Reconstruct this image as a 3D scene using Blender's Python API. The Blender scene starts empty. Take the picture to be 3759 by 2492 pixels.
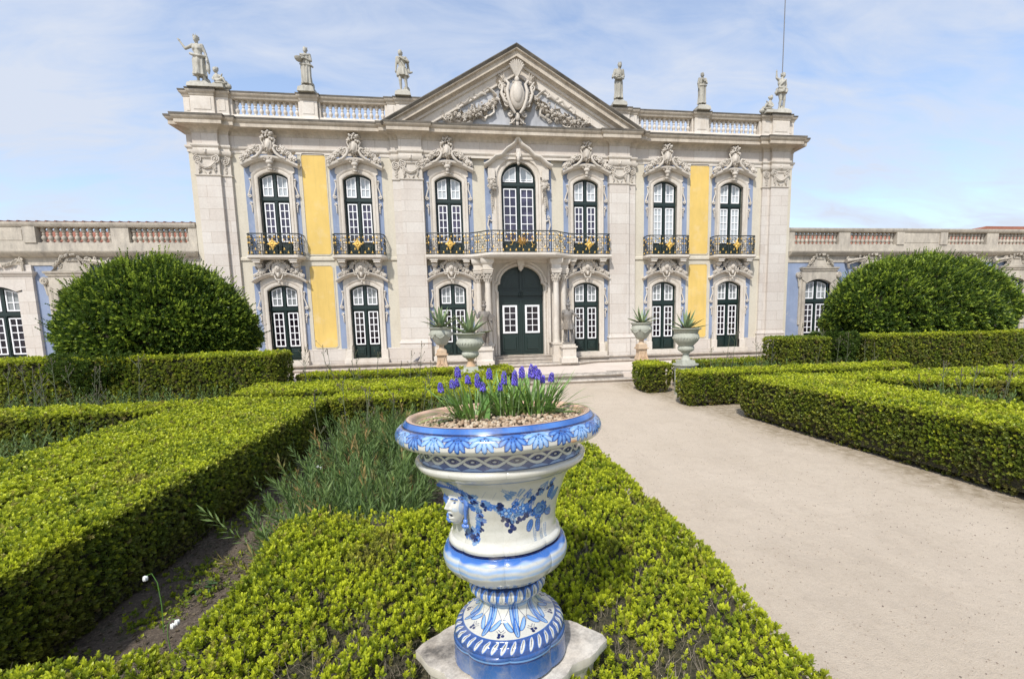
import bpy, math, random
import numpy as np
from mathutils import Vector, Matrix, noise as mnoise
PI=math.pi; rad=math.radians
rng=np.random.default_rng(11); random.seed(7)
S=bpy.context.scene; COL=S.collection
# ------------------------------------------------------------------ helpers
def tag(o,label=None,cat=None,group=None,kind=None):
    if label: o['label']=label
    if cat: o['category']=cat
    if group: o['group']=group
    if kind: o['kind']=kind
    return o
def link(o,parent=None):
    COL.objects.link(o)
    if parent is not None: o.parent=parent
    return o
def empty(name,loc=(0,0,0),rot=(0,0,0)):
    o=bpy.data.objects.new(name,None); o.empty_display_size=.1
    o.location=loc; o.rotation_euler=rot; return link(o)
def dup(o,parent=None,loc=None,rot=None,scale=None,deep=True):
    c=o.copy(); COL.objects.link(c)
    if parent is not None: c.parent=parent
    if loc is not None: c.location=loc
    if rot is not None: c.rotation_euler=rot
    if scale is not None: c.scale=scale
    if deep:
        for ch in list(o.children): dup(ch,c)
    return c
class MB:
    def __init__(s): s.v=[]; s.f=[]
    def add(s,vs,fs):
        n=len(s.v); s.v.extend([tuple(map(float,p)) for p in vs]); s.f.extend([tuple(i+n for i in f) for f in fs]); return s
    def box(s,x0,x1,y0,y1,z0,z1,tx=0,ty=0):
        return s.add([(x0,y0,z0),(x1,y0,z0),(x1,y1,z0),(x0,y1,z0),(x0+tx,y0+ty,z1),(x1-tx,y0+ty,z1),(x1-tx,y1-ty,z1),(x0+tx,y1-ty,z1)],
            [(3,2,1,0),(4,5,6,7),(0,1,5,4),(1,2,6,5),(2,3,7,6),(3,0,4,7)])
    def bev(s,x0,x1,y0,y1,z0,z1,b=.01):   # box whose front (-y) edges are chamfered
        return s.add([(x0,y1,z0),(x1,y1,z0),(x1,y1,z1),(x0,y1,z1),(x0,y0+b,z0),(x1,y0+b,z0),(x1,y0+b,z1),(x0,y0+b,z1),
                      (x0+b,y0,z0+b),(x1-b,y0,z0+b),(x1-b,y0,z1-b),(x0+b,y0,z1-b)],
            [(0,1,5,4),(1,2,6,5),(2,3,7,6),(3,0,4,7),(4,5,9,8),(5,6,10,9),(6,7,11,10),(7,4,8,11),(8,9,10,11)])
    def prism(s,poly,y0,y1):              # xz outline extruded along y
        n=len(poly); vs=[(x,y0,z) for x,z in poly]+[(x,y1,z) for x,z in poly]
        return s.add(vs,[tuple(range(n)),tuple(range(2*n-1,n-1,-1))]+[(i,(i+n),(i+1)%n+n,(i+1)%n) for i in range(n)])
    def slab(s,poly,z0,z1):               # xy outline extruded along z
        n=len(poly); vs=[(x,y,z0) for x,y in poly]+[(x,y,z1) for x,y in poly]
        return s.add(vs,[tuple(range(n-1,-1,-1)),tuple(range(n,2*n))]+[(i,(i+1)%n,(i+1)%n+n,i+n) for i in range(n)])
    def sweep(s,path,prof,closed=False,cap=True):   # path in xz, prof=(offset along left normal, depth d -> y=-d)
        n=len(path); rows=[]
        for i,(x,z) in enumerate(path):
            a=path[(i-1)%n] if (closed or i>0) else path[i]; b=path[(i+1)%n] if (closed or i<n-1) else path[i]
            p=path[i]
            def nn(u,w):
                dx,dz=w[0]-u[0],w[1]-u[1]; L=math.hypot(dx,dz) or 1; return (-dz/L,dx/L)
            n1=nn(a,p) if a!=p else nn(p,b); n2=nn(p,b) if b!=p else n1
            mx,mz=n1[0]+n2[0],n1[1]+n2[1]; L=math.hypot(mx,mz) or 1; mx/=L; mz/=L
            k=1/max(.45,mx*n1[0]+mz*n1[1])
            rows.append([(x+mx*o*k,-d,z+mz*o*k) for o,d in prof])
        m=len(prof); vs=[q for r in rows for q in r]; fs=[]
        for i in range(n if closed else n-1):
            for j in range(m-1):
                a=i*m+j; b=((i+1)%n)*m+j; fs.append((a,a+1,b+1,b))
        if cap and not closed: fs+= [tuple(range(m-1,-1,-1)),tuple((n-1)*m+j for j in range(m))]
        return s.add(vs,fs)
    def sweepH(s,path,prof,cap=True):      # plan path (x,y) left->right, outward = -y side; prof=(out,z)
        n=len(path); rows=[]
        for i,p in enumerate(path):
            a=path[i-1] if i else p; b=path[i+1] if i<n-1 else p
            def nn(u,w):
                dx,dy=w[0]-u[0],w[1]-u[1]; L=math.hypot(dx,dy) or 1; return (dy/L,-dx/L)
            n1=nn(a,p) if a!=p else nn(p,b); n2=nn(p,b) if b!=p else n1
            mx,my=n1[0]+n2[0],n1[1]+n2[1]; L=math.hypot(mx,my) or 1; mx/=L; my/=L
            k=1/max(.5,mx*n1[0]+my*n1[1])
            rows.append([(p[0]+mx*o*k,p[1]+my*o*k,z) for o,z in prof])
        m=len(prof); vs=[q for r in rows for q in r]; fs=[]
        for i in range(n-1):
            for j in range(m-1):
                a=i*m+j; b=(i+1)*m+j; fs.append((a,b,b+1,a+1))
        if cap: fs+=[tuple(range(m)),tuple((n-1)*m+j for j in range(m-1,-1,-1))]
        return s.add(vs,fs)
    def tube(s,pts,r,n=6,r1=None,flat=1.0):
        P=[Vector(p) for p in pts]; m=len(P); vs=[]; ref=None
        for i,p in enumerate(P):
            t=(P[min(i+1,m-1)]-P[max(i-1,0)]);
            if t.length<1e-9: t=Vector((0,0,1))
            t.normalize()
            if ref is None: ref=t.orthogonal().normalized()
            ref=(ref-t*ref.dot(t));
            if ref.length<1e-6: ref=t.orthogonal()
            ref.normalize(); bn=t.cross(ref)
            rr=r[i] if isinstance(r,(list,tuple)) else (r if r1 is None else r+(r1-r)*i/(m-1))
            for k in range(n):
                a=2*PI*k/n; vs.append(p+ref*(math.cos(a)*rr)+bn*(math.sin(a)*rr*flat))
        fs=[(i*n+k,i*n+(k+1)%n,(i+1)*n+(k+1)%n,(i+1)*n+k) for i in range(m-1) for k in range(n)]
        fs+=[tuple(range(n-1,-1,-1)),tuple((m-1)*n+k for k in range(n))]
        return s.add(vs,fs)
    def lathe(s,prof,n=24,c=(0,0,0),mod=None,sx=1,sy=1,a0=0):   # prof=(r,z)
        vs=[]
        for r,z in prof:
            for k in range(n):
                a=2*PI*k/n+a0; rr=r*(mod(a,z) if mod else 1); vs.append((c[0]+rr*math.cos(a)*sx,c[1]+rr*math.sin(a)*sy,c[2]+z))
        m=len(prof); fs=[(i*n+k,i*n+(k+1)%n,(i+1)*n+(k+1)%n,(i+1)*n+k) for i in range(m-1) for k in range(n)]
        fs+=[tuple(range(n-1,-1,-1)),tuple((m-1)*n+k for k in range(n))]
        return s.add(vs,fs)
    def ball(s,c,r,n=8,m=6,rot=None,jit=0):
        if not isinstance(r,(tuple,list)): r=(r,r,r)
        vs=[]
        for i in range(1,m):
            ph=PI*i/m
            for k in range(n):
                a=2*PI*k/n; j=1+jit*(random.random()-.5)
                vs.append(Vector((math.sin(ph)*math.cos(a)*r[0]*j,math.sin(ph)*math.sin(a)*r[1]*j,math.cos(ph)*r[2]*j)))
        vs+= [Vector((0,0,r[2])),Vector((0,0,-r[2]))]
        if rot is not None: vs=[rot@v for v in vs]
        vs=[v+Vector(c) for v in vs]; T=len(vs)-2
        fs=[(i*n+k,(i+1)*n+k,(i+1)*n+(k+1)%n,i*n+(k+1)%n) for i in range(m-2) for k in range(n)]
        fs+=[(T,k,(k+1)%n) for k in range(n)]+[(T+1,(m-2)*n+(k+1)%n,(m-2)*n+k) for k in range(n)]
        return s.add(vs,fs)
    def cap(s,p0,r0,p1,r1,n=10):
        s.ball(p0,r0,n,8); s.ball(p1,r1,n,8); return s.tube([p0,p1],r0,n,r1)
    # ---- carving vocabulary, all relative to a wall facing -y
    def spiral(s,x,z,r,turns=1.5,sgn=1,th=.03,d=.1,a0=PI/2,n=18,dd=.0):
        pts=[]
        for i in range(n+1):
            t=i/n; rr=r*(1-.82*t); a=a0+sgn*t*turns*2*PI
            pts.append((x+rr*math.cos(a),-d-dd*t,z+rr*math.sin(a)))
        s.tube(pts,th,6,th*.6); s.ball((x,-d-dd,z),th*1.3,6,5); return s
    def flower(s,x,z,r,d=.1):
        s.ball((x,-d-r*.35,z),r*.42,6,5)
        a0=random.random()*2
        for k in range(5):
            a=a0+2*PI*k/5
            s.ball((x+math.cos(a)*r*.62,-d-r*.1,z+math.sin(a)*r*.62),(r*.42,r*.3,r*.42),6,4)
        return s
    def leaf(s,x,z,a,L,w,d=.1,lift=.04,curl=0):
        ca,sa=math.cos(a),math.sin(a); vs=[]; n=5
        for i in range(n+1):
            t=i/n; ww=w*math.sin(PI*min(1,t*.9+.08))**.8*(1 if i<n else .1); bend=curl*t*t*L
            cx=x+ca*L*t-sa*bend; cz=z+sa*L*t+ca*bend; dd=d+lift*math.sin(PI*t*.8)
            vs+= [(cx-sa*-ww,-d*.6-lift*.2,cz+ca*-ww),(cx,-dd-w*.5,cz),(cx-sa*ww,-d*.6-lift*.2,cz+ca*ww)]
        fs=[]
        for i in range(n): fs+=[(3*i,3*i+1,3*i+4,3*i+3),(3*i+1,3*i+2,3*i+5,3*i+4)]
        return s.add(vs,fs)
    def build(s,name,mat,parent=None,smooth=False,at=None):
        me=bpy.data.meshes.new(name); me.from_pydata(s.v,[],s.f); me.update()
        if mat: me.materials.append(mat)
        if smooth:
            me.polygons.foreach_set('use_smooth',[True]*len(me.polygons))
            if smooth!='all':
                try: me.set_sharp_from_angle(angle=rad(smooth if smooth>1 else 38))
                except Exception: pass
        o=bpy.data.objects.new(name,me); link(o,parent)
        if at is not None: o.location=at
        return o
def remesh(mb,name,mat,voxel,parent=None,at=None,it=3):
    o=mb.build('tmp',None)
    m=o.modifiers.new('r','REMESH'); m.mode='VOXEL'; m.voxel_size=voxel
    k=o.modifiers.new('s','SMOOTH'); k.iterations=it; k.factor=.5
    dg=bpy.context.evaluated_depsgraph_get(); me=bpy.data.meshes.new_from_object(o.evaluated_get(dg))
    bpy.data.objects.remove(o); me.name=name; me.materials.clear(); me.materials.append(mat)
    me.polygons.foreach_set('use_smooth',[True]*len(me.polygons))
    r=bpy.data.objects.new(name,me); link(r,parent)
    if at is not None: r.location=at
    return r
def np_mesh(name,V,F,mat,parent=None,attr=None,smooth=True,nv=None):
    """V (n,3), F (m,k) all faces with k corners; attr (n,4) colour"""
    me=bpy.data.meshes.new(name); n=len(V); m,k=F.shape
    me.vertices.add(n); me.vertices.foreach_set('co',np.ascontiguousarray(V,np.float32).ravel())
    me.loops.add(m*k); me.loops.foreach_set('vertex_index',np.ascontiguousarray(F,np.int32).ravel())
    me.polygons.add(m); me.polygons.foreach_set('loop_start',np.arange(0,m*k,k,dtype=np.int32))
    me.polygons.foreach_set('use_smooth',np.full(m,smooth))
    me.update(calc_edges=True)
    if attr is not None:
        a=me.color_attributes.new('tint','FLOAT_COLOR','POINT'); a.data.foreach_set('color',np.ascontiguousarray(attr,np.float32).ravel())
    me.materials.append(mat); o=bpy.data.objects.new(name,me); return link(o,parent)
# ------------------------------------------------------------------ materials
class NT:
    def __init__(s,name):
        s.m=bpy.data.materials.new(name); s.m.use_nodes=True; s.t=s.m.node_tree; s.b=s.t.nodes['Principled BSDF']; s.pos=None
    def n(s,ty,**k):
        x=s.t.nodes.new(ty)
        for a,v in k.items():
            if a.startswith('_'): x.inputs[a[1:].replace('_',' ')].default_value=v
            else: setattr(x,a,v)
        return x
    def l(s,a,b): s.t.links.new(a,b)
    def P(s):
        if s.pos is None: s.pos=s.n('ShaderNodeNewGeometry').outputs['Position']
        return s.pos
    def noise(s,scale,detail=5,rough=.6,vec=None,stretch=None,dist=0):
        x=s.n('ShaderNodeTexNoise',_Scale=scale,_Detail=detail,_Roughness=rough,_Distortion=dist); v=vec or s.P()
        if stretch:
            mp=s.n('ShaderNodeMapping'); mp.inputs['Scale'].default_value=stretch; s.l(v,mp.inputs['Vector']); v=mp.outputs[0]
        s.l(v,x.inputs['Vector']); return x.outputs['Fac']
    def ramp(s,fac,stops):
        r=s.n('ShaderNodeValToRGB'); e=r.color_ramp.elements
        while len(e)<len(stops): e.new(.5)
        for i,(p,c) in enumerate(stops):
            e[i].position=p; e[i].color=c if len(c)==4 else (*c,1)
        s.l(fac,r.inputs['Fac']); return r.outputs['Color']
    def mix(s,fac,a,b,mode='MIX'):
        x=s.n('ShaderNodeMix',data_type='RGBA',blend_type=mode)
        for sock,v in ((x.inputs[0],fac),(x.inputs[6],a),(x.inputs[7],b)):
            if hasattr(v,'is_output'): s.l(v,sock)
            elif isinstance(v,(int,float)): sock.default_value=v
            else: sock.default_value=(*v,1)
        return x.outputs[2]
    def math(s,op,a,b=0,c=None):
        x=s.n('ShaderNodeMath',operation=op)
        for i,v in enumerate((a,b) if c is None else (a,b,c)):
            if hasattr(v,'is_output'): s.l(v,x.inputs[i])
            else: x.inputs[i].default_value=v
        return x.outputs[0]
    def sep(s,v=None):
        x=s.n('ShaderNodeSeparateXYZ'); s.l(v or s.P(),x.inputs[0]); return x.outputs
    def bump(s,h,strength=.3,dist=.01):
        x=s.n('ShaderNodeBump',_Strength=strength,_Distance=dist); s.l(h,x.inputs['Height']); s.l(x.outputs[0],s.b.inputs['Normal'])
    def col(s,c):
        if hasattr(c,'is_output'): s.l(c,s.b.inputs['Base Color'])
        else: s.b.inputs['Base Color'].default_value=(*c,1)
        return s
    def r(s,v): s.b.inputs['Roughness'].default_value=v; return s
def plain(name,c,rough=.6,metal=0,var=.0,scale=6,bump=0):
    t=NT(name); t.r(rough); t.b.inputs['Metallic'].default_value=metal
    if var:
        f=t.noise(scale); t.col(t.mix(f,tuple(x*(1-var) for x in c),tuple(min(1,x*(1+var)) for x in c)))
    else: t.col(c)
    if bump: t.bump(t.noise(scale*8,6),bump,.01)
    return t.m
def stone(name,c,c2,stain=(.30,.24,.17),amt=.35,joint=None,dirt=0,rough=.75):
    t=NT(name); t.r(rough)
    big=t.noise(1.1,6,.65); fine=t.noise(14,6,.7)
    k=t.mix(t.ramp(big,[(.35,(0,0,0)),(.65,(1,1,1))]),c,c2)
    k=t.mix(t.ramp(t.noise(2.3,7,.7,stretch=(1.2,1,.35)),[(.54,(0,0,0)),(.78,(amt,amt,amt))]),k,stain)
    k=t.mix(t.ramp(t.noise(1.0,8,.72,stretch=(6,6,.22)),[(.55,(0,0,0)),(.80,(.5*amt+.08,)*3)]),k,tuple(x*.8 for x in stain))
    k=t.mix(.24,k,t.ramp(fine,[(.3,(.25,.22,.19)),(.7,(.9,.86,.8))]),'MULTIPLY')
    if joint:
        w,h,mo=joint; br=t.n('ShaderNodeTexBrick'); br.inputs['Scale'].default_value=1; br.inputs['Brick Width'].default_value=w; br.inputs['Row Height'].default_value=h
        br.inputs['Mortar Size'].default_value=mo; br.inputs['Color1'].default_value=(1,1,1,1); br.inputs['Color2'].default_value=(.90,.87,.85,1); br.inputs['Mortar'].default_value=(.62,.56,.5,1); br.offset=.5
        se=t.sep(); cb=t.n('ShaderNodeCombineXYZ'); t.l(se[0],cb.inputs[0]); t.l(se[2],cb.inputs[1]); t.l(cb.outputs[0],br.inputs['Vector'])
        k=t.mix(1.0,k,br.outputs['Color'],'MULTIPLY')
    if dirt:   # black weathering growth on upward faces
        g=t.n('ShaderNodeNewGeometry'); nz=t.sep(g.outputs['Normal'])[2]
        up=t.math('MAXIMUM',t.math('MULTIPLY_ADD',nz,.9,-.1),0)
        ns=t.ramp(t.noise(5,8,.75,stretch=(1,1,.4)),[(.40,(0,0,0)),(.66,(1,1,1))])
        f=t.math('MULTIPLY',t.math('ADD',up,.28*dirt),ns); k=t.mix(f,k,(.055,.05,.045))
    t.col(k); t.bump(fine,.35,.006); return t.m
M={}
M['stone']=stone('carved_limestone',(.69,.64,.57),(.60,.54,.46),stain=(.34,.26,.17),amt=.5)
M['ashlar']=stone('ashlar_limestone',(.67,.63,.575),(.61,.565,.51),stain=(.50,.39,.33),amt=.30,joint=(1.3,.42,.006))
M['cornice']=stone('weathered_cornice_stone',(.62,.55,.45),(.50,.43,.34),stain=(.22,.18,.13),amt=.7,dirt=1.0)
M['wingstone']=stone('grey_weathered_stone',(.61,.55,.45),(.47,.42,.35),stain=(.2,.19,.17),amt=.75,dirt=1.1)
M['stucco']=stone('cream_stucco',(.63,.585,.48),(.58,.53,.43),stain=(.42,.37,.28),amt=.45,rough=.9)
M['frieze']=stone('frieze_slabs',(.63,.58,.52),(.56,.51,.45),stain=(.40,.30,.2),amt=.4,joint=(1.02,3,.006))
M['ornament']=stone('greyish_carving',(.65,.595,.52),(.54,.49,.42),stain=(.22,.17,.12),amt=.35,dirt=.15)
M['capping']=stone('blackened_capping',(.075,.068,.055),(.19,.165,.13),stain=(.03,.03,.028),amt=.9,dirt=.5)
M['statue']=stone('lichened_marble',(.54,.52,.45),(.37,.35,.29),stain=(.09,.075,.05),amt=.9,dirt=.55)
M['lead']=stone('grey_brown_lead',(.17,.17,.172),(.22,.185,.145),stain=(.09,.09,.095),amt=.6,rough=.6)
M['pedestal']=stone('warm_sandstone',(.55,.36,.21),(.58,.47,.34),stain=(.42,.30,.2),amt=.5)
M['urn']=stone('greenish_marble',(.50,.51,.43),(.42,.43,.36),stain=(.25,.26,.17),amt=.6,dirt=.2)
M['step']=stone('worn_step_stone',(.62,.56,.48),(.50,.44,.37),stain=(.22,.18,.15),amt=.5,joint=(1.9,9,.006),dirt=.25)
def paint(name,c,var,sc):
    t=NT(name); t.r(.9); f=t.noise(sc,7,.65,stretch=(1,1,.5))
    k=t.mix(t.ramp(f,[(.3,(0,0,0)),(.7,(1,1,1))]),tuple(x*(1-var) for x in c),tuple(min(1,x*(1+var)) for x in c))
    k=t.mix(t.ramp(t.noise(3.1,8,.7),[(.60,(0,0,0)),(.74,(.4,.4,.4))]),k,(.5,.47,.44)) if name=='blue_limewash' else k
    run=t.ramp(t.noise(1.0,7,.7,stretch=(7,7,.28)),[(.52,(0,0,0)),(.74,(.32,.32,.32))]); k=t.mix(run,k,tuple(x*.55+.03 for x in c))
    k=t.mix(t.ramp(t.noise(2.1,6,.6),[(.54,(0,0,0)),(.68,(.30,.30,.30))]),k,tuple(min(1,x*.6+.28) for x in c))
    t.col(k); t.bump(t.noise(40,4),.2,.004); return t.m
M['blue']=paint('blue_limewash',(.225,.275,.385),.16,1.6)
M['yellow']=paint('ochre_yellow_limewash',(.66,.46,.135),.11,1.2)
M['tymp']=paint('grey_blue_render',(.38,.385,.395),.35,1.3)
M['tympwash']=paint('blue_limewash_faded',(.30,.34,.45),.2,2)
M['green']=plain('dark_green_paint',(.0085,.022,.0185),.42,var=.15,scale=3)
M['white']=plain('white_window_paint',(.80,.80,.80),.45)
M['iron']=plain('dark_wrought_iron',(.022,.028,.026),.5)
M['gold']=plain('gilding',(.66,.42,.11),.42,metal=.55)
M['tile']=plain('terracotta_tile',(.30,.115,.07),.85,var=.4,scale=9)
M['tiledark']=plain('weathered_tile',(.17,.075,.055),.9,var=.5,scale=12)
def glass(name,c,rough=.06,curt=None):
    t=NT(name); t.r(rough)
    if curt:
        w=t.n('ShaderNodeTexWave',_Scale=9.0,_Distortion=1.5); t.l(t.P(),w.inputs['Vector'])
        t.col(t.mix(w.outputs['Fac'],c,curt))
    else: t.col(t.mix(t.ramp(t.noise(2.6,2,.4),[(.45,(0,0,0)),(.62,(1,1,1))]),c,tuple(x*1.9+.012 for x in c)))  # lighter noise patches paint varied pane reflections into the glass colour
    t.b.inputs['Specular IOR Level'].default_value=.5; return t.m
M['glass_dark']=glass('dark_window_glass',(.008,.005,.009))
M['glass_up']=glass('upper_window_glass',(.034,.030,.052))
M['glass_curtain']=glass('curtained_glass',(.22,.235,.235),.15,(.27,.285,.28))
M['glass_blind']=glass('blind_behind_glass',(.40,.43,.44),.15,(.45,.48,.49))
CAMP=[1650.0,-1.9936778,-19.190026,1.6146146,-0.1373514862,-0.114793665,0.020081934,94.6206,106.7669]   # f(px of 3759), x,y,z, yaw,pitch,roll, principal point offset
CAMR=Matrix.Rotation(CAMP[4],3,'Z')@Matrix.Rotation(CAMP[5],3,'X')@Matrix.Rotation(CAMP[6],3,'Y')
SKYS=.15; CLOUD=(2.75,3.0,3.5,1); EXPO=0.78
# ------------------------------------------------------------------ palace
palace=empty('palace',(0,0,0)); tag(palace,'two-storey cream palace front with pediment, blue and yellow panels and green doors','palace')
def part(mb,name,mat,parent=palace,smooth=False,label=None,at=None):
    o=mb.build(name,mat,parent,smooth,at)
    if label: o['label']=label
    return o
def arch(x,hw,spring,top,n=14,ell=True):
    """points from right spring to left spring over the arch"""
    return [(x+hw*math.cos(PI*i/n),spring+(top-spring)*math.sin(PI*i/n)) for i in range(n+1)] if ell else seg(x,hw,spring,top,n)
def seg(x,hw,spring,top,n=12):
    h=top-spring; R=(hw*hw+h*h)/(2*h); a=math.asin(min(1,hw/R)); cz=top-R
    return [(x+R*math.sin(a-2*a*i/n),cz+R*math.cos(a-2*a*i/n)) for i in range(n+1)]
def panel(mb,x0,x1,z0,z1,ops,y0=0,depth=.3):
    """front sheet at y0 with openings (x,hw,z0,arch pts right->left); reveals go back by depth"""
    xs=x0
    for (ox,hw,oz0,A) in sorted(ops,key=lambda o:o[0]):
        a=ox-hw; b=ox+hw
        if a>xs+1e-4: mb.add([(xs,y0,z0),(a,y0,z0),(a,y0,z1),(xs,y0,z1)],[(0,1,2,3)])
        if oz0>z0+1e-4:
            mb.add([(a,y0,z0),(b,y0,z0),(b,y0,oz0),(a,y0,oz0)],[(0,1,2,3)])
            mb.add([(a,y0,oz0),(b,y0,oz0),(b,y0+depth,oz0),(a,y0+depth,oz0)],[(0,1,2,3)])
        P=A[::-1]
        for p,q in zip(P[:-1],P[1:]):
            mb.add([(p[0],y0,p[1]),(q[0],y0,q[1]),(q[0],y0,z1),(p[0],y0,z1)],[(0,1,2,3)])
            mb.add([(p[0],y0,p[1]),(p[0],y0+depth,p[1]),(q[0],y0+depth,q[1]),(q[0],y0,q[1])],[(0,1,2,3)])
        zl=P[0][1]
        mb.add([(a,y0,oz0),(a,y0+depth,oz0),(a,y0+depth,zl),(a,y0,zl)],[(0,1,2,3)])
        mb.add([(b,y0,oz0),(b,y0,zl),(b,y0+depth,zl),(b,y0+depth,oz0)],[(0,1,2,3)])
        xs=b
    if x1>xs+1e-4: mb.add([(xs,y0,z0),(x1,y0,z0),(x1,y0,z1),(xs,y0,z1)],[(0,1,2,3)])
WX=[-9.44,-6.36,-2.84,2.84,6.36,9.44]
def opL(x): return (x,.555,.06,seg(x,.555,2.83,3.036))
def opU(x): return (x,.54,4.13,seg(x,.54,7.09,7.305))
DOOR=(0,.97,0.0,arch(0,.97,2.84,3.737,18)); CEN=(0,.715,4.2,arch(0,.715,7.17,7.90,16))
w=MB(); D0=.32
panel(w,-12.32,12.32,-.4,3.9,[opL(x) for x in WX]+[DOOR],0,D0)
panel(w,-12.32,12.32,3.9,8.22,[opU(x) for x in WX]+[CEN],0,D0)
w.box(-12.32,12.32,D0,1.0,-.4,9.4)                                    # mass behind the openings
w.add([(-12.32,0,-.4),(-12.32,0,8.22),(-12.32,D0,8.22),(-12.32,D0,-.4)],[(0,1,2,3)]); w.add([(12.32,0,-.4),(12.32,D0,-.4),(12.32,D0,8.22),(12.32,0,8.22)],[(0,1,2,3)])
w.box(-12.32,-12.318,.9,7,-.4,9.2); w.box(12.318,12.32,.9,7,-.4,9.2)
part(w,'wall',M['stucco'])
# painted panels
PB=.006
def bluepanel(x0,x1,z0,z1,op,nm='blue_panel'):
    m=MB(); panel(m,x0,x1,z0,z1,[op],-PB,PB); part(m,nm,M['blue'])
for sx in (-1,1):
    for (xc,a,b) in ((9.44,8.52,10.46),(6.36,5.42,7.37)):
        bluepanel(min(sx*a,sx*b),max(sx*a,sx*b),4.16,7.98,opU(sx*xc)); bluepanel(min(sx*a,sx*b),max(sx*a,sx*b),.48,3.78,opL(sx*xc))
    a,b=(1.88,3.80); bluepanel(min(sx*a,sx*b),max(sx*a,sx*b),4.16,7.98,opU(sx*2.84)); bluepanel(min(sx*a,sx*b),max(sx*a,sx*b),.48,3.78,opL(sx*2.84))
    def notch(x0,x1,z0,z1,c=.07): return [(x0+c,z0),(x1-c,z0),(x1,z0+c),(x1,z1-c),(x1-c,z1),(x0+c,z1),(x0,z1-c),(x0,z0+c)]
    for z0,z1 in ((.55,3.775),(4.235,7.98)):
        x0,x1=sorted((sx*7.505,sx*8.367)); m=MB(); m.prism(notch(x0,x1,z0,z1),-PB,0); part(m,'yellow_panel',M['yellow'])
        m=MB(); m.sweep(notch(x0-.012,x1+.012,z0-.012,z1+.012)[::-1],[(0,0),(0,.02),(.03,.02),(.03,0)],closed=True); part(m,'panel_border',M['stucco'])
bluepanel(-1.38,1.38,4.16,7.98,CEN)
# dado
m=MB()
for a,b in ((-10.86,-10.27),(-8.6,-7.2),(-5.53,-4.99),(4.99,5.53),(7.2,8.6),(10.27,10.86),(-12.36,-12.02),(12.02,12.36)):
    m=MB(); m.bev(a,b,-.045,0,-.28,.47,.01); part(m,'dado',M['ashlar'])
m=MB()   # string course between the storeys
for a,b in ((-10.86,-10.45),(-8.5,-7.4),(-5.38,-4.99),(4.99,5.38),(7.4,8.5),(10.45,10.86)):
    m=MB(); m.sweepH([(a,0),(b,0)],[(0,3.98),(.035,3.985),(.05,4.0),(.05,4.09),(.03,4.12),(0,4.12)]); part(m,'string_course',M['stucco'])
# pilasters
def volute(m,x,z,s,d):
    pts=[]
    for i in range(23):
        t=i/22; r=.158*(1-.85*t); a=PI/2-s*t*2.2*2*PI; pts.append((x+r*math.cos(a),-d-.02*t,z+r*math.sin(a)))
    m.tube(pts,.024,6,.014); m.ball((x,-d-.02,z),(.03,.03,.03),8,6)
    m.tube([(x,-d+.10,z),(x,-d+.02,z)],.145,16)
def pilaster(x0,x1,d,x2,d2):     # main x0..x1 depth d, secondary between x1/x0 and x2 (towards the bay)
    o=MB(); lo,hi=min(x0,x1),max(x0,x1)
    o.box(lo,hi,-d,0,.76,7.12)
    i=x1 if abs(x2-x1)<abs(x2-x0) else x0
    s0,s1=sorted((i,x2)); s0+=.001; s1-=.001; o.box(s0,s1,-d2,0,.76,7.12)
    root=part(o,'pilaster',M['ashlar'])
    b=MB(); k=[(0,-.28),(.05,-.28),(.05,.56),(.03,.58),(.055,.61),(.07,.65),(.055,.69),(.03,.71),(.03,.74),(0,.77)]
    fa=-1 if i==lo else 1
    if fa<0: path=[(x2,0),(x2,-d2),(lo,-d2),(lo,-d),(hi,-d),(hi,0)]
    else: path=[(lo,0),(lo,-d),(hi,-d),(hi,-d2),(x2,-d2),(x2,0)]
    b.sweepH(path,k,cap=False); b.box(lo+.001,hi-.001,-d+.002,0,-.28,.765); part(b,'pilaster_base',M['ashlar'],root)
    b=MB(); b.sweepH(path,[(0,7.06),(.03,7.07),(.04,7.10),(.02,7.13),(0,7.13)],cap=False)
    b.sweepH(path,[(0,7.78),(.03,7.80),(.07,7.86),(.08,7.93),(.08,7.965),(0,7.965)],cap=False); b.box(lo+.001,hi-.001,-d,0,7.12,7.96); b.box(s0,s1,-d2,0,7.12,7.96)
    volute(b,lo+.12,7.66,-1,d+.03); volute(b,hi-.12,7.66,1,d+.03); volute(b,(s0+s1)/2,7.62,-fa*-1,d2+.03)
    cx=(lo+hi)/2
    for k_ in range(-6,7): b.ball((cx+k_*.035,-d-.03,7.72),(.014,.02,.05),6,5)
    for k_ in range(-9,10):
        t=k_/9; px=cx+t*.27; pz=7.36+.16*t*t
        b.flower(px,pz,.058,d+.04)
        if abs(k_)>=8:
            for q in range(5): b.flower(px+random.uniform(-.03,.03),pz-.04-.05*q,.05*(1-.1*q),d+.03)
    for q in (-1,1): b.leaf(cx+q*.2,7.3,-PI/2+q*.5,.2,.035,d+.01); b.leaf(cx+q*.12,7.24,-PI/2-q*.6,.14,.03,d+.01)
    for q in range(6): b.flower((s0+s1)/2+random.uniform(-.03,.03),7.5-.06*q,.045,d2+.01)
    b.leaf(cx,7.88,PI/2-.5,.12,.03,d+.06); b.leaf(cx,7.88,PI/2+.5,.12,.03,d+.06); b.ball((cx,-d-.09,7.89),(.05,.04,.07),8,6)
    part(b,'capital',M['ornament'],root,smooth=40)
    return root
for sx in (-1,1):
    pilaster(sx*11.19,sx*12.02,.22,sx*10.86,.10); pilaster(sx*3.82,sx*4.68,.22,sx*4.99,.10)
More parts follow.
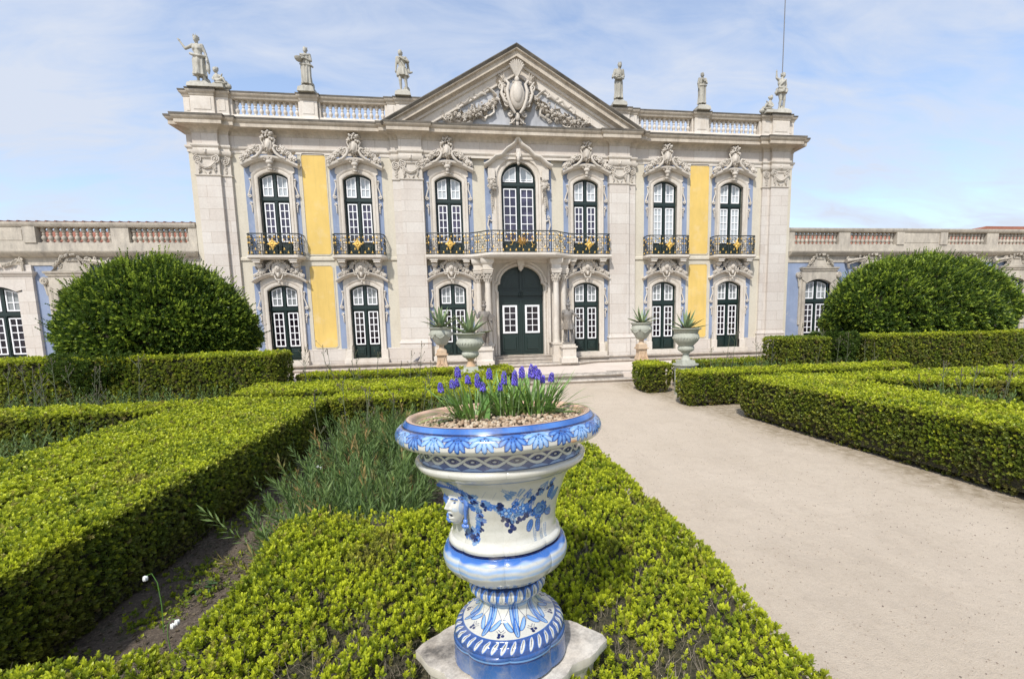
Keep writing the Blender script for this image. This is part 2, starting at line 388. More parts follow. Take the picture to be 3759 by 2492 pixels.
# entablature
E_path=[(-12.32,.6),(-12.32,-.02),(-12.02,-.02),(-12.02,-.22),(-11.19,-.22),(-11.19,-.10),(-10.86,-.10),(-10.86,0),(-4.99,0),(-4.99,-.10),(-4.68,-.10),(-4.68,-.24),(-3.82,-.24),(-3.82,-.15)]
E_path=E_path+[(-x,y) for x,y in E_path[::-1]]
m=MB(); m.sweepH(E_path,[(0,7.97),(.02,7.97),(.02,8.07),(.05,8.10),(.07,8.14),(.07,8.19),(.0,8.20)]); part(m,'architrave',M['stone'])
m=MB(); m.sweepH(E_path,[(.0,8.19),(.012,8.20),(.012,8.60),(0,8.60)]); part(m,'frieze',M['frieze'])
cv=[(0,8.58),(.03,8.59),(.03,8.62)]+[(.03+.27*(1-math.cos(PI/2*i/6)),8.62+.15*math.sin(PI/2*i/6)) for i in range(1,7)]
m=MB(); m.sweepH(E_path,cv+[(.32,8.78),(.37,8.79),(.37,8.92),(.40,8.94)]+[(.40+.05*math.sin(PI/2*i/4),8.94+.10*i/4) for i in range(1,5)]+[(.45,9.06),(0,9.07)])
part(m,'cornice',M['cornice'])
m=MB(); m.sweepH(E_path,[(.40,9.03),(.462,9.035),(.470,9.10),(.44,9.11),(.0,9.13)]); part(m,'cornice_capping',M['capping'])
m=MB(); m.box(-12.2,12.2,.3,7,9.06,9.10); part(m,'roof_deck',M['cornice'])
# attic balustrade
bal_prof=[(.055,0),(.055,.04),(.03,.06),(.03,.08),(.045,.12),(.06,.17),(.055,.22),(.03,.27),(.03,.30),(.04,.31),(.04,.335),(.028,.35),(.03,.38),(.055,.42),(.06,.46),(.04,.50),(.055,.51),(.055,.55)]
def baluster(parent,x,y,z,h,src=[None]):
    if src[0] is None:
        b=MB(); b.lathe(bal_prof,10); o=part(b,'baluster',M['stone'],parent,smooth=50); src[0]=o
    else: o=src[0].copy(); COL.objects.link(o); o.parent=parent; o.name='baluster'
    o.location=(x,y,z); o.scale=(1.28,1.28,h/.55); return o
Wp=palace
A_path=[(-12.32,.5),(-12.32,0),(-12.0,0),(-12.0,-.16),(-11.2,-.16),(-11.2,-.08),(-10.75,-.08),(-10.75,0),(-8.24,0),(-8.24,-.1),(-7.62,-.1),(-7.62,0),(-5.05,0),(-5.05,-.08),(-4.7,-.08),(-4.7,-.16),(-3.8,-.16),(-3.8,0)]
BA={}
for sgn in (-1,1):
    m=MB(); base=MB(); cp=MB()
    pth=A_path if sgn<0 else [(-x,y) for x,y in A_path[::-1]]
    base.sweepH(pth,[(0,9.04),(.10,9.05),(.10,9.10),(.03,9.26),(0,9.36)],cap=False)
    base.box(*sorted((sgn*12.32,sgn*3.8)),.0,.34,9.05,9.36)
    m.sweepH(pth,[(0,9.90),(.02,9.92),(.04,9.98),(.08,10.02),(.10,10.06),(.10,10.10),(0,10.12)],cap=False)
    m.box(*sorted((sgn*12.32,sgn*3.8)),.0,.34,9.90,10.12)
    for a,b,d in ((12.319,12.0,0),(12.0,11.2,.16),(11.2,10.75,.08),(8.24,7.62,.1),(5.05,4.7,.08),(4.7,3.8,.16),(10.76,10.66,0.0),(7.60,7.54,0.0),(8.33,8.25,0),(5.16,5.06,0)):
        base.box(*sorted((sgn*a,sgn*b)),-d,.339,9.36,9.905)
        if a-b>.3: base.bev(*sorted((sgn*(a-.1),sgn*(b+.1))),-d-.015,-d,9.42,9.86,.012)
    m.box(*sorted((sgn*12.32,sgn*12.1)),.34,4,9.88,10.12); base.box(*sorted((sgn*12.32,sgn*12.1)),.34,4,9.05,9.89)
    cp.sweepH(pth,[(.06,10.085),(.112,10.09),(.118,10.145),(.09,10.155),(0,10.16)],cap=False); cp.box(*sorted((sgn*12.3,sgn*3.8)),.0,.35,10.125,10.16)
    ba=part(base,'attic_parapet',M['stone']); BA[sgn]=ba; part(m,'attic_rail',M['cornice'],ba); part(cp,'rail_capping',M['capping'],ba)
for sgn in (-1,1):
    ba=BA[sgn]
    for a,b,n in ((10.66,8.33,11),(7.54,5.16,11)):
        for i in range(n): baluster(ba,sgn*(a-(a-b)*(i+.5)/n),.15,9.36,.545)
# pediment
ped=MB(); R0=(-5.15,9.10); RA=(0,12.02)
def offs(t): return [(-5.18+0,9.10),(0,12.02),(5.18,9.10)]
tri=MB(); tri.add([(-4.6,-.12,9.06),(4.6,-.12,9.06),(0,-.12,11.75)],[(0,1,2)]); tri.box(-3.8,3.8,-.11,.4,9.0,9.3)
pedo=part(tri,'pediment',M['tymp'])
rk=MB(); pth=[(-5.20,9.045),(0,12.06),(5.20,9.045)]
# depth profile, offsets measured inward (negative = below)
rk.sweep(pth,[(0,-1.2),(0,.64),(-.10,.60),(-.13,.50),(-.30,.50),(-.32,.40),(-.36,.32),(-.36,-.3)],cap=False)
part(rk,'raking_cornice',M['cornice'],pedo)
rk=MB(); rk.sweep([(-5.25,9.03),(0,12.075),(5.25,9.03)],[(.03,-1.0),(.03,.66),(-.0,.665),(-.085,.615),(-.085,.5)],cap=False); part(rk,'raking_capping',M['capping'],pedo)
rk=MB(); pth2=[(-4.95,8.80),(0,11.68),(4.95,8.80)]
rk.sweep([(-4.62,8.98),(0,11.66),(4.62,8.98)],[(0,.0),(0,.30),(-.10,.30),(-.12,.22),(-.42,.22),(-.44,.20),(-.44,.0)],cap=False)
part(rk,'raking_moulding',M['stone'],pedo)
# window joinery ------------------------------------------------------------
def joinery(kind,gup,glo,parent,x,label):
    """kind 'U','L','W' ; built around x=0 then moved"""
    if kind=='L': hw,z0,sp,tp=.555,.06,2.83,3.036; tz=(2.03,2.19); sash=(.62,1.97); cols=2; rows=5
    elif kind=='U': hw,z0,sp,tp=.54,4.13,7.09,7.305; tz=(6.26,6.40); sash=(4.72,6.20); cols=2; rows=5
    elif kind=='C': hw,z0,sp,tp=.715,4.2,7.17,7.90; tz=(6.98,7.12); sash=(4.78,6.90); cols=2; rows=6
    else: hw,z0,sp,tp=.64,.0,2.86,3.06; tz=(2.02,2.16); sash=(.6,1.95); cols=2; rows=5
    Y=.17
    j=MB(); f=.055
    A=(arch if kind=='C' else seg)(0,hw,sp,tp,12)
    P=[(hw,z0)]+A+[(-hw,z0)]; 
    j.sweep(P,[(0,-Y-.1),(0,-Y+.05),(f,-Y+.05),(f,-Y-.1)],cap=False)           # outer frame (left normal points inward)
    j.box(-hw,hw,Y-.06,Y+.04,tz[0],tz[1]); j.box(-hw+.02,hw-.02,Y-.075,Y-.06,tz[0]+.03,tz[1]-.03)
    j.box(-.05,.05,Y-.055,Y+.03,z0,tz[0]); j.box(-.02,.02,Y-.075,Y-.055,z0,tz[0]-.02); j.box(-.05,.05,Y-.055,Y+.03,tz[1],tp-.01)
    j.prism([(hw-.01,z0)]+[(a*.985,b-.01) for a,b in A]+[(-hw+.01,z0)],Y+.02,Y+.05)                # backing leaf
    pz=sash[0]-.07
    for s in (-1,1):
        x0,x1=sorted((s*.09,s*(hw-.1)))
        if kind!='C' or True:
            h=(pz-z0)
            j.bev(x0,x1,Y-.03,Y+.02,z0+.09,pz-.02,.02); 
            if h>.4: j.bev(x0+.07,x1-.07,Y-.05,Y-.03,z0+.17,pz-.1,.02)
    J=j.build('window',M['green'],parent); J.location=(x,0,0)
    if label: J['label']=label
    # white sashes
    def sashmb(x0,x1,z0_,z1_,c,r,top=None):
        s=MB(); t=.040; g=.016
        zt=(lambda xx:z1_) if top is None else top
        s.box(x0,x0+t,Y-.045,Y,z0_,zt(x0)); s.box(x1-t,x1,Y-.045,Y,z0_,zt(x1)); s.box(x0+t,x1-t,Y-.044,Y,z0_,z0_+t*1.15)
        if top is None: s.box(x0+t,x1-t,Y-.044,Y,z1_-t,z1_)
        else:
            n=6
            for i in range(n):
                a=x0+(x1-x0)*i/n; b=x0+(x1-x0)*(i+1)/n
                s.add([(a,Y-.046,top(a)-t),(b,Y-.046,top(b)-t),(b,Y-.046,top(b)),(a,Y-.046,top(a)),(a,Y,top(a)-t),(b,Y,top(b)-t),(b,Y,top(b)),(a,Y,top(a))],[(0,1,2,3),(4,5,1,0),(3,2,6,7)])
        for i in range(1,c):
            xx=x0+(x1-x0)*i/c; s.box(xx-g,xx+g,Y-.038,Y,z0_+t,zt(xx)-t*.9)
        for i in range(1,r):
            zz=z0_+(min(zt(x0),zt(x1))-z0_)*i/r; s.box(x0+t,x1-t,Y-.036,Y,zz-g,zz+g)
        return s
    for s in (-1,1):
        x0,x1=sorted((s*.085,s*(hw-.09)))
        o=sashmb(x0,x1,sash[0],sash[1],cols,rows).build('sash',M['white'],J)
        g=MB(); g.box(x0+.03,x1-.03,Y-.012,Y+.01,sash[0]+.03,sash[1]-.03); g.build('glass_pane',glo,J)
        R=(hw*hw+(tp-sp)**2)/(2*(tp-sp))
        if kind=='C': tf=lambda xx:7.17+.60*math.sqrt(max(0.0,1-(xx/.66)**2))
        else: tf=lambda xx:tp-R+math.sqrt(max(0,R*R-xx*xx))-.075
        o=sashmb(x0,x1,tz[1]+.04,0,2,2,tf).build('transom_sash',M['white'],J)
        g=MB(); n=8; 
        for i in range(n):
            a=x0+.03+(x1-x0-.06)*i/n; b=x0+.03+(x1-x0-.06)*(i+1)/n
            g.add([(a,Y-.012,tz[1]+.06),(b,Y-.012,tz[1]+.06),(b,Y-.012,tf(b)-.02),(a,Y-.012,tf(a)-.02)],[(0,1,2,3)])
        g.build('glass_pane',gup,J)
    return J
protoL=joinery('L',M['glass_curtain'],M['glass_dark'],palace,WX[0],None)
for x in WX[1:]: dup(protoL,palace,(x,0,0))
protoU=joinery('U',M['glass_blind'],M['glass_up'],palace,WX[0],None)
for x in WX[1:4]: dup(protoU,palace,(x,0,0))
pU2=joinery('U',M['glass_blind'],M['glass_blind'],palace,WX[4],'upper window with drawn white blinds'); dup(pU2,palace,(WX[5],0,0))
joinery('C',M['glass_blind'],M['glass_up'],palace,0,'tall round-arched central window')
# surrounds and hoods -------------------------------------------------------
def surround(kind):
    if kind=='U': hw,z0,sp,tp=.54,4.13,7.09,7.305
    else: hw,z0,sp,tp=.555,.06,2.83,3.036
    A=seg(0,hw,sp,tp,12); P=[(-hw,z0)]+A[::-1]+[(hw,z0)]    # left->right, left normal = outward
    s=MB(); s.sweep(P,[(0,-.10),(0,.05),(.035,.07),(.10,.07),(.11,.05),(.12,.05),(.175,.09),(.21,.10),(.22,.0)],cap=True)
    z1=z0
    if kind=='L': s.bev(-.83,-.555,-.12,0,-.12,.42,.01); s.bev(.555,.83,-.12,0,-.12,.42,.01); s.box(-.86,.86,-.26,.0,-.12,.058); s.box(-.83,.83,-.21,-.0,-.02,.059)
    root=s.build('window_surround',M['stone'],palace,35)
    # side consoles: long S scroll with drop
    zc=sp-.25
    for q in (-1,1):
        c=MB()
        X=q*(hw+.285)
        c.spiral(X+q*.02,zc-.42,.085,1.3,-q,.022,.07,a0=PI/2); c.spiral(X,zc-.70,.06,1.2,q,.02,.06,a0=-PI/2)
        c.tube([(X-q*.02,-.05,zc+.15),(X-q*.04,-.07,zc-.05),(X+q*.03,-.07,zc-.25),(X+q*.07,-.07,zc-.42)],.025,6)
        for i in range(4): c.ball((X-q*.01,-.05,zc-.80-.07*i),(.035-.005*i,.03,.04),6,5)
        c.ball((X-q*.02,-.06,zc+.18),(.05,.05,.04),6,5)
        c.build('side_scroll',M['stone'],root,45)
    h=MB()
    if kind=='U':
        P=[];tips=.98
        for i in range(25):
            x=-tips+2*tips*i/24; P.append((x,7.42+.30*(1-(abs(x)/tips)**1.7)))
        h.sweep(P,[(0,.02),(0,.16),(.03,.20),(.05,.27),(.09,.29),(.12,.29),(.12,.0)],cap=True)
        h.prism([(-.80,7.30),(-.80,7.42)]+[(x,z+.01) for x,z in P if abs(x)<.75]+[(.80,7.42),(.80,7.30)]+[(a,b+.02) for a,b in A if abs(a)<.56],-.052,0)
    else:
        P=seg(0,.95,3.10,3.42,20)[::-1]
        h.sweep(P,[(0,.02),(0,.14),(.03,.18),(.04,.25),(.08,.28),(.11,.28),(.11,.0)],cap=True)
        h.prism([(-.78,2.9),(-.78,3.16)]+[(x,z+.01) for x,z in P if abs(x)<.7]+[(.78,3.16),(.78,2.9)]+[(a,b+.02) for a,b in A if abs(a)<.6],-.052,0)
    h.build('hood',M['stone'],root,30)
    # carved crest
    o=MB()
    if kind=='U':
        for q in (-1,1):
            pts=[(q*.62,-.26,7.74),(q*.48,-.28,7.86),(q*.34,-.30,7.92),(q*.27,-.31,8.05),(q*.33,-.31,8.15)]
            o.tube([(q*.95,-.24,7.55),(q*.8,-.25,7.64),(q*.62,-.26,7.74)],.035,6); 
            # big S shoulder rising to the top
            S_=[(q*.60,-.27,7.72),(q*.42,-.29,7.78),(q*.27,-.30,7.92),(q*.20,-.30,8.08),(q*.27,-.30,8.18),(q*.36,-.30,8.15)]
            o.tube(S_,[.05,.055,.055,.05,.045,.03],7)
            o.spiral(q*.40,8.06,.10,1.2,q,.03,.28,a0=PI/2)
            o.tube([(q*.26,-.2,8.0),(q*.17,-.2,8.25),(q*.24,-.2,8.42),(q*.16,-.22,8.50)],[.05,.04,.04,.025],7)
            o.spiral(q*.19,8.46,.075,1.1,-q,.024,.2,a0=-PI/2)
            for i in range(22):
                t=random.random(); x=q*(.44+.50*t); z=7.66+.40*(1-t)+random.uniform(-.04,.13)*(1-t*.5)
                o.flower(x,z,random.uniform(.07,.11),.22+random.random()*.08)
            for i in range(7):
                o.leaf(q*random.uniform(.45,.85),random.uniform(7.62,7.95),random.uniform(.1,1.4) if q>0 else PI-random.uniform(.1,1.4),random.uniform(.12,.2),.03,.22)
            o.leaf(q*.9,7.60,-PI/2+q*1.25,.17,.035,.2); o.flower(q*.93,7.56,.05,.2)
        for i in range(40):   # leafy crown
            a=random.uniform(-.5,PI+.5); r=random.uniform(.05,.23); o.ball((r*math.cos(a),-.2-random.random()*.1,8.50+r*math.sin(a)),(.045,.05,.045),6,5,jit=.4)
        for i in range(9):
            a=PI*(i+.5)/9; o.leaf(.04*math.cos(a),8.52,a,random.uniform(.20,.29),.045,.2)
        o.ball((0,-.20,8.22),(.17,.10,.26),10,8,jit=.12); o.ball((0,-.27,8.2),(.08,.06,.15),8,6)
        for i in range(5): o.tube([(-.10+.05*i,-.25,8.0),(-.14+.07*i,-.29,8.25),(-.10+.05*i,-.25,8.42)],.016,5)
        for i in range(12): o.leaf(random.uniform(-.2,.2),random.uniform(7.85,8.05),random.uniform(0,PI),.12,.03,.26)
        # keystone vase with satyr-like bunch
        o.ball((0,-.24,7.60),(.13,.10,.09),10,7); o.ball((0,-.22,7.48),(.075,.09,.10),8,7); o.ball((0,-.20,7.36),(.09,.06,.05),8,6)
        for q in (-1,1):
            o.spiral(q*.11,7.38,.055,1.1,q,.018,.16); o.leaf(q*.06,7.66,PI/2+q*-.9,.15,.035,.24); o.spiral(q*.14,7.70,.05,1,-q,.016,.24)
        for i in range(7): o.flower(random.uniform(-.13,.13),7.72+random.uniform(-.04,.05),.05,.26)
    else:
        # cartouche with a face under a ruffled crown
        o.ball((0,-.22,3.66),(.26,.10,.27),14,10)
        o.ball((0,-.30,3.66),(.105,.09,.135),12,10)                                    # head
        o.ball((0,-.395,3.655),(.018,.03,.035),6,5); o.ball((0,-.37,3.60),(.032,.02,.012),6,4)
        for q in (-1,1):
            o.ball((q*.04,-.375,3.69),(.02,.015,.012),6,4); o.ball((q*.045,-.36,3.63),(.03,.03,.03),6,5)
            o.tube([(q*.10,-.28,3.80),(q*.16,-.28,3.70),(q*.12,-.28,3.55),(q*.18,-.27,3.45)],.03,6)
            o.spiral(q*.24,3.47,.09,1.2,q,.03,.24); o.tube([(q*.26,-.22,3.85),(q*.34,-.22,3.70),(q*.27,-.24,3.52)],[.035,.03,.03],6)
            o.tube([(q*.16,-.24,3.42),(q*.10,-.27,3.25),(0,-.28,3.22)],.03,6)
            for i in range(24):
                t=random.random(); x=q*(.36+.54*t); z=3.36+.30*(1-t)**1.3+random.uniform(-.04,.12)*(1-.6*t)
                o.flower(x,z,random.uniform(.055,.08),.20+random.random()*.09)
            for i in range(8): o.leaf(q*random.uniform(.35,.8),random.uniform(3.35,3.62),(.3+random.random()) if q>0 else PI-.3-random.random(),.15,.03,.2)
        for i in range(11):
            a=PI*(i)/10; x=.33*math.cos(a); z=3.72+.25*math.sin(a)
            o.ball((x,-.24,z),(.055,.07,.055),8,6,jit=.25); o.leaf(x*.9,z,a,.12,.035,.24)
        for i in range(24):
            a=random.uniform(-.15,PI+.15); r=random.uniform(.24,.42); o.flower(r*math.cos(a),3.70+r*.85*math.sin(a),.058,.24)
        for i in range(14): a=PI*i/13; o.ball((.11*math.cos(a),-.30,3.74+.09*math.sin(a)),(.03,.035,.03),6,5,jit=.3)
        o.ball((0,-.26,3.14),(.045,.045,.055),8,6); o.ball((0,-.30,3.42),(.06,.04,.10),8,6)
    o.build('carved_crest',M['ornament'],root,60)
    return root
sL=surround('L'); sU=surround('U')
for i,x in enumerate(WX):
    if i==0: sL.location=(x,0,0); sU.location=(x,0,0)
    else: dup(sL,palace,(x,0,0)); dup(sU,palace,(x,0,0))
# central window surround
s=MB(); A=arch(0,.715,7.17,7.90,16); P=[(-.715,4.2)]+A[::-1]+[(.715,4.2)]
s.sweep(P,[(0,-.1),(0,.08),(.05,.10),(.10,.10),(.12,.07),(.20,.12),(.22,.0)],cap=True)
for q in (-1,1):
    s.box(*sorted((q*.93,q*1.12)),-.07,0,4.3,7.2)
    s.tube([(q*1.10,-.05,5.55),(q*1.26,-.06,5.62),(q*1.30,-.06,5.40),(q*1.22,-.06,5.15),(q*1.18,-.06,4.5)],.035,6); s.spiral(q*1.25,5.72,.07,1.1,q,.022,.06)
cs=s.build('window_surround',M['stone'],palace,35); cs['label']='ogee-topped surround of the central window'
h=MB(); pts=[(-1.36,7.62),(-1.30,7.64),(-1.12,7.74),(-.98,7.86),(-.86,7.96),(-.74,7.98),(-.62,8.02),(-.50,8.16),(-.38,8.28),(-.22,8.38),(-.10,8.46),(0,8.62)]
pts=pts+[(-x,z) for x,z in pts[-2::-1]]
h.sweep(pts,[(0,.02),(0,.22),(.02,.26),(.05,.34),(.09,.37),(.13,.37),(.13,.0)],cap=True)
h.prism([(-1.22,7.22),(-1.22,7.66)]+[(x,z+.01) for x,z in pts if abs(x)<1.15]+[(1.22,7.66),(1.22,7.22)]+[(a*1.25,b+.14) for a,b in A],-.14,0)
h.build('hood',M['stone'],cs,30)
o=MB(); o.box(-.10,.10,-.36,-.1,8.02,8.32,.02); o.ball((0,-.30,8.02),(.08,.1,.22),10,8); o.ball((0,-.26,7.80),(.06,.08,.09),8,6); o.build('keystone',M['stone'],cs,60)
for q in (-1,1):
    o=MB(); o.box(*sorted((q*.96,q*1.24)),-.24,0,7.18,7.58)
    o.ball((q*1.09,-.20,7.0),(.13,.09,.17),12,9,jit=.2); o.spiral(q*1.22,6.93,.09,1.2,q,.03,.16); o.spiral(q*.98,7.05,.08,1.1,-q,.03,.2)
    for i in range(30): o.flower(q*1.09+random.uniform(-.15,.15),7.0+random.uniform(-.22,.18),.055,.20+random.random()*.1)
    for i in range(9): o.flower(q*1.10+random.uniform(-.02,.02),6.70-.085*i,.075-.005*i,.09)
    o.leaf(q*1.12,6.8,-PI/2+.15,.8,.05,.05); o.leaf(q*1.05,6.8,-PI/2-.15,.6,.04,.05)
    for i in range(5): o.flower(q*1.10,5.90-.09*i+.35,.055-.006*i,.08)
    o.leaf(q*1.02,6.75,-PI/2,.5,.04,.06)
    o.build('carved_bracket',M['ornament'],cs,60)
# central bay plain strips next to the centre window (cream)
# ------------------------------------------------------------------ tympanum carving
o=MB()
def T(x,z): return x,z
o.ball((0,-.42,10.28),(.30,.20,.52),18,14); o.ball((0,-.52,10.33),(.21,.16,.40),16,12)     # shield
for q in (-1,1):
    o.tube([(q*.10,-.45,9.62),(q*.26,-.48,9.85),(q*.36,-.48,10.15),(q*.40,-.46,10.45),(q*.33,-.44,10.72),(q*.45,-.42,10.85)],[.05,.07,.06,.07,.06,.05],8)
    o.tube([(q*.25,-.40,9.95),(q*.50,-.38,10.10),(q*.62,-.36,10.40),(q*.55,-.34,10.65),(q*.70,-.33,10.85)],[.05,.07,.06,.05,.04],7)
    o.spiral(q*.50,10.30,.14,1.3,q,.045,.36); o.spiral(q*.40,9.98,.11,1.3,-q,.04,.36); o.spiral(q*.30,9.62,.12,1.3,q,.04,.34); o.spiral(q*.16,9.36,.09,1.2,-q,.035,.30)
    o.spiral(q*.62,10.62,.11,1.2,-q,.035,.34); o.tube([(q*.05,-.35,9.5),(q*.22,-.33,9.30),(q*.32,-.3,9.28)],.035,6)
    for i in range(7):
        a=.2+i*.24; x0=q*.50;z0=10.72
        o.leaf(x0+q*.04*i*.3,z0,(a if q>0 else PI-a),.42-.03*abs(i-3),.04,.30,curl=.2*q)
    for i in range(3): o.tube([(q*(.38+.05*i),-.3,10.85),(q*(.50+.07*i),-.3,11.05),(q*(.52+.12*i),-.3,11.22-.04*i)],[.035,.03,.01],5)
    for i in range(9): o.leaf(q*(.30+.03*i),9.95+.08*i,(-.3-.05*i if q>0 else PI+.3+.05*i),.28,.04,.26,curl=-.2*q)
    for i in range(9): o.flower(q*random.uniform(.42,.66),random.uniform(10.35,10.85),.06,.34)
    for i in range(5): o.leaf(q*.10,9.62-.05*i,(-.5-.2*i if q>0 else PI+.5+.2*i),.24,.035,.28)
for i in range(9):
    a=PI*(.12+.76*i/8); o.tube([(0,-.42,10.95),(math.cos(a)*.12,-.46,11.10+.05*math.sin(a)),(math.cos(a)*.24,-.50,11.24+.20*math.sin(a)*1.2),(math.cos(a)*.30,-.56,11.28+.24*math.sin(a)*1.2)],[.03,.04,.055,.03],7)
o.ball((0,-.42,10.88),(.10,.09,.13),10,8); o.ball((0,-.40,10.72),(.16,.12,.12),10,8,jit=.2)
for i in range(8): o.flower(random.uniform(-.15,.15),random.uniform(10.62,10.82),.055,.46)
o.ball((0,-.36,9.52),(.10,.08,.16),10,8); o.ball((0,-.30,9.30),(.07,.06,.12),8,6)
cart=o.build('cartouche',M['ornament'],pedo,60)
for q in (-1,1):
    o=MB(); A=(.70,10.25); B=(2.85,9.42)
    for i in range(300):
        t=random.random()**.85; sag=-.24*math.sin(PI*t); w_=.06+.09*math.sin(PI*min(1,t*1.05))
        x=A[0]+(B[0]-A[0])*t+random.gauss(0,w_*.5); z=A[1]+(B[1]-A[1])*t+sag+random.gauss(0,w_*.75)
        if random.random()<.5: o.flower(q*x,z,random.uniform(.045,.075),.16+random.random()*.14)
        else: o.leaf(q*x,z,random.uniform(0,2*PI),random.uniform(.12,.2),.03,.2+random.random()*.1)
    def rib(pts,r=.032): o.tube([(q*x,-.22,z) for x,z in pts],r,6,flat=1.8)
    rib([(.80,10.35),(.98,10.52),(1.15,10.62),(1.30,10.50),(1.22,10.38),(1.40,10.42),(1.55,10.30),(1.68,10.36)])
    rib([(1.72,10.18),(1.86,10.24),(1.95,10.08),(2.08,9.98),(2.22,10.06),(2.35,9.90),(2.30,9.78)])
    rib([(2.85,9.45),(2.72,9.30),(2.55,9.26),(2.4,9.36),(2.2,9.27),(2.0,9.26),(1.85,9.33)])
    rib([(.85,10.2),(.95,9.9),(.92,9.72),(1.08,9.6),(1.2,9.58),(1.28,9.46)])
    o.spiral(q*2.90,9.55,.13,1.6,-q,.035,.2); 
    for i in range(6): o.flower(q*(1.30+.04*i%.1),9.42+.02*i,.05,.2); o.flower(q*1.68,10.36,.06,.2)
    o.build('garland',M['ornament'],pedo,60)
# ------------------------------------------------------------------ balconies and portal
def railing(path,z0,z1,parent,golds,step=.085):
    """path plan points; bars with scroll work; returns (iron object)"""
    m=MB(); g=MB(); L=[0]
    for a,b in zip(path[:-1],path[1:]): L.append(L[-1]+math.hypot(b[0]-a[0],b[1]-a[1]))
    tot=L[-1]
    def at(s):
        s=max(0,min(tot,s))
        for i in range(len(L)-1):
            if s<=L[i+1]+1e-9:
                t=(s-L[i])/(L[i+1]-L[i]); a,b=path[i],path[i+1]; return a[0]+(b[0]-a[0])*t,a[1]+(b[1]-a[1])*t
    def line(zs,r):
        n=max(2,int(tot/.12)); pts=sorted(set([tot*i/n for i in range(n+1)]+L)); m.tube([(*at(s),zs) for s in pts],r,5)
    line(z1,.024); line(z1-.16,.010); line(z0+.14,.010); line(z0+.03,.015); line((z0+z1)/2+.02,.008)
    n=int(round(tot/step))
    for i in range(n+1):
        s=tot*i/n; p=at(s); big=i%6==0
        if big: m.tube([(*p,z0),(*p,z1)],.016,5)
        else: m.tube([(*p,z0+.03),(*p,z1-.16 if i%2 else z1-.05)],.007,4)
    k=0; per=step*6
    for j in range(int(tot/per)):
        s0=j*per+per/2
        for zz,r,sg in ((z0+.30,.11,1),(z1-.30,.10,-1)):
            for q in (-1,1):
                pts=[]
                for i in range(11):
                    a=PI/2+q*sg*(i/10)*2*PI*1.2; rr=r*(1-.6*i/10); ss=s0+q*.12+rr*math.cos(a); pts.append((*at(ss),zz+rr*math.sin(a)))
                m.tube(pts,.011,4)
        pts=[(*at(s0-.2+.4*i/8),z1-.09+.045*math.sin(i/8*2*PI)) for i in range(9)]; m.tube(pts,.010,4)
        for ds,zz in ((0,z0+.22),(-.2,z0+.46),(.2,z0+.46),(0,z1-.24),(-.14,z0+.09),(.14,z0+.09),(.18,z1-.12),(-.18,z1-.12)):
            if golds:
                p=at(s0+ds); y=p[1]-.015
                g.ball((p[0],y,zz),(.022,.014,.04),5,4); g.ball((p[0],y,zz-.018),(.042,.012,.016),6,4)
                if abs(ds)<.15: g.ball((p[0],y,zz+.035),(.02,.012,.02),5,4)
    root=m.build('railing',M['iron'],parent,True); g.build('gilt_ornaments',M['gold'],root,True); return root
def star(parent,x,y,z,nr,R,r):
    m=MB(); 
    for k in range(nr):
        a=PI/2+2*PI*k/nr; LR=R*(1 if k%2==0 else .72)*(1.25 if k%(nr//4)==0 and abs(math.cos(a))<.1 else 1); w=2.3*r/nr*1.6
        c,s_=math.cos(a),math.sin(a); px,pz=-s_,c
        m.add([(x+c*r*.3,y-.05,z+s_*r*.3),(x+c*LR*.5+px*w,y-.02,z+s_*LR*.5+pz*w),(x+c*LR,y-.02,z+s_*LR),(x+c*LR*.5-px*w,y-.02,z+s_*LR*.5-pz*w),(x+c*LR*.45,y-.055,z+s_*LR*.45)],
              [(0,4,1),(1,4,2),(2,4,3),(3,4,0),(0,1,2,3)])
    m.ball((x,y-.03,z),(r*.42,.03,r*.42),10,6)
    if nr<=8:
        for k in range(8):
            a=2*PI*(k+.5)/8; m.ball((x+math.cos(a)*R*.45,y-.03,z+math.sin(a)*R*.45),(.035,.02,.035),6,5)
    o=m.build('gilt_rosette' if nr<=8 else 'gilt_sun',M['gold'],parent,30); return o
def corbel(parent,x):
    m=MB(); m.box(x-.13,x+.13,-.50,0,3.86,3.95,.03); m.box(x-.15,x+.15,-.52,0,3.93,3.99)
    m.prism([(x-.115,3.86),(x+.115,3.86),(x+.09,3.66),(x+.06,3.45),(x-.06,3.45),(x-.09,3.66)],-.18,0)
    m.ball((x,-.26,3.78),(.12,.14,.10),10,7); m.ball((x,-.20,3.60),(.09,.08,.14),9,7); m.ball((x,-.14,3.44),(.05,.06,.07),8,6)
    for q in (-1,1): m.spiral(x+q*.09,3.80,.05,1.1,q,.02,.32)
    m.build('corbel',M['stone'],parent,45)
def balcony(x):
    b=MB(); path=[(-.98,0),(-.98,-.40),(-.86,-.56),(.86,-.56),(.98,-.40),(.98,0)]
    b.sweepH(path,[(-.04,3.99),(-.02,4.0),(.0,4.03),(.03,4.05),(.03,4.12),(.0,4.135),(-.06,4.14)]); b.slab([(-.93,0),(-.93,-.39),(-.84,-.52),(.84,-.52),(.93,-.39),(.93,0)],3.985,4.138)
    root=b.build('balcony',M['stone'],palace,30)
    pr=[(-.95,-.01),(-.95,-.38),(-.84,-.52),(.84,-.52),(.95,-.38),(.95,-.01)]
    r_=railing(pr,4.14,4.93,root,True); r_.children[0]['label']='small gilded leaves scattered over the railing'
    m=MB(); m.tube([(.27*math.cos(a),-.53,4.54+.33*math.sin(a)) for a in [2*PI*i/20 for i in range(21)]],.011,4); m.build('oval_frame',M['iron'],root,True)
    star(root,0,-.55,4.54,8,.20,.12)
    for q in (-.66,.66): corbel(root,q)
    root.location=(x,0,0); return root
b0=balcony(WX[0])
for x in (WX[1],WX[4],WX[5]): dup(b0,palace,(x,0,0))
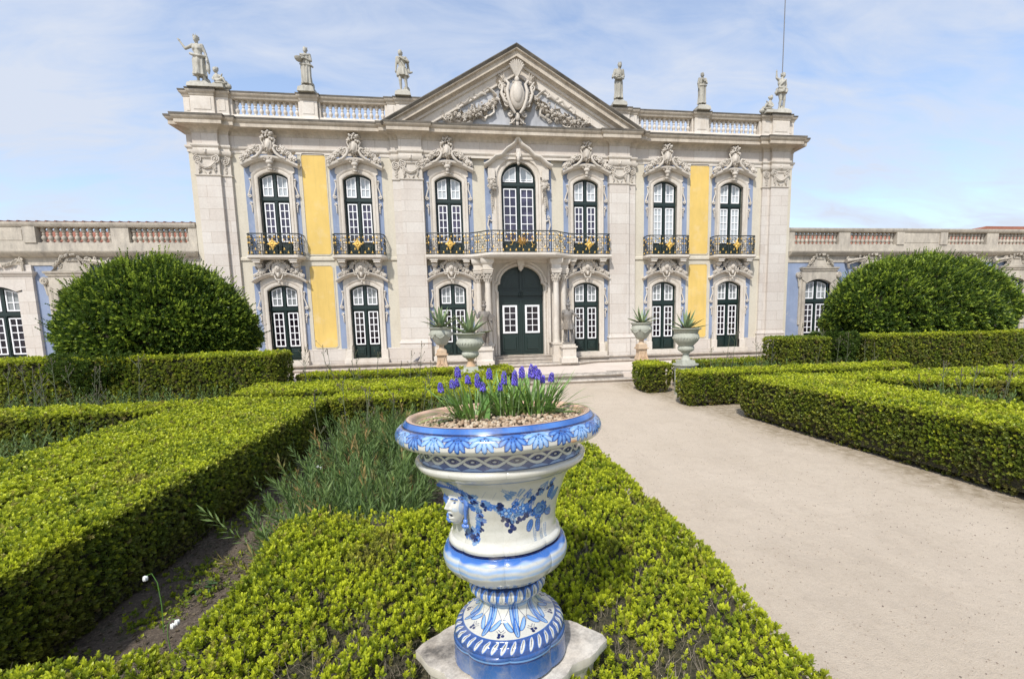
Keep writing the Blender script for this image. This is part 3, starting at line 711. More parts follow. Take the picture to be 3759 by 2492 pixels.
# long central balcony
def cpath(e=0):
    half=[(3.80+e,0),(3.80+e,-.56-e),(2.30,-.56-e),(2.05,-.60-e),(1.85,-.72-e),(1.60,-.92-e),(1.40,-1.12-e),(1.28,-1.20-e)]
    return [(-x,y) for x,y in half]+[(x,y) for x,y in half[::-1]]
b=MB(); b.sweepH(cpath(-.02),[(-.04,3.97),(-.02,3.99),(0,4.02),(.04,4.05),(.04,4.12),(.0,4.145),(-.06,4.15)]); b.slab([(x*.985,y*.96) for x,y in cpath(-.04)],3.965,4.148)
cb=b.build('balcony',M['stone'],palace,30); cb['label']='long central balcony bowing out over the portal'
railing(cpath(-.06)[0:],4.15,4.98,cb,True)
s_=star(cb,-.02,-1.19,4.58,20,.26,.08)
for x in (-2.84,2.84):
    star(cb,x,-.54,4.55,8,.20,.12)
    m=MB(); m.tube([(x+.27*math.cos(a),-.52,4.55+.33*math.sin(a)) for a in [2*PI*i/20 for i in range(21)]],.011,4); m.build('oval_frame',M['iron'],cb,True)
    for q in (-.66,.62): corbel(cb,x+q)
m=MB()
for q in (-1,1): m.tube([(q*.40-.02,-1.22,4.78),(q*.46-.02,-1.22,4.66),(q*.36-.02,-1.22,4.54),(q*.42-.02,-1.22,4.42),(q*.50-.02,-1.22,4.44)],[.008,.018,.018,.018,.008],6)
m.build('gilt_scroll',M['gold'],cb,True)
# portal
def portal():
    root=MB()
    # wall pier behind columns and straight entablature
    for q in (-1,1):
        root.box(*sorted((q*1.02,q*1.98)),-.14,0,-.05,3.97); root.box(*sorted((q*1.12,q*1.22)),-.30,-.14,.5,3.97)
    root.box(-1.02,1.02,-.12,0,3.86,3.97)
    P=[(-1.22,3.97)]; A=arch(0,1.13,2.80,3.84,18)
    panelpts=[(-1.02,3.86),(-1.02,2.98)]+[(x,z) for x,z in A[::-1] if abs(x)<1.03]+[(1.02,2.98),(1.02,3.86)]
    # spandrels
    for q in (-1,1):
        tri=[(q*1.02,3.87),(q*1.02,2.9)]+[(x,z) for x,z in (A if q>0 else A[::-1]) if 0<=q*x<1.02]+[(0,3.87)]
        root.prism(tri if q<0 else tri[::-1],-.12,-.0)
    R=root.build('portal',M['stone'],palace,30)
    m=MB(); path=[(-1.0,0),(-1.0,2.66),(-1.08,2.72),(-1.10,2.86),(-1.02,2.98),(-.92,3.04)]+[(x*1.0,z) for x,z in arch(0,.93,3.02,3.80,14)[::-1][1:-1]]+[(.92,3.04),(1.02,2.98),(1.10,2.86),(1.08,2.72),(1.0,2.66),(1.0,0)]
    m.sweep(path,[(-.05,-.2),(-.05,.15),(.0,.20),(.05,.18),(.06,.14),(.12,.20),(.16,.20),(.17,.0)],cap=True); m.build('arch_moulding',M['stone'],R,35)
    m=MB(); m.box(-.13,.13,-.36,-.1,3.72,3.97,-.03); m.prism([(-.11,3.74),(.11,3.74),(.09,3.60),(0,3.50),(-.09,3.60)],-.30,-.1); m.ball((0,-.30,3.72),(.09,.06,.16),10,8); m.build('keystone',M['stone'],R,40)
    m=MB(); m.sweepH([(-1.22,-.12),(1.22,-.12)],[(0,3.84),(.05,3.87),(.10,3.94),(.10,3.968),(0,3.97)]); m.build('portal_cornice',M['stone'],R,30)
    def column(x,y):
        c=MB(); c.box(x-.20,x+.20,y-.20,y+.20,-.27,.0); c.box(x-.17,x+.17,y-.17,y+.17,0,.46); c.box(x-.20,x+.20,y-.20,y+.20,.46,.53)
        c.lathe([(.165,.53),(.17,.55),(.155,.59),(.14,.60),(.15,.63),(.132,.66)]+[(.13-.018*(i/8)**1.5,.66+2.36*i/8) for i in range(9)]+[(.125,3.03),(.125,3.05),(.10,3.06)],20,(x,y,0))
        o=c.build('column',M['stone'],R,40)
        k=MB(); k.lathe([(.11,3.04),(.115,3.12),(.15,3.28),(.17,3.36)],14,(x,y,0))
        for i in range(10):
            a=2*PI*i/10; ca,sa=math.cos(a),math.sin(a)
            for zz,rr,hh in ((3.07,.125,.14),(3.17,.14,.15)):
                a2=a+(PI/10 if zz>3.1 else 0); ca,sa=math.cos(a2),math.sin(a2)
                k.tube([(x+ca*rr,y+sa*rr,zz),(x+ca*(rr+.02),y+sa*(rr+.02),zz+hh*.6),(x+ca*(rr+.07),y+sa*(rr+.07),zz+hh),(x+ca*(rr+.085),y+sa*(rr+.085),zz+hh*.8)],[.03,.028,.022,.01],5)
        for sx_ in (-1,1):
            for sy_ in (-1,1): k.ball((x+sx_*.15,y+sy_*.15,3.33),(.04,.04,.045),7,6)
        k.box(x-.19,x+.19,y-.19,y+.19,3.38,3.43); k.build('capital',M['ornament'],o,60)
        e=MB(); e.box(x-.19,x+.19,y-.18,y+.2,3.43,3.80); e.sweepH([(x-.19,y+.2),(x-.19,y-.18),(x+.19,y-.18),(x+.19,y+.2)],[(0,3.43),(.02,3.44),(.02,3.50),(.04,3.52),(.04,3.56),(0,3.57)]); 
        e.sweepH([(x-.19,y+.2),(x-.19,y-.18),(x+.19,y-.18),(x+.19,y+.2)],[(0,3.72),(.03,3.76),(.07,3.82),(.08,3.90),(.08,3.96),(0,3.965)]); e.box(x-.19,x+.19,y-.18,y+.3,3.79,3.96)
        e.build('entablature_block',M['stone'],o,30); return o
    for q in (-1,1): column(q*1.40,-.62); column(q*1.76,-.34)
    # door: two panelled leaves, arched overdoor
    d=MB(); Y=.18; A=arch(0,.97,2.84,3.737,18)
    d.prism([(.97,0)]+A+[(-.97,0)],Y,Y+.06)
    d.box(-.97,.97,Y-.08,Y,2.52,2.62); d.box(-.97,.97,Y-.06,Y,2.62,2.72); d.box(-.97,.97,Y-.09,Y,2.72,2.76); d.box(-.97,.97,Y-.07,Y,2.28,2.40)
    d.box(-.035,.035,Y-.07,Y,2.76,3.70)
    d.tube([(.09*math.cos(a),Y-.09,2.57+.09*math.sin(a)) for a in [2*PI*i/16 for i in range(17)]],.02,6); d.ball((0,Y-.08,2.57),(.04,.03,.04),8,6)
    for q in (-1,1):
        pl=[(q*.10,2.84),(q*.72,2.84),(q*.80,2.92),(q*.60,3.36),(q*.35,3.56),(q*.10,3.62)]
        d.prism(pl if q>0 else pl[::-1],Y-.03,Y)
        pl=[(q*.20,2.96),(q*.60,2.96),(q*.58,3.08),(q*.42,3.32),(q*.20,3.44)]; d.prism(pl if q>0 else pl[::-1],Y-.055,Y-.03)
    fr=d.build('entrance_door',M['green'],R,30)
    for q in (-1,1):
        l=MB(); x0,x1=sorted((q*.02,q*.94)); l.box(x0,x1,Y-.05,Y,0.03,2.28)
        a,b_=sorted((q*.12,q*.86)); l.bev(a,b_,Y-.075,Y-.05,.12,.86,.02); l.bev(a+.1,b_-.1,Y-.10,Y-.075,.22,.76,.025); l.box(a-.02,b_+.02,Y-.07,Y-.05,.90,.98); l.box(a-.02,b_+.02,Y-.08,Y-.05,2.2,2.26)
        if q<0: l.box(-.03,.03,Y-.09,Y-.05,.03,2.28)
        lf=l.build('door_leaf',M['green'],fr,30)
        a,b_=sorted((q*.17,q*.79)); s=MB(); z0,z1=.93,2.12; t=.075; g=.014
        s.box(a,a+t,Y-.10,Y-.05,z0,z1); s.box(b_-t,b_,Y-.10,Y-.05,z0,z1); s.box(a+t,b_-t,Y-.099,Y-.05,z0,z0+t); s.box(a+t,b_-t,Y-.099,Y-.05,z1-t,z1); s.box((a+b_)/2-g,(a+b_)/2+g,Y-.09,Y-.05,z0+t,z1-t)
        for i in (1,2,3): zz=z0+t+(z1-z0-2*t)*i/4; s.box(a+t,b_-t,Y-.088,Y-.05,zz-g,zz+g)
        s.build('door_sash',M['white'],fr,30)
        s=MB(); s.box(a+.03,b_-.03,Y-.065,Y-.045,z0+.03,z1-.03); s.build('glass_pane',M['glass_dark'],fr)
    return R
portal()
# ------------------------------------------------------------------ ground, terrace, steps
def struct(o): o['kind']='structure'; return o
st=MB()
st.box(-1.30,1.30,-.32,0,-.135,-.004); st.box(-1.5,1.5,-.52,0,-.278,-.139)
st.sweepH([(-1.32,-.0),(-1.32,-.32),(1.32,-.32),(1.32,0)],[(0,-.06),(.03,-.05),(.04,-.03),(.03,-.006),(0,-.004)]); st.sweepH([(-1.52,-.0),(-1.52,-.52),(1.52,-.52),(1.52,0)],[(0,-.19),(.03,-.18),(.04,-.16),(.03,-.142),(0,-.139)])
for a,b in ((-12.6,-1.9),(1.9,12.6)):
    st.box(a,b,-.30,0,-.20,-.125); st.box(a,b,-.25,0,-.262,-.19); st.sweepH([(a,-.30),(b,-.30)],[(0,-.19),(.03,-.18),(.04,-.16),(.03,-.13),(0,-.125)])
half=[(12.6,0),(12.6,-.48),(3.2,-.50),(2.9,-.62),(2.6,-.82),(2.35,-1.02),(2.1,-1.16),(1.7,-1.24)]
pp=[(-x,y) for x,y in half]+[(x,y) for x,y in half[::-1]]
st.slab(pp,-.43,-.282); st.sweepH(pp,[(0,-.37),(.0,-.36),(.04,-.35),(.05,-.32),(.03,-.285),(0,-.28)],cap=False)
struct(st.build('steps',M['step'],None,30))
t=MB(); t.box(-14,14,-4.05,0.2,-.9,-.402); struct(t.build('terrace',None,None))
terr=bpy.data.objects['terrace']
st=MB()
st.sweepH([(-14,-4.05),(3.0,-4.05),(3.03,-3.72),(14,-3.72)],[(0,-.48),(.06,-.475),(.11,-.45),(.12,-.42),(.08,-.396),(-.35,-.394)])
st.box(-14,14,-4.42,-4.05,-.9,-.55); st.sweepH([(-14,-4.42),(14,-4.42)],[(0,-.62),(.04,-.61),(.06,-.58),(.04,-.548),(-.2,-.546)])
struct(st.build('terrace_steps',M['step'],None,30))
def sand(name,c1,c2,c3):
    t=NT(name); t.r(.95)
    big=t.noise(.55,6,.6); mid=t.noise(3.5,7,.7); 
    k=t.mix(t.ramp(big,[(.3,(0,0,0)),(.7,(1,1,1))]),c1,c2)
    k=t.mix(t.ramp(mid,[(.5,(0,0,0)),(.75,(.55,.55,.55))]),k,c3)
    k=t.mix(t.ramp(t.noise(170,3,.6),[(.30,(.75,.75,.75)),(.42,(0,0,0))]),k,(.17,.13,.10))
    k=t.mix(t.ramp(t.noise(110,2,.5),[(.62,(0,0,0)),(.72,(.55,.55,.55))]),k,(.58,.53,.46))
    k=t.mix(t.ramp(t.noise(26,5,.65,stretch=(1,.35,1)),[(.62,(0,0,0)),(.72,(.35,.35,.35))]),k,(.33,.26,.19))
    # mossy, littered strip that creeps out from the foot of the hedges
    s=t.sep(); n=t.noise(1.3,6,.7)
    ed=t.math('SUBTRACT',s[0],t.math('MULTIPLY_ADD',t.math('ADD',s[1],10.0),-.13,3.02))
    ed=t.math('ADD',ed,t.math('MULTIPLY_ADD',n,1.2,-.6)); f=t.ramp(ed,[(.0,(0,0,0)),(.7,(.8,.8,.8))])
    gx=t.noise(7,7,.7); f2=t.mix(1,f,t.ramp(gx,[(.35,(.2,.2,.2)),(.62,(1,1,1))]),'MULTIPLY')
    k=t.mix(f2,k,(.17,.125,.06))
    k=t.mix(t.ramp(t.noise(1.1,7,.72,stretch=(1.6,.5,1)),[(.50,(0,0,0)),(.70,(.22,.22,.22))]),k,(.29,.235,.18))
    k=t.mix(t.ramp(t.noise(42,8,.85),[(.52,(0,0,0)),(.70,(.55,.55,.55))]),k,(.27,.22,.17)); k=t.mix(t.ramp(t.noise(55,8,.85,stretch=(1,1.3,1)),[(.56,(0,0,0)),(.72,(.5,.5,.5))]),k,(.66,.60,.52))
    t.col(k); t.bump(t.math('ADD',t.noise(90,6,.7),t.math('MULTIPLY',t.noise(5,4,.6),2.0)),.8,.014); return t.m
M['sand']=sand('pale_gravel',(.475,.395,.30),(.54,.455,.355),(.42,.345,.26))
terr.data.materials.append(M['step'])
gt=NT('terrace_sand'); gt.r(.95); gt.col(gt.mix(gt.ramp(gt.noise(1.2,7,.65),[(.3,(0,0,0)),(.7,(1,1,1))]),(.55,.47,.40),(.64,.56,.48))); terr.data.materials[0]=gt.m
t=MB(); t.add([(-60,-60,-.7),(60,-60,-.7),(60,60,-.7),(-60,60,-.7)],[(0,1,2,3)]); struct(t.build('ground',M['sand']))
so=NT('dark_soil'); so.r(1.0); k=so.mix(so.ramp(so.noise(2.2,7,.7),[(.3,(0,0,0)),(.7,(1,1,1))]),(.12,.09,.066),(.21,.16,.115))
k=so.mix(so.ramp(so.noise(45,6,.75),[(.50,(0,0,0)),(.62,(.8,.8,.8))]),k,(.34,.27,.20)); k=so.mix(so.ramp(so.noise(5,5,.7),[(.56,(0,0,0)),(.68,(.7,.7,.7))]),k,(.045,.07,.02)); so.col(k); so.bump(so.noise(30,8,.8),1.0,.05); M['soil']=so.m
def bed(pts,name='soil_bed',z=-.66):
    me=MB(); xs=[p[0] for p in pts]; ys=[p[1] for p in pts]
    nx=int((max(xs)-min(xs))/.12)+2; ny=int((max(ys)-min(ys))/.12)+2; vs=[];fs=[]
    for j in range(ny):
        for i in range(nx):
            x=min(xs)+(max(xs)-min(xs))*i/(nx-1); y=min(ys)+(max(ys)-min(ys))*j/(ny-1)
            e=min(i,nx-1-i,j,ny-1-j); vs.append((x,y,z-.03+(-.06 if e==0 else .03+.035*mnoise.noise(Vector((x*1.7,y*1.7,0)))+.025*mnoise.noise(Vector((x*8,y*8,3))))))
    for j in range(ny-1):
        for i in range(nx-1): fs.append((j*nx+i,j*nx+i+1,(j+1)*nx+i+1,(j+1)*nx+i))
    me.add(vs,fs); return struct(me.build(name,M['soil'],None,'all'))
bed([(-5.3,-19.5),(-1.0,-10.2)]); bed([(-14,-15.5),(-6.9,-4.8)]); bed([(-7,-9.8),(-1.3,-4.8)]); bed([(4.9,-9.6),(13,-4.8)]); bed([(5.4,-20),(13.5,-9.8)]); 
# ------------------------------------------------------------------ wings
def wing(sg,label):
    W=empty('palace_wing'); tag(W,label,'palace wing'); W['group']='single-storey wings flanking the palace front'
    X0,X1=12.34,31.0; Y=0.05
    ops=[]; C=[13.9,16.6]+([19.2] if sg<0 else [19.25])+[21.9,24.6,27.3]
    for c in C: ops.append((sg*c,.64,.0,seg(sg*c,.64,2.90,3.09)))
    m=MB(); panel(m,*sorted((sg*X0,sg*X1)),-.7,4.32,ops,Y,.32); m.box(*sorted((sg*X0,sg*X1)),Y+.32,Y+1.2,-.7,4.32); m.build('wall',M['blue'],W)
    m=MB(); a,b=sorted((sg*X0,sg*X1))
    m.sweepH([(a,Y),(b,Y)],[(0,3.84),(.03,3.845),(.03,4.05),(.05,4.08),(.05,4.12)]+[(.05+.18*i/5,4.12+.12*(i/5)**2) for i in range(1,6)]+[(.26,4.27),(.28,4.33),(.05,4.345)]); m.box(a,b,Y-.05,Y+.30,4.335,4.66)
    m.build('cornice',M['wingstone'],W,30)
    m=MB(); m.sweepH([(a,Y-.05),(b,Y-.05)],[(0,5.22),(.02,5.23),(.05,5.28),(.07,5.33),(.07,5.38),(0,5.40)],cap=True); m.box(a,b,Y-.05,Y+.30,5.22,5.40)
    blocks=[(12.34,12.60),(14.86,15.44),(17.86,20.62),(22.88,23.54),(25.8,31)] if sg>0 else [(12.34,12.62),(14.70,15.28),(17.70,20.4),(22.7,23.3),(25.7,31)]
    if sg<0: blocks=[(12.34,12.62),(14.66,15.26),(17.68,20.5),(22.7,23.4),(25.7,31)]
    for p,q in blocks:
        p_,q_=sorted((sg*p,sg*q)); m.box(p_,q_,Y-.04,Y+.29,4.655,5.225)
        if q-p>1: m.bev(p_+.45,q_-.45,Y-.055,Y-.04,4.74,5.14,.01); m.box(p_,p_+.40,Y-.09,Y-.04,4.655,5.22); m.box(q_-.40,q_,Y-.09,Y-.04,4.655,5.22)
    par=m.build('parapet',M['wingstone'],W,30)
    first=None
    for (p,q),(p2,q2) in zip(blocks[:-1],blocks[1:]):
        if q>24: break
        n=11
        for i in range(n):
            x=q+(p2-q)*(i+.5)/n
            if first is None:
                b_=MB(); b_.lathe([(r*1.05,z) for r,z in bal_prof],10); first=b_.build('baluster',M['wingstone'],par,50)
            else: first2=first.copy(); COL.objects.link(first2); first2.name='baluster'
            o=first if (i==0 and q<12.7) else first2
            o.location=(sg*x,Y+.12,4.66); o.scale=(1.4,1.4,.56/.55)
    # tiled roof behind the parapet
    r=MB(); nt=int((X1-X0)/.24)
    for i in range(nt):
        x=X0+.12+.24*i; r.tube([(sg*x,Y+.42,4.62),(sg*x,Y+3.6,5.62)],.11,8)
    r.add([(sg*X0,Y+.4,4.55),(sg*X1,Y+.4,4.55),(sg*X1,Y+3.6,5.56),(sg*X0,Y+3.6,5.56)],[(0,1,2,3) if sg>0 else (3,2,1,0)])
    if sg>0: r.prism([(25.3,5.35),(27.6,6.3),(31,6.3),(31,5.35)],Y+3.7,Y+9)
    r.build('tiled_roof',M['tile'],W,40)
    if sg<0:
        r=MB()
        for i in range(int((X1-X0)/.3)): r.tube([(sg*(X0+.15+.3*i),Y-.10,5.40),(sg*(X0+.15+.3*i),Y+.3,5.43)],.055,8,flat=.6)
        r.box(-X1,-X0,Y-.06,Y+.3,5.40,5.425); r.build('tile_edging',M['tiledark'],W,40)
    # windows
    pj=None
    for c in C:
        if pj is None: pj=joinery('W',M['glass_curtain'],M['glass_dark'],W,sg*c,None); pj.location=(sg*c,Y,0)
        else: dup(pj,W,(sg*c,Y,0))
    # surround type with scroll ears and flat cap
    s=MB(); A=seg(0,.64,2.90,3.09,10); P=[(-.64,-.3)]+A[::-1]+[(.64,-.3)]
    s.sweep(P,[(0,-.1),(0,.06),(.04,.08),(.12,.08),(.14,.05),(.22,.08),(.24,0)],cap=True)
    for q in (-1,1):
        s.box(*sorted((q*.86,q*.96)),-.06,0,1.0,3.40); s.tube([(q*.97,-.04,2.75),(q*1.0,-.05,3.0),(q*1.05,-.05,3.2)],.04,6)
        s.tube([(q*1.0,0,3.28),(q*1.0,-.12,3.28)],.14,16); s.spiral(q*1.0,3.28,.12,1.6,q,.03,.12)
    s.prism([(-.98,3.40),(.98,3.40),(.90,3.30),(.86,3.08),(.64,2.93)]+A+[(-.64,2.93),(-.86,3.08),(-.90,3.30)],-.10,0)
    s.sweepH([(-.86,0),(-.86,-.10),(.86,-.10),(.86,0)],[(0,3.44),(.04,3.46),(.05,3.52),(.09,3.56),(.10,3.62),(0,3.64)]); s.box(-.86,.86,-.1,0,3.40,3.64)
    s.prism([(-.62,3.64),(.62,3.64),(.50,3.72),(.34,3.76),(.26,3.95),(.2,4.12),(-.2,4.12),(-.26,3.95),(-.34,3.76),(-.50,3.72)],-.12,0)
    so_=s.build('window_surround',M['wingstone'],W,35)
    o=MB()
    for q in (-1,1):
        o.spiral(q*.42,3.80,.09,1.2,q,.03,.12)
        for i in range(14):
            t=random.random(); o.flower(q*(.22+.42*t),4.18-.5*t**1.3+random.uniform(-.05,.05),.055,.14+random.random()*.06)
        for i in range(5): o.leaf(q*(.3+.07*i),4.05-.08*i,-PI/2+q*.6,.17,.035,.14)
    for i in range(14): o.ball((random.uniform(-.18,.18),-.2,4.22+random.uniform(-.06,.12)),(.05,.05,.05),6,5,jit=.3)
    for i in range(6): o.flower(-.15+.06*i,4.0,.04,.14)
    o.build('carved_crest',M['wingstone'],so_,60)
    hooded=[c for c in C if c not in (19.2,19.25)]
    for i,c in enumerate(hooded):
        if i==0: so_.location=(sg*c,Y,0)
        else: dup(so_,W,(sg*c,Y,0))
    # middle bay: projecting ashlar frame with piers
    s=MB()
    for q in (-1,1):
        s.box(*sorted((sg*19.2+q*.86,sg*19.2+q*1.24)),Y-.104,Y,-.7,3.098); s.box(*sorted((sg*19.2+q*.66,sg*19.2+q*.86)),Y-.06,Y,-.7,2.9)
    c=sg*19.2; s.prism([(c-1.24,3.44),(c+1.24,3.44),(c+1.24,3.1)]+[(c+a,b) for a,b in A]+[(c-1.24,3.1)],Y-.10,Y)
    s.sweepH([(c-1.24,Y),(c-1.24,Y-.10),(c+1.24,Y-.10),(c+1.24,Y)],[(0,3.44),(.03,3.46),(.05,3.52),(.09,3.56),(.10,3.62),(0,3.64)]); s.box(c-1.24,c+1.24,Y-.097,Y,3.60,3.86)
    fo=s.build('window_surround',M['ashlar'],W,30)
    o=MB()
    for i in range(60):
        t=random.uniform(-1,1); o.flower(c+t*.95,4.02-.22*(1-t*t)+random.uniform(-.05,.05),.055,.16-Y)
    for q in (-1,1):
        for i in range(5): o.flower(c+q*1.0,3.95-.07*i,.05,.14-Y)
        o.spiral(c+q*1.0,4.06,.08,1.2,q,.03,.14-Y)
    o.build('carved_garland',M['wingstone'],fo,60)
    if True:  # trophies between the windows
        for tx in (15.25,23.3):
            o=MB(); x=sg*tx
            o.tube([(x-.05*sg,-.1,3.90),(x+.9*sg,-.14,4.02)],[.10,.03],10); o.tube([(x,-.1,3.72),(x+.8*sg,-.12,3.98)],.03,8)
            for i in range(10): o.flower(x+sg*random.uniform(.5,.9),3.95+random.uniform(-.1,.2),.06,.12)
            o.leaf(x+.05*sg,3.8,-PI/2+.3,.3,.05,.1); o.spiral(x+.05*sg,3.98,.1,1.2,1,.03,.12); o.build('carved_trophy',M['wingstone'],W,60)
    # dado
    m=MB(); ed=sorted([X0,X1]+[c-.66 for c in C]+[c+.66 for c in C])
    for i in range(0,len(ed)-1,2):
        if ed[i+1]-ed[i]>.05: m.box(*sorted((sg*ed[i],sg*ed[i+1])),Y-.03,Y,-.7,.25)
    m.build('dado',M['ashlar'],W)
    return W
wing(-1,'single-storey blue and stone palace wing left of the main front'); wing(1,'single-storey blue and stone palace wing right of the main front')
# ------------------------------------------------------------------ statues
def human(mb,J,k=1.0,male=True,face=1):
    """J: joint dict in metres; k: girth factor"""
    V_=lambda n:Vector(J[n])
    def c(a,ra,b,rb): mb.cap(V_(a) if isinstance(a,str) else a,ra*k,V_(b) if isinstance(b,str) else b,rb*k)
    ch=V_('chest'); pe=V_('pelvis'); nk=V_('neck'); hd=V_('head')
    mid=(ch+pe)/2
    mb.ball(ch,(.165*k,.115*k,.17*k),12,10); mb.ball(mid,(.125*k,.095*k,.15*k),12,10); mb.ball(pe,(.15*k,.115*k,.14*k),12,10); c(tuple(ch),.11,tuple(pe),.11)
    c(tuple(ch+Vector((0,0,.08))),.07,'neck',.055); c('neck',.052,tuple(hd-Vector((0,0,.06))),.052)
    mb.ball(hd,(.075*k,.092*k,.115*k),12,10)
    f=Vector(J.get('look',(0,-1,0))).normalized(); rt=Vector((0,0,1)).cross(f).normalized()
    mb.ball(hd+f*.088+Vector((0,0,-.012)),(.016,.016,.024),6,5); mb.ball(hd+f*.075+Vector((0,0,-.075)),(.03,.03,.022),7,5); mb.ball(hd+f*.085+Vector((0,0,-.05)),(.024,.012,.010),6,4)
    mb.ball(hd+f*.072+Vector((0,0,.035)),(.045,.035,.014),8,5)
    for q in (-1,1):
        mb.ball(hd+rt*q*.072+Vector((0,0,-.01)),(.014,.02,.03),6,5)
    if not male:
        for q in (-1,1): mb.ball(ch+Vector((q*.07,-.09,-.02)),.055*k,8,6)
    for s in 'LR':
        c(tuple(ch+Vector((0,0,.08))),.07,s+'sh',.062); c(s+'sh',.058,s+'el',.042); c(s+'el',.042,s+'wr',.028)
        w_=V_(s+'wr'); d=(w_-V_(s+'el')).normalized(); c(tuple(w_),.026,tuple(w_+d*.06),.034)
        o=d.orthogonal().normalized()
        for i in range(4): mb.cap(w_+d*.07+o*(.018*(i-1.5)),.011,w_+d*(.13+(.012 if i in(1,2) else 0))+o*(.02*(i-1.5)),.009,6)
        mb.cap(w_+d*.03+o*.03,.012,w_+d*.08+o*.055,.010,6)
        c(s+'hip',.092,s+'kn',.062); c(s+'kn',.058,s+'an',.038)
        kn,an=V_(s+'kn'),V_(s+'an'); mb.ball(kn*.68+an*.32+Vector((0,.022,0)),(.055*k,.06*k,.10*k),8,7)
        c(tuple(an),.038,tuple(an+Vector(J.get(s+'ft',(0,-.14,-.045)))),.03)
def stand(dx=0,lean=0,**o):
    J=dict(head=(dx*.9,-.02,1.56),neck=(dx*.8,0,1.42),chest=(dx*.6,0,1.24),pelvis=(0,0,.92),
        Lsh=(.17+dx*.7,0,1.36),Rsh=(-.17+dx*.7,0,1.36),Lel=(.25,.02,1.08),Rel=(-.25,.02,1.08),Lwr=(.24,-.10,.86),Rwr=(-.24,-.10,.86),
        Lhip=(.09,0,.88),Rhip=(-.09,0,.88),Lkn=(.12,-.05,.48),Rkn=(-.08,0,.47),Lan=(.15,.02,.09),Ran=(-.09,.02,.09))
    J.update(o); return J
def drape(mb,rings,folds=9,amp=.12,n=40,ph=0):
    rings=[(a,b,c,d*1.12,e*1.12,f) for a,b,c,d,e,f in rings]
    """rings: (cx,cy,z,rx,ry,amp scale)"""
    vs=[]
    for ri,(cx,cy,z,rx,ry,am) in enumerate(rings):
        for i in range(n):
            a=2*PI*i/n; k=1+amp*am*(math.sin(folds*a+ph+ri*.25)+.5*math.sin((folds*2+1)*a+1.3+ri*.4)); vs.append((cx+rx*k*math.cos(a),cy+ry*k*math.sin(a),z))
    m=len(rings); fs=[(i*n+k,i*n+(k+1)%n,(i+1)*n+(k+1)%n,(i+1)*n+k) for i in range(m-1) for k in range(n)]+[tuple(range(n-1,-1,-1)),tuple((m-1)*n+k for k in range(n))]
    mb.add(vs,fs)
def statue(x,y,z,label,J,clothes,h=1.0,male=False,plinth=(.40,.30,.16),mat=None,group=None,rock=True,hair=None,rz=0,props=None,name='statue'):
    h*=.985; R=empty(name,(x,y,z),(0,0,rz)); tag(R,label,'statue',group); mat=mat or M['statue']
    p=MB(); p.box(-plinth[0],plinth[0],-plinth[1],plinth[1],0,plinth[2],.03,.03)
    if plinth[2]>.12: p.box(-plinth[0]+.06,plinth[0]-.06,-plinth[1]+.05,plinth[1]-.05,plinth[2],plinth[2]+.07,.05,.05)
    p.build('plinth',mat,R,30)
    base=plinth[2]+(.05 if plinth[2]>.12 else 0)
    b=MB(); human(b,J,1.18 if male else 1.12,male)
    if rock: b.ball((.12,.14,.10),(.16,.12,.20),8,6,jit=.2)
    b.box(-.24,.24,-.16,.2,-.02,.06,.02,.02)
    bo=remesh(b,'body',mat,.016,R); bo.location=(0,0,base); bo.scale=(h,h,h)
    c=MB(); clothes(c)
    if c.v: co=remesh(c,'drapery',mat,.014,R,it=2); co.location=(0,0,base); co.scale=(h,h,h)
    hr=MB(); hd=Vector(J['head']); f=Vector(J.get('look',(0,-1,0))).normalized()
    hr.ball(hd-f*.025+Vector((0,0,.035)),(.088,.095,.10),10,8)
    for i in range(16): a=random.uniform(0,2*PI); hr.ball(hd-f*.03+Vector((math.cos(a)*.08,math.sin(a)*.08,.03+random.uniform(-.06,.08))),.028,6,5)
    if hair=='crown':
        for i in range(7): a=PI*i/3.5; hr.tube([tuple(hd+Vector((math.cos(a)*.075,math.sin(a)*.085,.08))),tuple(hd+Vector((math.cos(a)*.085,math.sin(a)*.09,.16)))],[.02,.006],5)
    if hair=='bun': hr.ball(hd-f*.1+Vector((0,0,.04)),.05,8,6)
    ho=remesh(hr,'hair',mat,.014,R); ho.location=(0,0,base); ho.scale=(h,h,h)
    if props:
        q=MB(); nm=props(q); po=q.build(nm,mat,R,45); po.location=(0,0,base); po.scale=(h,h,h)
    return R
# Z of attic pedestals = 10.12
ZP=10.155; YP=-.06
def dress(top=1.10,bot=.10,dx=0,folds=9,w=1.0,open_=0):
    def f(m):
        drape(m,[(dx*.2,0,top,.155*w,.12*w,.2),(dx*.2,0,top-.12,.19*w,.15*w,.5),(0,0,.80,.20*w,.16*w,.8),(0,-.01,.50,.19*w,.16*w,1.1),(0,0,bot+.1,.205*w,.18*w,1.3),(0,0,bot,.22*w,.19*w,1.4)],folds)
    return f
def band(m,pts,r,fl=1.0): m.tube(pts,r,8,flat=fl)
def c1(m):
    dress(1.02,.28,0,8,.95)(m); band(m,[(-.24,-.10,1.02),(-.1,-.16,.96),(.1,-.15,.93),(.25,-.06,.96),(.2,.12,1.0),(-.1,.14,1.05),(-.24,-.02,1.04)],.05)
    band(m,[(.28,-.02,.98),(.31,0,.75),(.30,0,.50),(.32,0,.36)],[.05,.06,.07,.02]); 
statue(-11.62,YP,ZP,'tall crowned woman statue with raised arm at the left end of the palace roof',
    stand(-.03,Rsh=(-.17,0,1.36),Rel=(-.40,-.05,1.20),Rwr=(-.56,-.05,1.44),Lwr=(.30,-.05,.86),head=(-.02,-.04,1.57),look=(-.5,-1,0)),c1,.98,plinth=(.38,.28,.14),hair='crown')
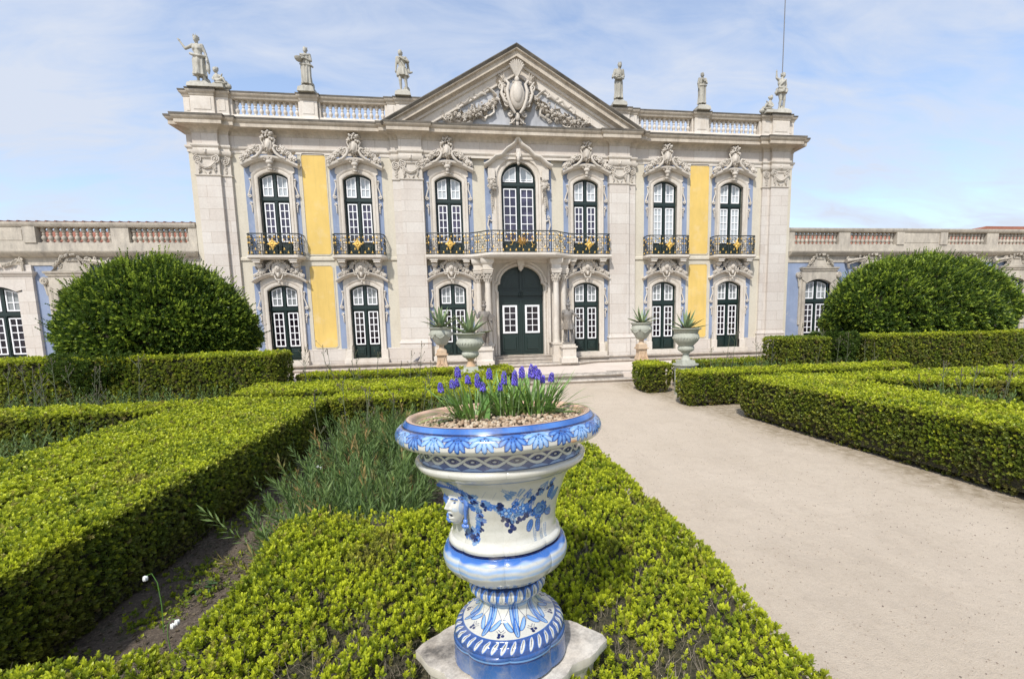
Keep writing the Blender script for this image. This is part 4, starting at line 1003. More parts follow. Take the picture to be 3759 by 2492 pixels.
def c2(m):
    dress(1.28,.12,0,10,.92)(m); band(m,[(-.18,-.06,1.36),(0,-.14,1.28),(.18,-.04,1.36),(.1,.12,1.38),(-.12,.12,1.38)],.05); band(m,[(-.22,-.08,.95),(0,-.17,.90),(.24,-.06,.92),(.3,.02,.86)],.045)
def p2(q):
    q.lathe([(.04,-.05),(.12,0),(.17,.07),(.18,.12),(.15,.12)],14,(-.22,-.16,1.04)); 
    for i in range(12): q.ball((-.22+random.uniform(-.12,.12),-.16+random.uniform(-.1,.1),1.18),.045,6,5)
    return 'basket'
statue(-7.93,YP-.02,ZP,'draped woman statue holding a basket, on the pedestal between the two left balustrades',
    stand(.02,Rwr=(-.10,-.20,1.10),Rel=(-.27,-.03,1.10),Lwr=(-.04,-.22,1.16),Lel=(.25,-.04,1.10)),c2,.86,plinth=(.30,.26,.17),hair='bun',props=p2)
def c3(m):
    drape(m,[(0,0,.98,.15,.12,.4),(0,0,.88,.18,.15,.8),(0,0,.72,.21,.17,1.2),(.02,0,.62,.22,.18,1.4)],9); band(m,[(.12,-.08,1.36),(.22,.06,1.2),(.24,.10,.95),(.30,.02,.80),(.42,-.04,.80)],[.04,.06,.06,.05,.04]); band(m,[(-.14,-.08,1.34),(0,-.13,1.15),(.14,-.10,.95)],.035)
statue(-4.40,YP-.06,ZP,'youth statue with bare legs and a cloak blowing sideways, left of the pediment',
    stand(-.03,Lwr=(-.02,-.17,1.28),Lel=(.27,-.05,1.20),Rel=(-.24,.0,1.10),Rwr=(-.26,-.04,.86),Rkn=(-.10,-.04,.47),Lkn=(.12,-.02,.47),head=(-.06,-.03,1.55),look=(-.4,-1,.1)),c3,.92,male=True,plinth=(.30,.26,.15))
def c4(m):
    dress(.96,.14,0,8,.85)(m); band(m,[(-.24,-.12,.98),(-.1,-.20,.92),(.06,-.2,.93),(.2,-.1,.98)],.055); band(m,[(-.3,-.04,1.0),(-.2,0,1.2),(-.17,.04,1.38)],.05)
def p4(q):
    q.ball((-.12,-.18,1.0),(.17,.1,.07),10,7)
    for i in range(9): q.ball((-.12+random.uniform(-.12,.12),-.2,1.05),.04,6,5)
    return 'fruit_fold'
statue(4.24,YP-.06,ZP,'crowned standing statue gathering its robe in front, right of the pediment',
    stand(.03,Rwr=(-.20,-.17,1.00),Rel=(-.27,.0,1.10),Lwr=(.10,-.18,.98),Lel=(.24,-.02,1.10),head=(.05,-.03,1.56)),c4,.92,male=True,plinth=(.31,.26,.15),hair='crown',props=p4)
def c5(m):
    dress(1.30,.12,0,7,.90)(m); band(m,[(-.2,-.06,1.34),(-.26,-.08,1.1),(-.2,-.05,.88),(-.16,-.05,.8)],[.05,.06,.06,.03]); band(m,[(-.18,-.10,1.0),(.02,-.17,.98),(.2,-.08,1.0)],.04)
statue(7.93,YP-.02,ZP,'slender draped woman statue with folded arms, between the two right balustrades',
    stand(.0,Lwr=(-.03,-.18,1.22),Lel=(.24,-.04,1.14),Rwr=(.04,-.17,1.18),Rel=(-.25,-.02,1.12),head=(-.01,-.02,1.55),look=(-.3,-1,0)),c5,.82,plinth=(.30,.26,.15),hair='bun')
def c6(m):
    drape(m,[(0,0,1.06,.16,.13,.4),(0,0,.95,.21,.17,.8),(-.01,0,.84,.25,.20,1.2),(-.02,0,.76,.23,.19,1.2)],7); band(m,[(-.24,-.1,1.0),(0,-.18,.93),(.24,-.05,.95),(.1,.15,.98),(-.2,.1,1.0)],.06); band(m,[(.12,-.1,1.36),(-.05,-.15,1.2),(-.2,-.08,1.05)],.05)
statue(11.62,YP,ZP,'statue with one arm flung up, at the right end of the palace roof',
    stand(-.02,Rsh=(-.16,0,1.37),Rel=(-.30,-.02,1.44),Rwr=(-.32,-.04,1.66),Lel=(.24,.02,1.12),Lwr=(.12,-.12,.98),head=(.05,-.02,1.58),look=(.9,-.8,.4),Lkn=(.13,-.02,.48),Rkn=(-.06,-.04,.48)),c6,.93,male=True,plinth=(.34,.28,.14))
# seated cherubs
def cherub(x,sg,label):
    R=empty('cherub_statue',(x,YP-.02,ZP)); tag(R,label,'statue','seated cherubs beside the end statues')
    p=MB(); p.box(-.26,.26,-.26,.24,0,.12,.02,.02); p.build('plinth',M['statue'],R,30)
    b=MB(); q=sg
    b.ball((-.03*q,0,.30),(.11,.10,.15),10,8); b.ball((0,0,.18),(.14,.12,.10),10,8); b.ball((-.06*q,-.02,.56),(.085,.09,.10),12,10); b.ball((-.06*q+.03*q,-.105,.55),(.016,.016,.02),6,5); b.cap((-.04*q,0,.42),.05,(-.06*q,0,.5),.045)
    b.cap((.02,-.06,.17),.065,(.22*q,-.12,.24),.05); b.cap((.22*q,-.12,.24),.045,(.30*q,-.12,.08),.03); b.cap((.0,.04,.16),.065,(.24*q,.04,.18),.05); b.cap((.24*q,.04,.18),.045,(.36*q,.02,.06),.03)
    b.cap((-.10*q,0,.38),.042,(-.16*q,-.06,.24),.032); b.cap((-.16*q,-.06,.24),.03,(-.08*q,-.14,.16),.024); b.cap((.05*q,0,.38),.042,(.14*q,-.08,.30),.032); b.cap((.14*q,-.08,.30),.03,(.2*q,-.12,.38),.024)
    o=remesh(b,'body',M['statue'],.012,R); o.location=(0,0,.12)
    d=MB(); d.ball((.1*q,0,.08),(.26,.18,.07),12,6,jit=.15); d.ball((.34*q,-.02,.0),(.12,.10,.10),8,6,jit=.2); d.ball((-.12*q,.02,.06),(.12,.14,.08),8,6,jit=.2)
    o=remesh(d,'drapery',M['statue'],.014,R); o.location=(0,0,.12)
    h=MB(); 
    for i in range(18): a=random.uniform(0,2*PI); h.ball((-.06*q+math.cos(a)*.07,math.sin(a)*.07+.01,.60+random.uniform(-.03,.05)),.032,6,5)
    o=remesh(h,'hair',M['statue'],.012,R); o.location=(0,0,.12)
cherub(-11.02,1,'small seated cherub statue beside the crowned woman at the roof\'s left end'); cherub(11.04,-1,'small seated cherub statue beside the arm-raising figure at the roof\'s right end')
# lead soldiers on stone pedestals
def pedestal(m,w,d,z0,z1):
    m.box(-w-.06,w+.06,-d-.06,d+.06,z0,z0+.20); m.box(-w-.02,w+.02,-d-.02,d+.02,z0+.20,z0+.27,.02,.02)
    m.box(-w,w,-d,d,z0+.25,z1-.14); m.box(-w-.05,w+.05,-d-.05,d+.05,z1-.14,z1-.08); m.box(-w+.02,w-.02,-d+.02,d-.02,z1-.08,z1)
def soldier(x,y,label,J,right):
    R=empty('soldier_statue',(x,y,-.282)); tag(R,label,'statue','lead soldiers guarding the entrance door')
    p=MB(); pedestal(p,.28,.24,0,.76); p.build('pedestal',M['stone'],R,30)
    mat=M['lead']; H=.98; b0=.76
    b=MB(); human(b,J,1.15,True); b.box(-.22,.22,-.16,.16,-.01,.04)
    o=remesh(b,'body',mat,.013,R); o.location=(0,0,b0); o.scale=(H,)*3
    c=MB(); px=J['pelvis'][0]
    drape(c,[(px,0,1.34,.15,.11,.1),(px,0,1.22,.185,.14,.1),(px,0,1.05,.165,.135,.2),(px,0,.96,.17,.14,.4),(px,0,.80,.22,.185,1.0),(px,0,.64,.265,.225,1.3),(px,0,.60,.27,.23,1.3)],11,.09)
    for q in (-1,1):
        for i in range(8): a=2*PI*i/8; c.ball(Vector(J['LR'[q<0]+'sh'])+Vector((math.cos(a)*.06,math.sin(a)*.06,-.05)),(.03,.03,.05),6,5)
    for i in range(12): a=2*PI*i/12; c.ball((px+.18*math.cos(a),.15*math.sin(a),.93),(.035,.035,.06),6,5)
    o=remesh(c,'tunic',mat,.013,R,it=2); o.location=(0,0,b0); o.scale=(H,)*3
    h=MB(); hd=Vector(J['head']); f=Vector(J['look']).normalized()
    h.ball(hd-f*.015+Vector((0,0,.05)),(.095,.105,.09),12,8); h.tube([tuple(hd+Vector((math.cos(a)*.10,math.sin(a)*.115,.035))) for a in [2*PI*i/14 for i in range(15)]],.016,6)
    h.tube([tuple(hd+Vector((0,.09,.02))),tuple(hd+Vector((0,.10,-.08)))],.05,8)
    if right: h.ball(hd+f*.08+Vector((0,0,-.10)),(.05,.04,.06),8,6)                      # beard
    for i in range(7):
        a=-.9+i*.3; h.tube([tuple(hd+Vector((0,.0,.13))),tuple(hd+Vector((math.sin(a)*.05,0,.20))),tuple(hd+Vector((math.sin(a)*.13,.02,.24+.04*math.cos(a*2))))],[.022,.018,.005],5)
    h.ball(hd+Vector((.03,.0,.17)),(.06,.035,.045),8,6)
    o=h.build('helmet',mat,R,50); o.location=(0,0,b0); o.scale=(H,)*3
    for s in 'LR':
        g=MB(); kn,an=Vector(J[s+'kn']),Vector(J[s+'an']); g.tube([tuple(kn+Vector((0,0,-.04))),tuple(kn*.5+an*.5),tuple(an+Vector((0,0,.10)))],[.068,.072,.052],10); g.tube([tuple(an+Vector((0,0,.10))),tuple(an+Vector((0,0,.06)))],.062,10)
        o=g.build('boot',mat,R,50); o.location=(0,0,b0); o.scale=(H,)*3
    if not right:
        g=MB(); g.lathe([(.0,-.05),(.08,-.045),(.155,-.01),(.165,.015),(.14,.015)],20); g.tube([(.09*math.cos(a),.09*math.sin(a),-.045) for a in [2*PI*i/12 for i in range(13)]],.01,5)
        o=g.build('shield',mat,R,50); o.location=(.30,-.17,b0+1.12*H); o.rotation_euler=(rad(80),0,rad(25))
soldier(-1.60,-1.22,'lead soldier statue with plumed helmet and round shield, left of the entrance door',
    stand(.0,Lel=(.28,-.03,1.18),Lwr=(.27,-.18,1.10),Rel=(-.27,.0,1.16),Rwr=(-.34,.03,1.36),head=(-.0,-.02,1.58),look=(.3,-1,0),Rkn=(-.06,-.12,.50),Ran=(-.02,.06,.12),Lkn=(.10,-.02,.48),Lan=(.10,.0,.08)),False)
soldier(1.80,-1.05,'bearded lead soldier statue stretching one arm out, right of the entrance door',
    stand(-.02,Lsh=(.15,-.06,1.36),Lel=(.30,-.14,1.18),Lwr=(.50,-.20,1.02),Rel=(-.22,.06,1.10),Rwr=(-.16,.12,.92),head=(.0,-.03,1.57),look=(.25,-1,-.1),Lkn=(.16,-.02,.48),Lan=(.20,.0,.08),Rkn=(-.12,0,.48),Ran=(-.16,.02,.08)),True)
# thin mast behind the right roof statue
m=MB(); m.tube([(12.02,.5,9.1),(12.02,.5,17.5)],.022,6); m.tube([(12.02,.5,9.1),(12.02,.5,9.5)],.04,8); o=m.build('roof_mast',plain('grey_steel',(.17,.175,.19),.5)); tag(o,'thin grey metal mast rising beside the arm-raising roof statue','mast')
# pigeon-like bird at the foot of the wall
b=MB(); b.ball((0,0,.10),(.055,.10,.06),10,8,rot=Matrix.Rotation(rad(-25),3,'X')); b.cap((0,-.07,.15),.03,(0,-.09,.20),.028); b.cap((0,-.11,.20),.010,(0,-.14,.195),.004,6); b.cap((0,.08,.07),.03,(0,.17,.03),.015)
for q in (-1,1): b.cap((q*.02,0,.06),.008,(q*.02,-.01,0),.007,6)
o=remesh(b,'pigeon',plain('grey_feathers',(.10,.10,.12),.7,var=.3,scale=20),.007); o.location=(-4.35,-.42,-.125); o.rotation_euler=(0,0,rad(70)); tag(o,'grey pigeon perched on the step at the foot of the pilaster','bird')
# ------------------------------------------------------------------ urns and agaves
def agave(x,y,z,label,n=16,L=.75,seed=1):
    r=random.Random(seed); R=empty('agave_plant',(x,y,z)); tag(R,label,'plant','spiky agaves in stone urns')
    m=MB()
    for i in range(n):
        t=i/(n-1); a=i*2.399+r.uniform(-.2,.2); el=rad(12+72*t)+r.uniform(-.08,.08); l=L*(1.0-.25*abs(t-.45))*r.uniform(.85,1.1); w_=.058*L/.75*r.uniform(.9,1.1)
        ca,sa=math.cos(a),math.sin(a); N=9; vs=[]
        for k in range(N+1):
            u=k/N; hor=l*u*math.cos(el)+.03; ver=l*u*math.sin(el)+(-.22*(1-t)*u*u*l if el<.9 else 0)+(.20*u*u*l if el<.5 else 0)
            ww=w_*(.75+.9*u-1.65*u**2.2) if k<N else .001; ww=max(ww,.002)
            px,py,pz=ca*hor,sa*hor,ver
            up=Vector((-ca*math.sin(el),-sa*math.sin(el),math.cos(el)))
            sd=Vector((-sa,ca,0))
            for q,th in ((-1,.35),(0,-.0),(1,.35)):
                p_=Vector((px,py,pz))+sd*(q*ww)+up*(ww*th*(1 if q else 0)); vs.append(p_)
            vs.append(Vector((px,py,pz))-up*(ww*.28))
        fs=[]
        for k in range(N):
            b_=4*k; c=4*(k+1)
            fs+=[(b_,b_+1,c+1,c),(b_+1,b_+2,c+2,c+1),(b_+2,b_+3,c+3,c+2),(b_+3,b_,c,c+3)]
        m.add(vs,fs)
    m.build('leaves',M['agave'],R,50)
    d=MB(); d.ball((0,0,.01),(.13,.13,.07),12,6,jit=.2)
    for i in range(7): a=r.uniform(0,2*PI); d.leaf(math.cos(a)*.05,.0,r.uniform(.0,PI),.22,.02,.05)
    d.build('withered_base',plain('dry_brown_leaf',(.10,.055,.03),.9,var=.3),R,True)
t=NT('agave_leaf'); t.r(.45); k=t.mix(t.ramp(t.noise(4,3),[(.35,(0,0,0)),(.65,(1,1,1))]),(.12,.19,.10),(.24,.30,.13)); t.col(k); M['agave']=t.m
def flute(nf,am): return lambda a,z: 1+am*abs(math.sin(nf*a/2))-am
def urn_fluted(x,y,z,label,stem):
    R=empty('stone_urn',(x,y,z)); tag(R,label,'urn','carved stone urns on the terrace edge')
    b=MB(); b.lathe([(.30,.86),(.33,.89),(.345,.95),(.40,.985),(.42,1.0),(.42,1.015),(.37,1.02),(.32,.985),(.30,.93),(.0,.93)],72,mod=lambda a,zz:1+(.018*math.sin(18*a) if zz>.975 else 0))
    b.lathe([(.20,.50),(.215,.53),(.26,.58),(.33,.65),(.362,.73),(.362,.79),(.345,.84),(.325,.865),(.32,.88),(.335,.89)],48)
    o=b.build('bowl',M['urn'],R,50)
    g=MB(); g.lathe([(.10,.325),(.16,.34),(.21,.38),(.235,.43),(.23,.48),(.205,.51),(.19,.52)],96,mod=flute(26,.09)); 
    for i in range(28):
        a=2*PI*i/28; g.tube([(.365*math.cos(a),.365*math.sin(a),.76),(.368*math.cos(a+.06),.368*math.sin(a+.06),.72),(.365*math.cos(a+.12),.365*math.sin(a+.12),.76)],.012,5)
    g.build('fluting',M['urn'],o,60)
    s=MB(); s.lathe([(.14,.10),(.135,.12),(.115,.15),(.095,.20),(.085,.27),(.088,.29),(.12,.30),(.125,.32),(.11,.335)],32); s.build('stem',stem,R,50)
    s=MB(); s.box(-.20,.20,-.20,.20,.0,.105,.01,.01); s.lathe([(.30,-.9),(.31,-.05),(.36,-.045),(.37,-.02),(.35,.0),(.1,.001)],32); s.build('pedestal',M['urn'],R,40)
    d=MB(); d.lathe([(.30,.93),(.15,.96),(.0,.97)],20); d.build('soil',M['soil'],R)
    return R
def urn_tall(x,y,z,label):
    R=empty('stone_urn',(x,y,z)); tag(R,label,'urn','carved stone urns on the terrace edge')
    s=MB(); s.box(-.23,.23,-.23,.23,0,.30); s.box(-.20,.20,-.20,.20,.30,.34,.02,.02)
    q=[(.20,.34),(.205,.38),(.18,.46),(.155,.56),(.15,.68),(.17,.76)]
    for (w0,z0),(w1,z1) in zip(q[:-1],q[1:]): s.add([(-w0,-w0,z0),(w0,-w0,z0),(w0,w0,z0),(-w0,w0,z0),(-w1,-w1,z1),(w1,-w1,z1),(w1,w1,z1),(-w1,w1,z1)],[(0,1,5,4),(1,2,6,5),(2,3,7,6),(3,0,4,7)])
    s.box(-.21,.21,-.21,.21,.76,.80); s.box(-.17,.17,-.17,.17,.80,.93,.01,.01)
    for sx in (-1,1): s.tube([(sx*.13,-.20,.40),(sx*.06,-.19,.50),(sx*.07,-.165,.62),(sx*.10,-.165,.70)],.012,5)
    s.tube([(-.06,-.20,.42),(0,-.20,.47),(.06,-.20,.42)],.012,5)
    s.lathe([(.16,.93),(.14,.96),(.10,.98),(.085,1.02),(.08,1.07),(.095,1.10)],28)
    s.build('pedestal',M['pedestal'],R,40)
    b=MB(); b.lathe([(.08,1.10),(.13,1.105),(.18,1.13),(.23,1.20),(.29,1.30),(.35,1.40),(.375,1.48),(.365,1.56),(.35,1.60),(.345,1.64),(.37,1.66),(.40,1.69),(.405,1.72),(.36,1.725),(.33,1.68),(.32,1.66),(.0,1.66)],40)
    o=b.build('bowl',M['urn'],R,50)
    g=MB()
    for k in range(6):
        for i in range(12):
            t_=i/11; a=2*PI*(k+t_)/6; zz=1.50-.13*math.sin(PI*t_); rr=.36-.03*math.sin(PI*t_); g.ball((rr*math.cos(a),rr*math.sin(a),zz),(.03,.03,.028),6,5,jit=.3)
        a=2*PI*k/6; g.ball((.385*math.cos(a),.385*math.sin(a),1.49),(.04,.04,.05),7,6,jit=.2)
    g.build('garland',M['urn'],o,60)
    d=MB(); d.lathe([(.32,1.66),(.15,1.69),(.0,1.70)],20); d.build('soil',M['soil'],R); return R
UL=urn_tall(-3.15,-3.3,-.4,'garlanded urn on a tall carved sandstone pedestal, left of the entrance'); UR=urn_tall(4.12,-3.2,-.4,'garlanded urn on a tall carved sandstone pedestal, right of the entrance')
urn_fluted(-2.13,-6.82,.20,'wide fluted urn on a yellow stone stem rising from the left box hedge',M['pedestal']); urn_fluted(4.0,-7.0,.19,'wide fluted urn on a grey marble stem rising from the right box hedge',M['urn'])
agave(-3.15,-3.3,1.28,'broad green agave in the garlanded urn left of the entrance',20,.85,3); agave(4.12,-3.2,1.28,'upright agave in the garlanded urn right of the entrance',15,.72,5)
agave(-2.13,-6.82,1.16,'yellow-green agave in the fluted urn on the left, partly in front of a soldier',15,.80,9); agave(4.0,-7.0,1.15,'agave with sprawling thin leaves in the fluted urn on the right',14,.70,14)
# ------------------------------------------------------------------ blue and white garden urn in the foreground
VX,VY,VZ=-1.890,-17.44,.25
SH=0.0
VR=empty('flower_urn',(VX,VY,VZ),(rad(-4.0),rad(-.9),0)); VR.scale=(1,1,1.032); tag(VR,'blue and white painted ceramic urn planted with purple flowers, in the foreground','urn')
SEC=[('in',[(.300,.905),(.322,.930)],10),('terra',[(.322,.930),(.328,.949),(.344,.954),(.349,.952)],14),('band',[(.349,.952),(.356,.943),(.364,.930)],18),
('roll',[(.364,.930),(.373,.927),(.385,.916),(.391,.900),(.390,.884),(.380,.870),(.354,.861),(.316,.858)],110),
('guil',[(.316,.858),(.302,.853),(.300,.835),(.301,.815),(.307,.801)],70),
('lip',[(.307,.801),(.320,.797),(.325,.787),(.320,.774),(.300,.757),(.288,.750)],36),
('crease',[(.288,.750),(.276,.749),(.272,.745)],8),
('body',[(.272,.745),(.258,.728),(.240,.693),(.220,.645),(.203,.595),(.194,.550),(.192,.510),(.196,.495)],190),
('foot',[(.196,.495),(.206,.489),(.210,.479),(.206,.467),(.199,.461)],24),
('belly',[(.199,.461),(.214,.456),(.227,.440),(.231,.417),(.225,.389),(.205,.360),(.172,.332),(.135,.311),(.118,.303)],110),
('ring',[(.118,.303),(.131,.296),(.137,.280),(.135,.262),(.122,.243),(.106,.234)],60),
('stem',[(.106,.234),(.096,.226),(.092,.210),(.096,.190),(.110,.166),(.132,.150),(.160,.140),(.168,.137)],90),
('rope',[(.168,.137),(.173,.130),(.186,.124),(.194,.110),(.197,.096)],36),
('wall',[(.197,.096),(.203,.090),(.203,.080),(.200,.068),(.200,.0)],44)]
NTH=1024
def catrom(P,n):
    P=np.array(P,float); d=np.r_[0,np.cumsum(np.hypot(*np.diff(P,axis=0).T))]; t=np.linspace(0,d[-1],n)
    Q=np.c_[np.interp(t,d,P[:,0]),np.interp(t,d,P[:,1])]
    for _ in range(max(1,n//14)): Q[1:-1]=(Q[:-2]+2*Q[1:-1]+Q[2:])/4
    return Q
rows=[];RNG={}
for nm,P,n in SEC:
    Q=catrom(P,n); RNG[nm]=(len(rows),len(rows)+n); rows+=list(Q)
rows=np.array(rows); NR=len(rows)
rows[:,0]*=np.interp(rows[:,1],[0,.3,.55,.75,.98],[1.17,1.13,1.10,1.07,1.055])
phi=np.linspace(-PI,PI,NTH,endpoint=False)           # 0 = towards the camera
W_=np.array((.56,.55,.49)); DK=np.array((.008,.016,.07)); MD=np.array((.035,.125,.40)); LT=np.array((.16,.32,.60)); PL=np.array((.36,.47,.60)); TC=np.array((.62,.40,.27)); GR=np.array((.45,.47,.46))
C_=np.empty((NR,NTH,3)); C_[:]=W_
wob=lambda k,s=0: .5+.5*np.sin(phi[None,:]*k+s+2*np.sin(phi[None,:]*3+s))
class Reg:
    def __init__(s,nm):
        a,b=RNG[nm]; s.a,s.b=a,b; q=rows[a:b]; s.s=np.r_[0,np.cumsum(np.hypot(*np.diff(q,axis=0).T))]; s.r=float(q[:,0].mean()); s.c=C_[a:b]; s.z=q[:,1]
    def loc(s,p,y):
        dx=((phi-p+PI)%(2*PI)-PI)*s.r; return dx[None,:],(s.s-y)[:,None]
    def ell(s,p,y,rx,ry,ang,col,al=1.0):
        dx,dy=s.loc(p,y); c,n=math.cos(ang),math.sin(ang); R_=max(rx,ry)*1.1
        ci=np.where(np.abs(dx[0])<R_)[0]; ri=np.where(np.abs(dy[:,0])<R_)[0]
        if len(ci)==0 or len(ri)==0: return
        X=dx[:,ci];Y=dy[ri]; u=(X*c+Y*n)/rx; v=(-X*n+Y*c)/ry; m=(u*u+v*v<1)
        sub=s.c[np.ix_(ri,ci)]; sub[m]=sub[m]*(1-al)+np.array(col)*al; s.c[np.ix_(ri,ci)]=sub
    def line(s,pts,w,col,al=1.0):
        for (p0,y0),(p1,y1) in zip(pts[:-1],pts[1:]):
            n=max(2,int(math.hypot((p1-p0)*s.r,y1-y0)/(w*.6)))
            for i in range(n+1): t=i/n; s.ell(p0+(p1-p0)*t,y0+(y1-y0)*t,w*.5,w*.5,0,col,al)
rp=lambda nm: Reg(nm)
R=rp('in'); R.c[:]=TC*.8
R=rp('terra'); R.c[:]=TC*(.85+.3*wob(9)[...,None])
R=rp('band'); R.c[:]=MD*.9+.25*LT*wob(13)[...,None]; R.c[-4:]=DK*1.3; R.c[:2]=DK
R=rp('roll'); R.c[:]=W_; T_=(R.s/R.s[-1])[:,None,None]; R.c[:]=R.c*(1-np.clip((.34-T_)/.3,0,1)*.8)+MD*1.3*np.clip((.34-T_)/.3,0,1)*.8*(.6+.4*wob(11)[...,None]); NL=28
for i in range(NL):
    p=2*PI*i/NL+.05; dk=i%2==0; f=MD if dk else LT*1.1; k=1.0
    lob=[(.036*math.sin(q)*(1+.05*math.sin(i*3+q*5)),.004+.040*math.cos(q),.0078,.0225*(.78+.30*math.cos(q)),q) for q in (-1.25,-.85,-.43,0,.43,.85,1.25)]+[(0,.012,.030,.012,0)]
    for (lx,ly,a,b,an) in lob: R.ell(p+lx/R.r,ly,a+.0020,b+.0020,-an,DK*1.6)
    for (lx,ly,a,b,an) in lob: R.ell(p+lx/R.r,ly,a,b,-an,f*(.9+.2*random.random()))
    for (lx,ly,a,b,an) in lob[:7]:
        R.ell(p+lx*1.05/R.r,ly+.003,a*.50,b*.62,-an,(LT if dk else PL),.65)
    for q in (-1.05,-.64,-.21,.21,.64,1.05): R.line([(p,.010),(p+.046*math.sin(q)/R.r,.008+.046*math.cos(q))],.0017,DK*1.4,.9)
    for q in (-1,1): R.ell(p+q*.012/R.r,.022,.0035,.003,0,DK)
R.c[:3]=DK
for p,y in ((-.52,.085),(.62,.06),(-1.3,.07)):     # chips showing the clay
    for _ in range(7): R.ell(p+random.uniform(-.035,.035),y+random.uniform(-.004,.004),.008,.004,0,(.62,.36,.2))
R=rp('guil'); R.c[:]=np.array((.05,.07,.17)); n=26; per=2*PI/n; R.c[:6]=GR*.6
Hh=R.s[-1]; mid=Hh*.56; am=.015
for r_ in range(R.b-R.a):
    y=R.s[r_]; sc=mid+.030-.010*np.abs(np.sin(phi*n/2)); m=(y>sc-.0)&(y<sc+.010); R.c[r_][m]=LT*.55+GR*.3
for sg in (1,-1):
    yy=mid+sg*am*np.sin(phi*n/2)
    for r_ in range(R.b-R.a):
        d=np.abs(R.s[r_]-yy); R.c[r_][d<.0066]=DK; R.c[r_][d<.0050]=np.array((.56,.57,.50)); 
for i in range(n):
    p=-PI+per*(i+.5); R.ell(p,mid,.013,.0062,0,DK); R.ell(p,mid,.007,.0028,0,GR)
R=rp('lip'); R.c[:]=W_*.97; R.c[:3]=MD*.6; R.c[-7:]=LT*.3+GR*.55
R=rp('crease'); R.c[:]=DK*.6
R=rp('body'); R.c[:]=W_
rnd=random.Random(5)
yz=lambda z: float(np.interp(-z,-R.z,R.s))
def clover(p,y,k=1,c=None):
    c=DK*1.5 if c is None else c
    for a in (0,2.1,4.2): R.ell(p+math.cos(a+rnd.random())*.0065*k/R.r,y+math.sin(a)*.006*k,.0066*k,.0058*k,rnd.random(),c*rnd.uniform(.8,1.5))
def fern(p,y,ang,L,c=None):
    c=LT*.75 if c is None else c
    for i in range(9):
        t=i/8; x0=math.cos(ang)*L*t; y0=math.sin(ang)*L*t
        for q in (-1,1): R.ell(p+(x0+math.cos(ang+q*.9)*.008*(1-.5*t))/R.r,y0+y+math.sin(ang+q*.9)*.008*(1-.5*t),.0065*(1-.4*t),.0018,ang+q*.9,c,.8)
def path_spray(pts,n,dens=1):
    P=[(rad(a),yz(z)) for a,z in pts]; L=[0]
    for a,b in zip(P[:-1],P[1:]): L.append(L[-1]+math.hypot((b[0]-a[0])*R.r,b[1]-a[1]))
    R.line(P,.0028,MD*.6,.9)
    for i in range(n):
        s_=L[-1]*i/(n-1); 
        for j in range(len(P)-1):
            if s_<=L[j+1]+1e-9: t=(s_-L[j])/(L[j+1]-L[j]); p=P[j][0]+(P[j+1][0]-P[j][0])*t; y=P[j][1]+(P[j+1][1]-P[j][1])*t; break
        fern(p,y,rnd.uniform(0,2*PI),.022); fern(p,y,rnd.uniform(0,2*PI),.018,MD*1.2)
        if rnd.random()<.75: clover(p+rnd.uniform(-.012,.012)/R.r,y+rnd.uniform(-.010,.010),1.0)
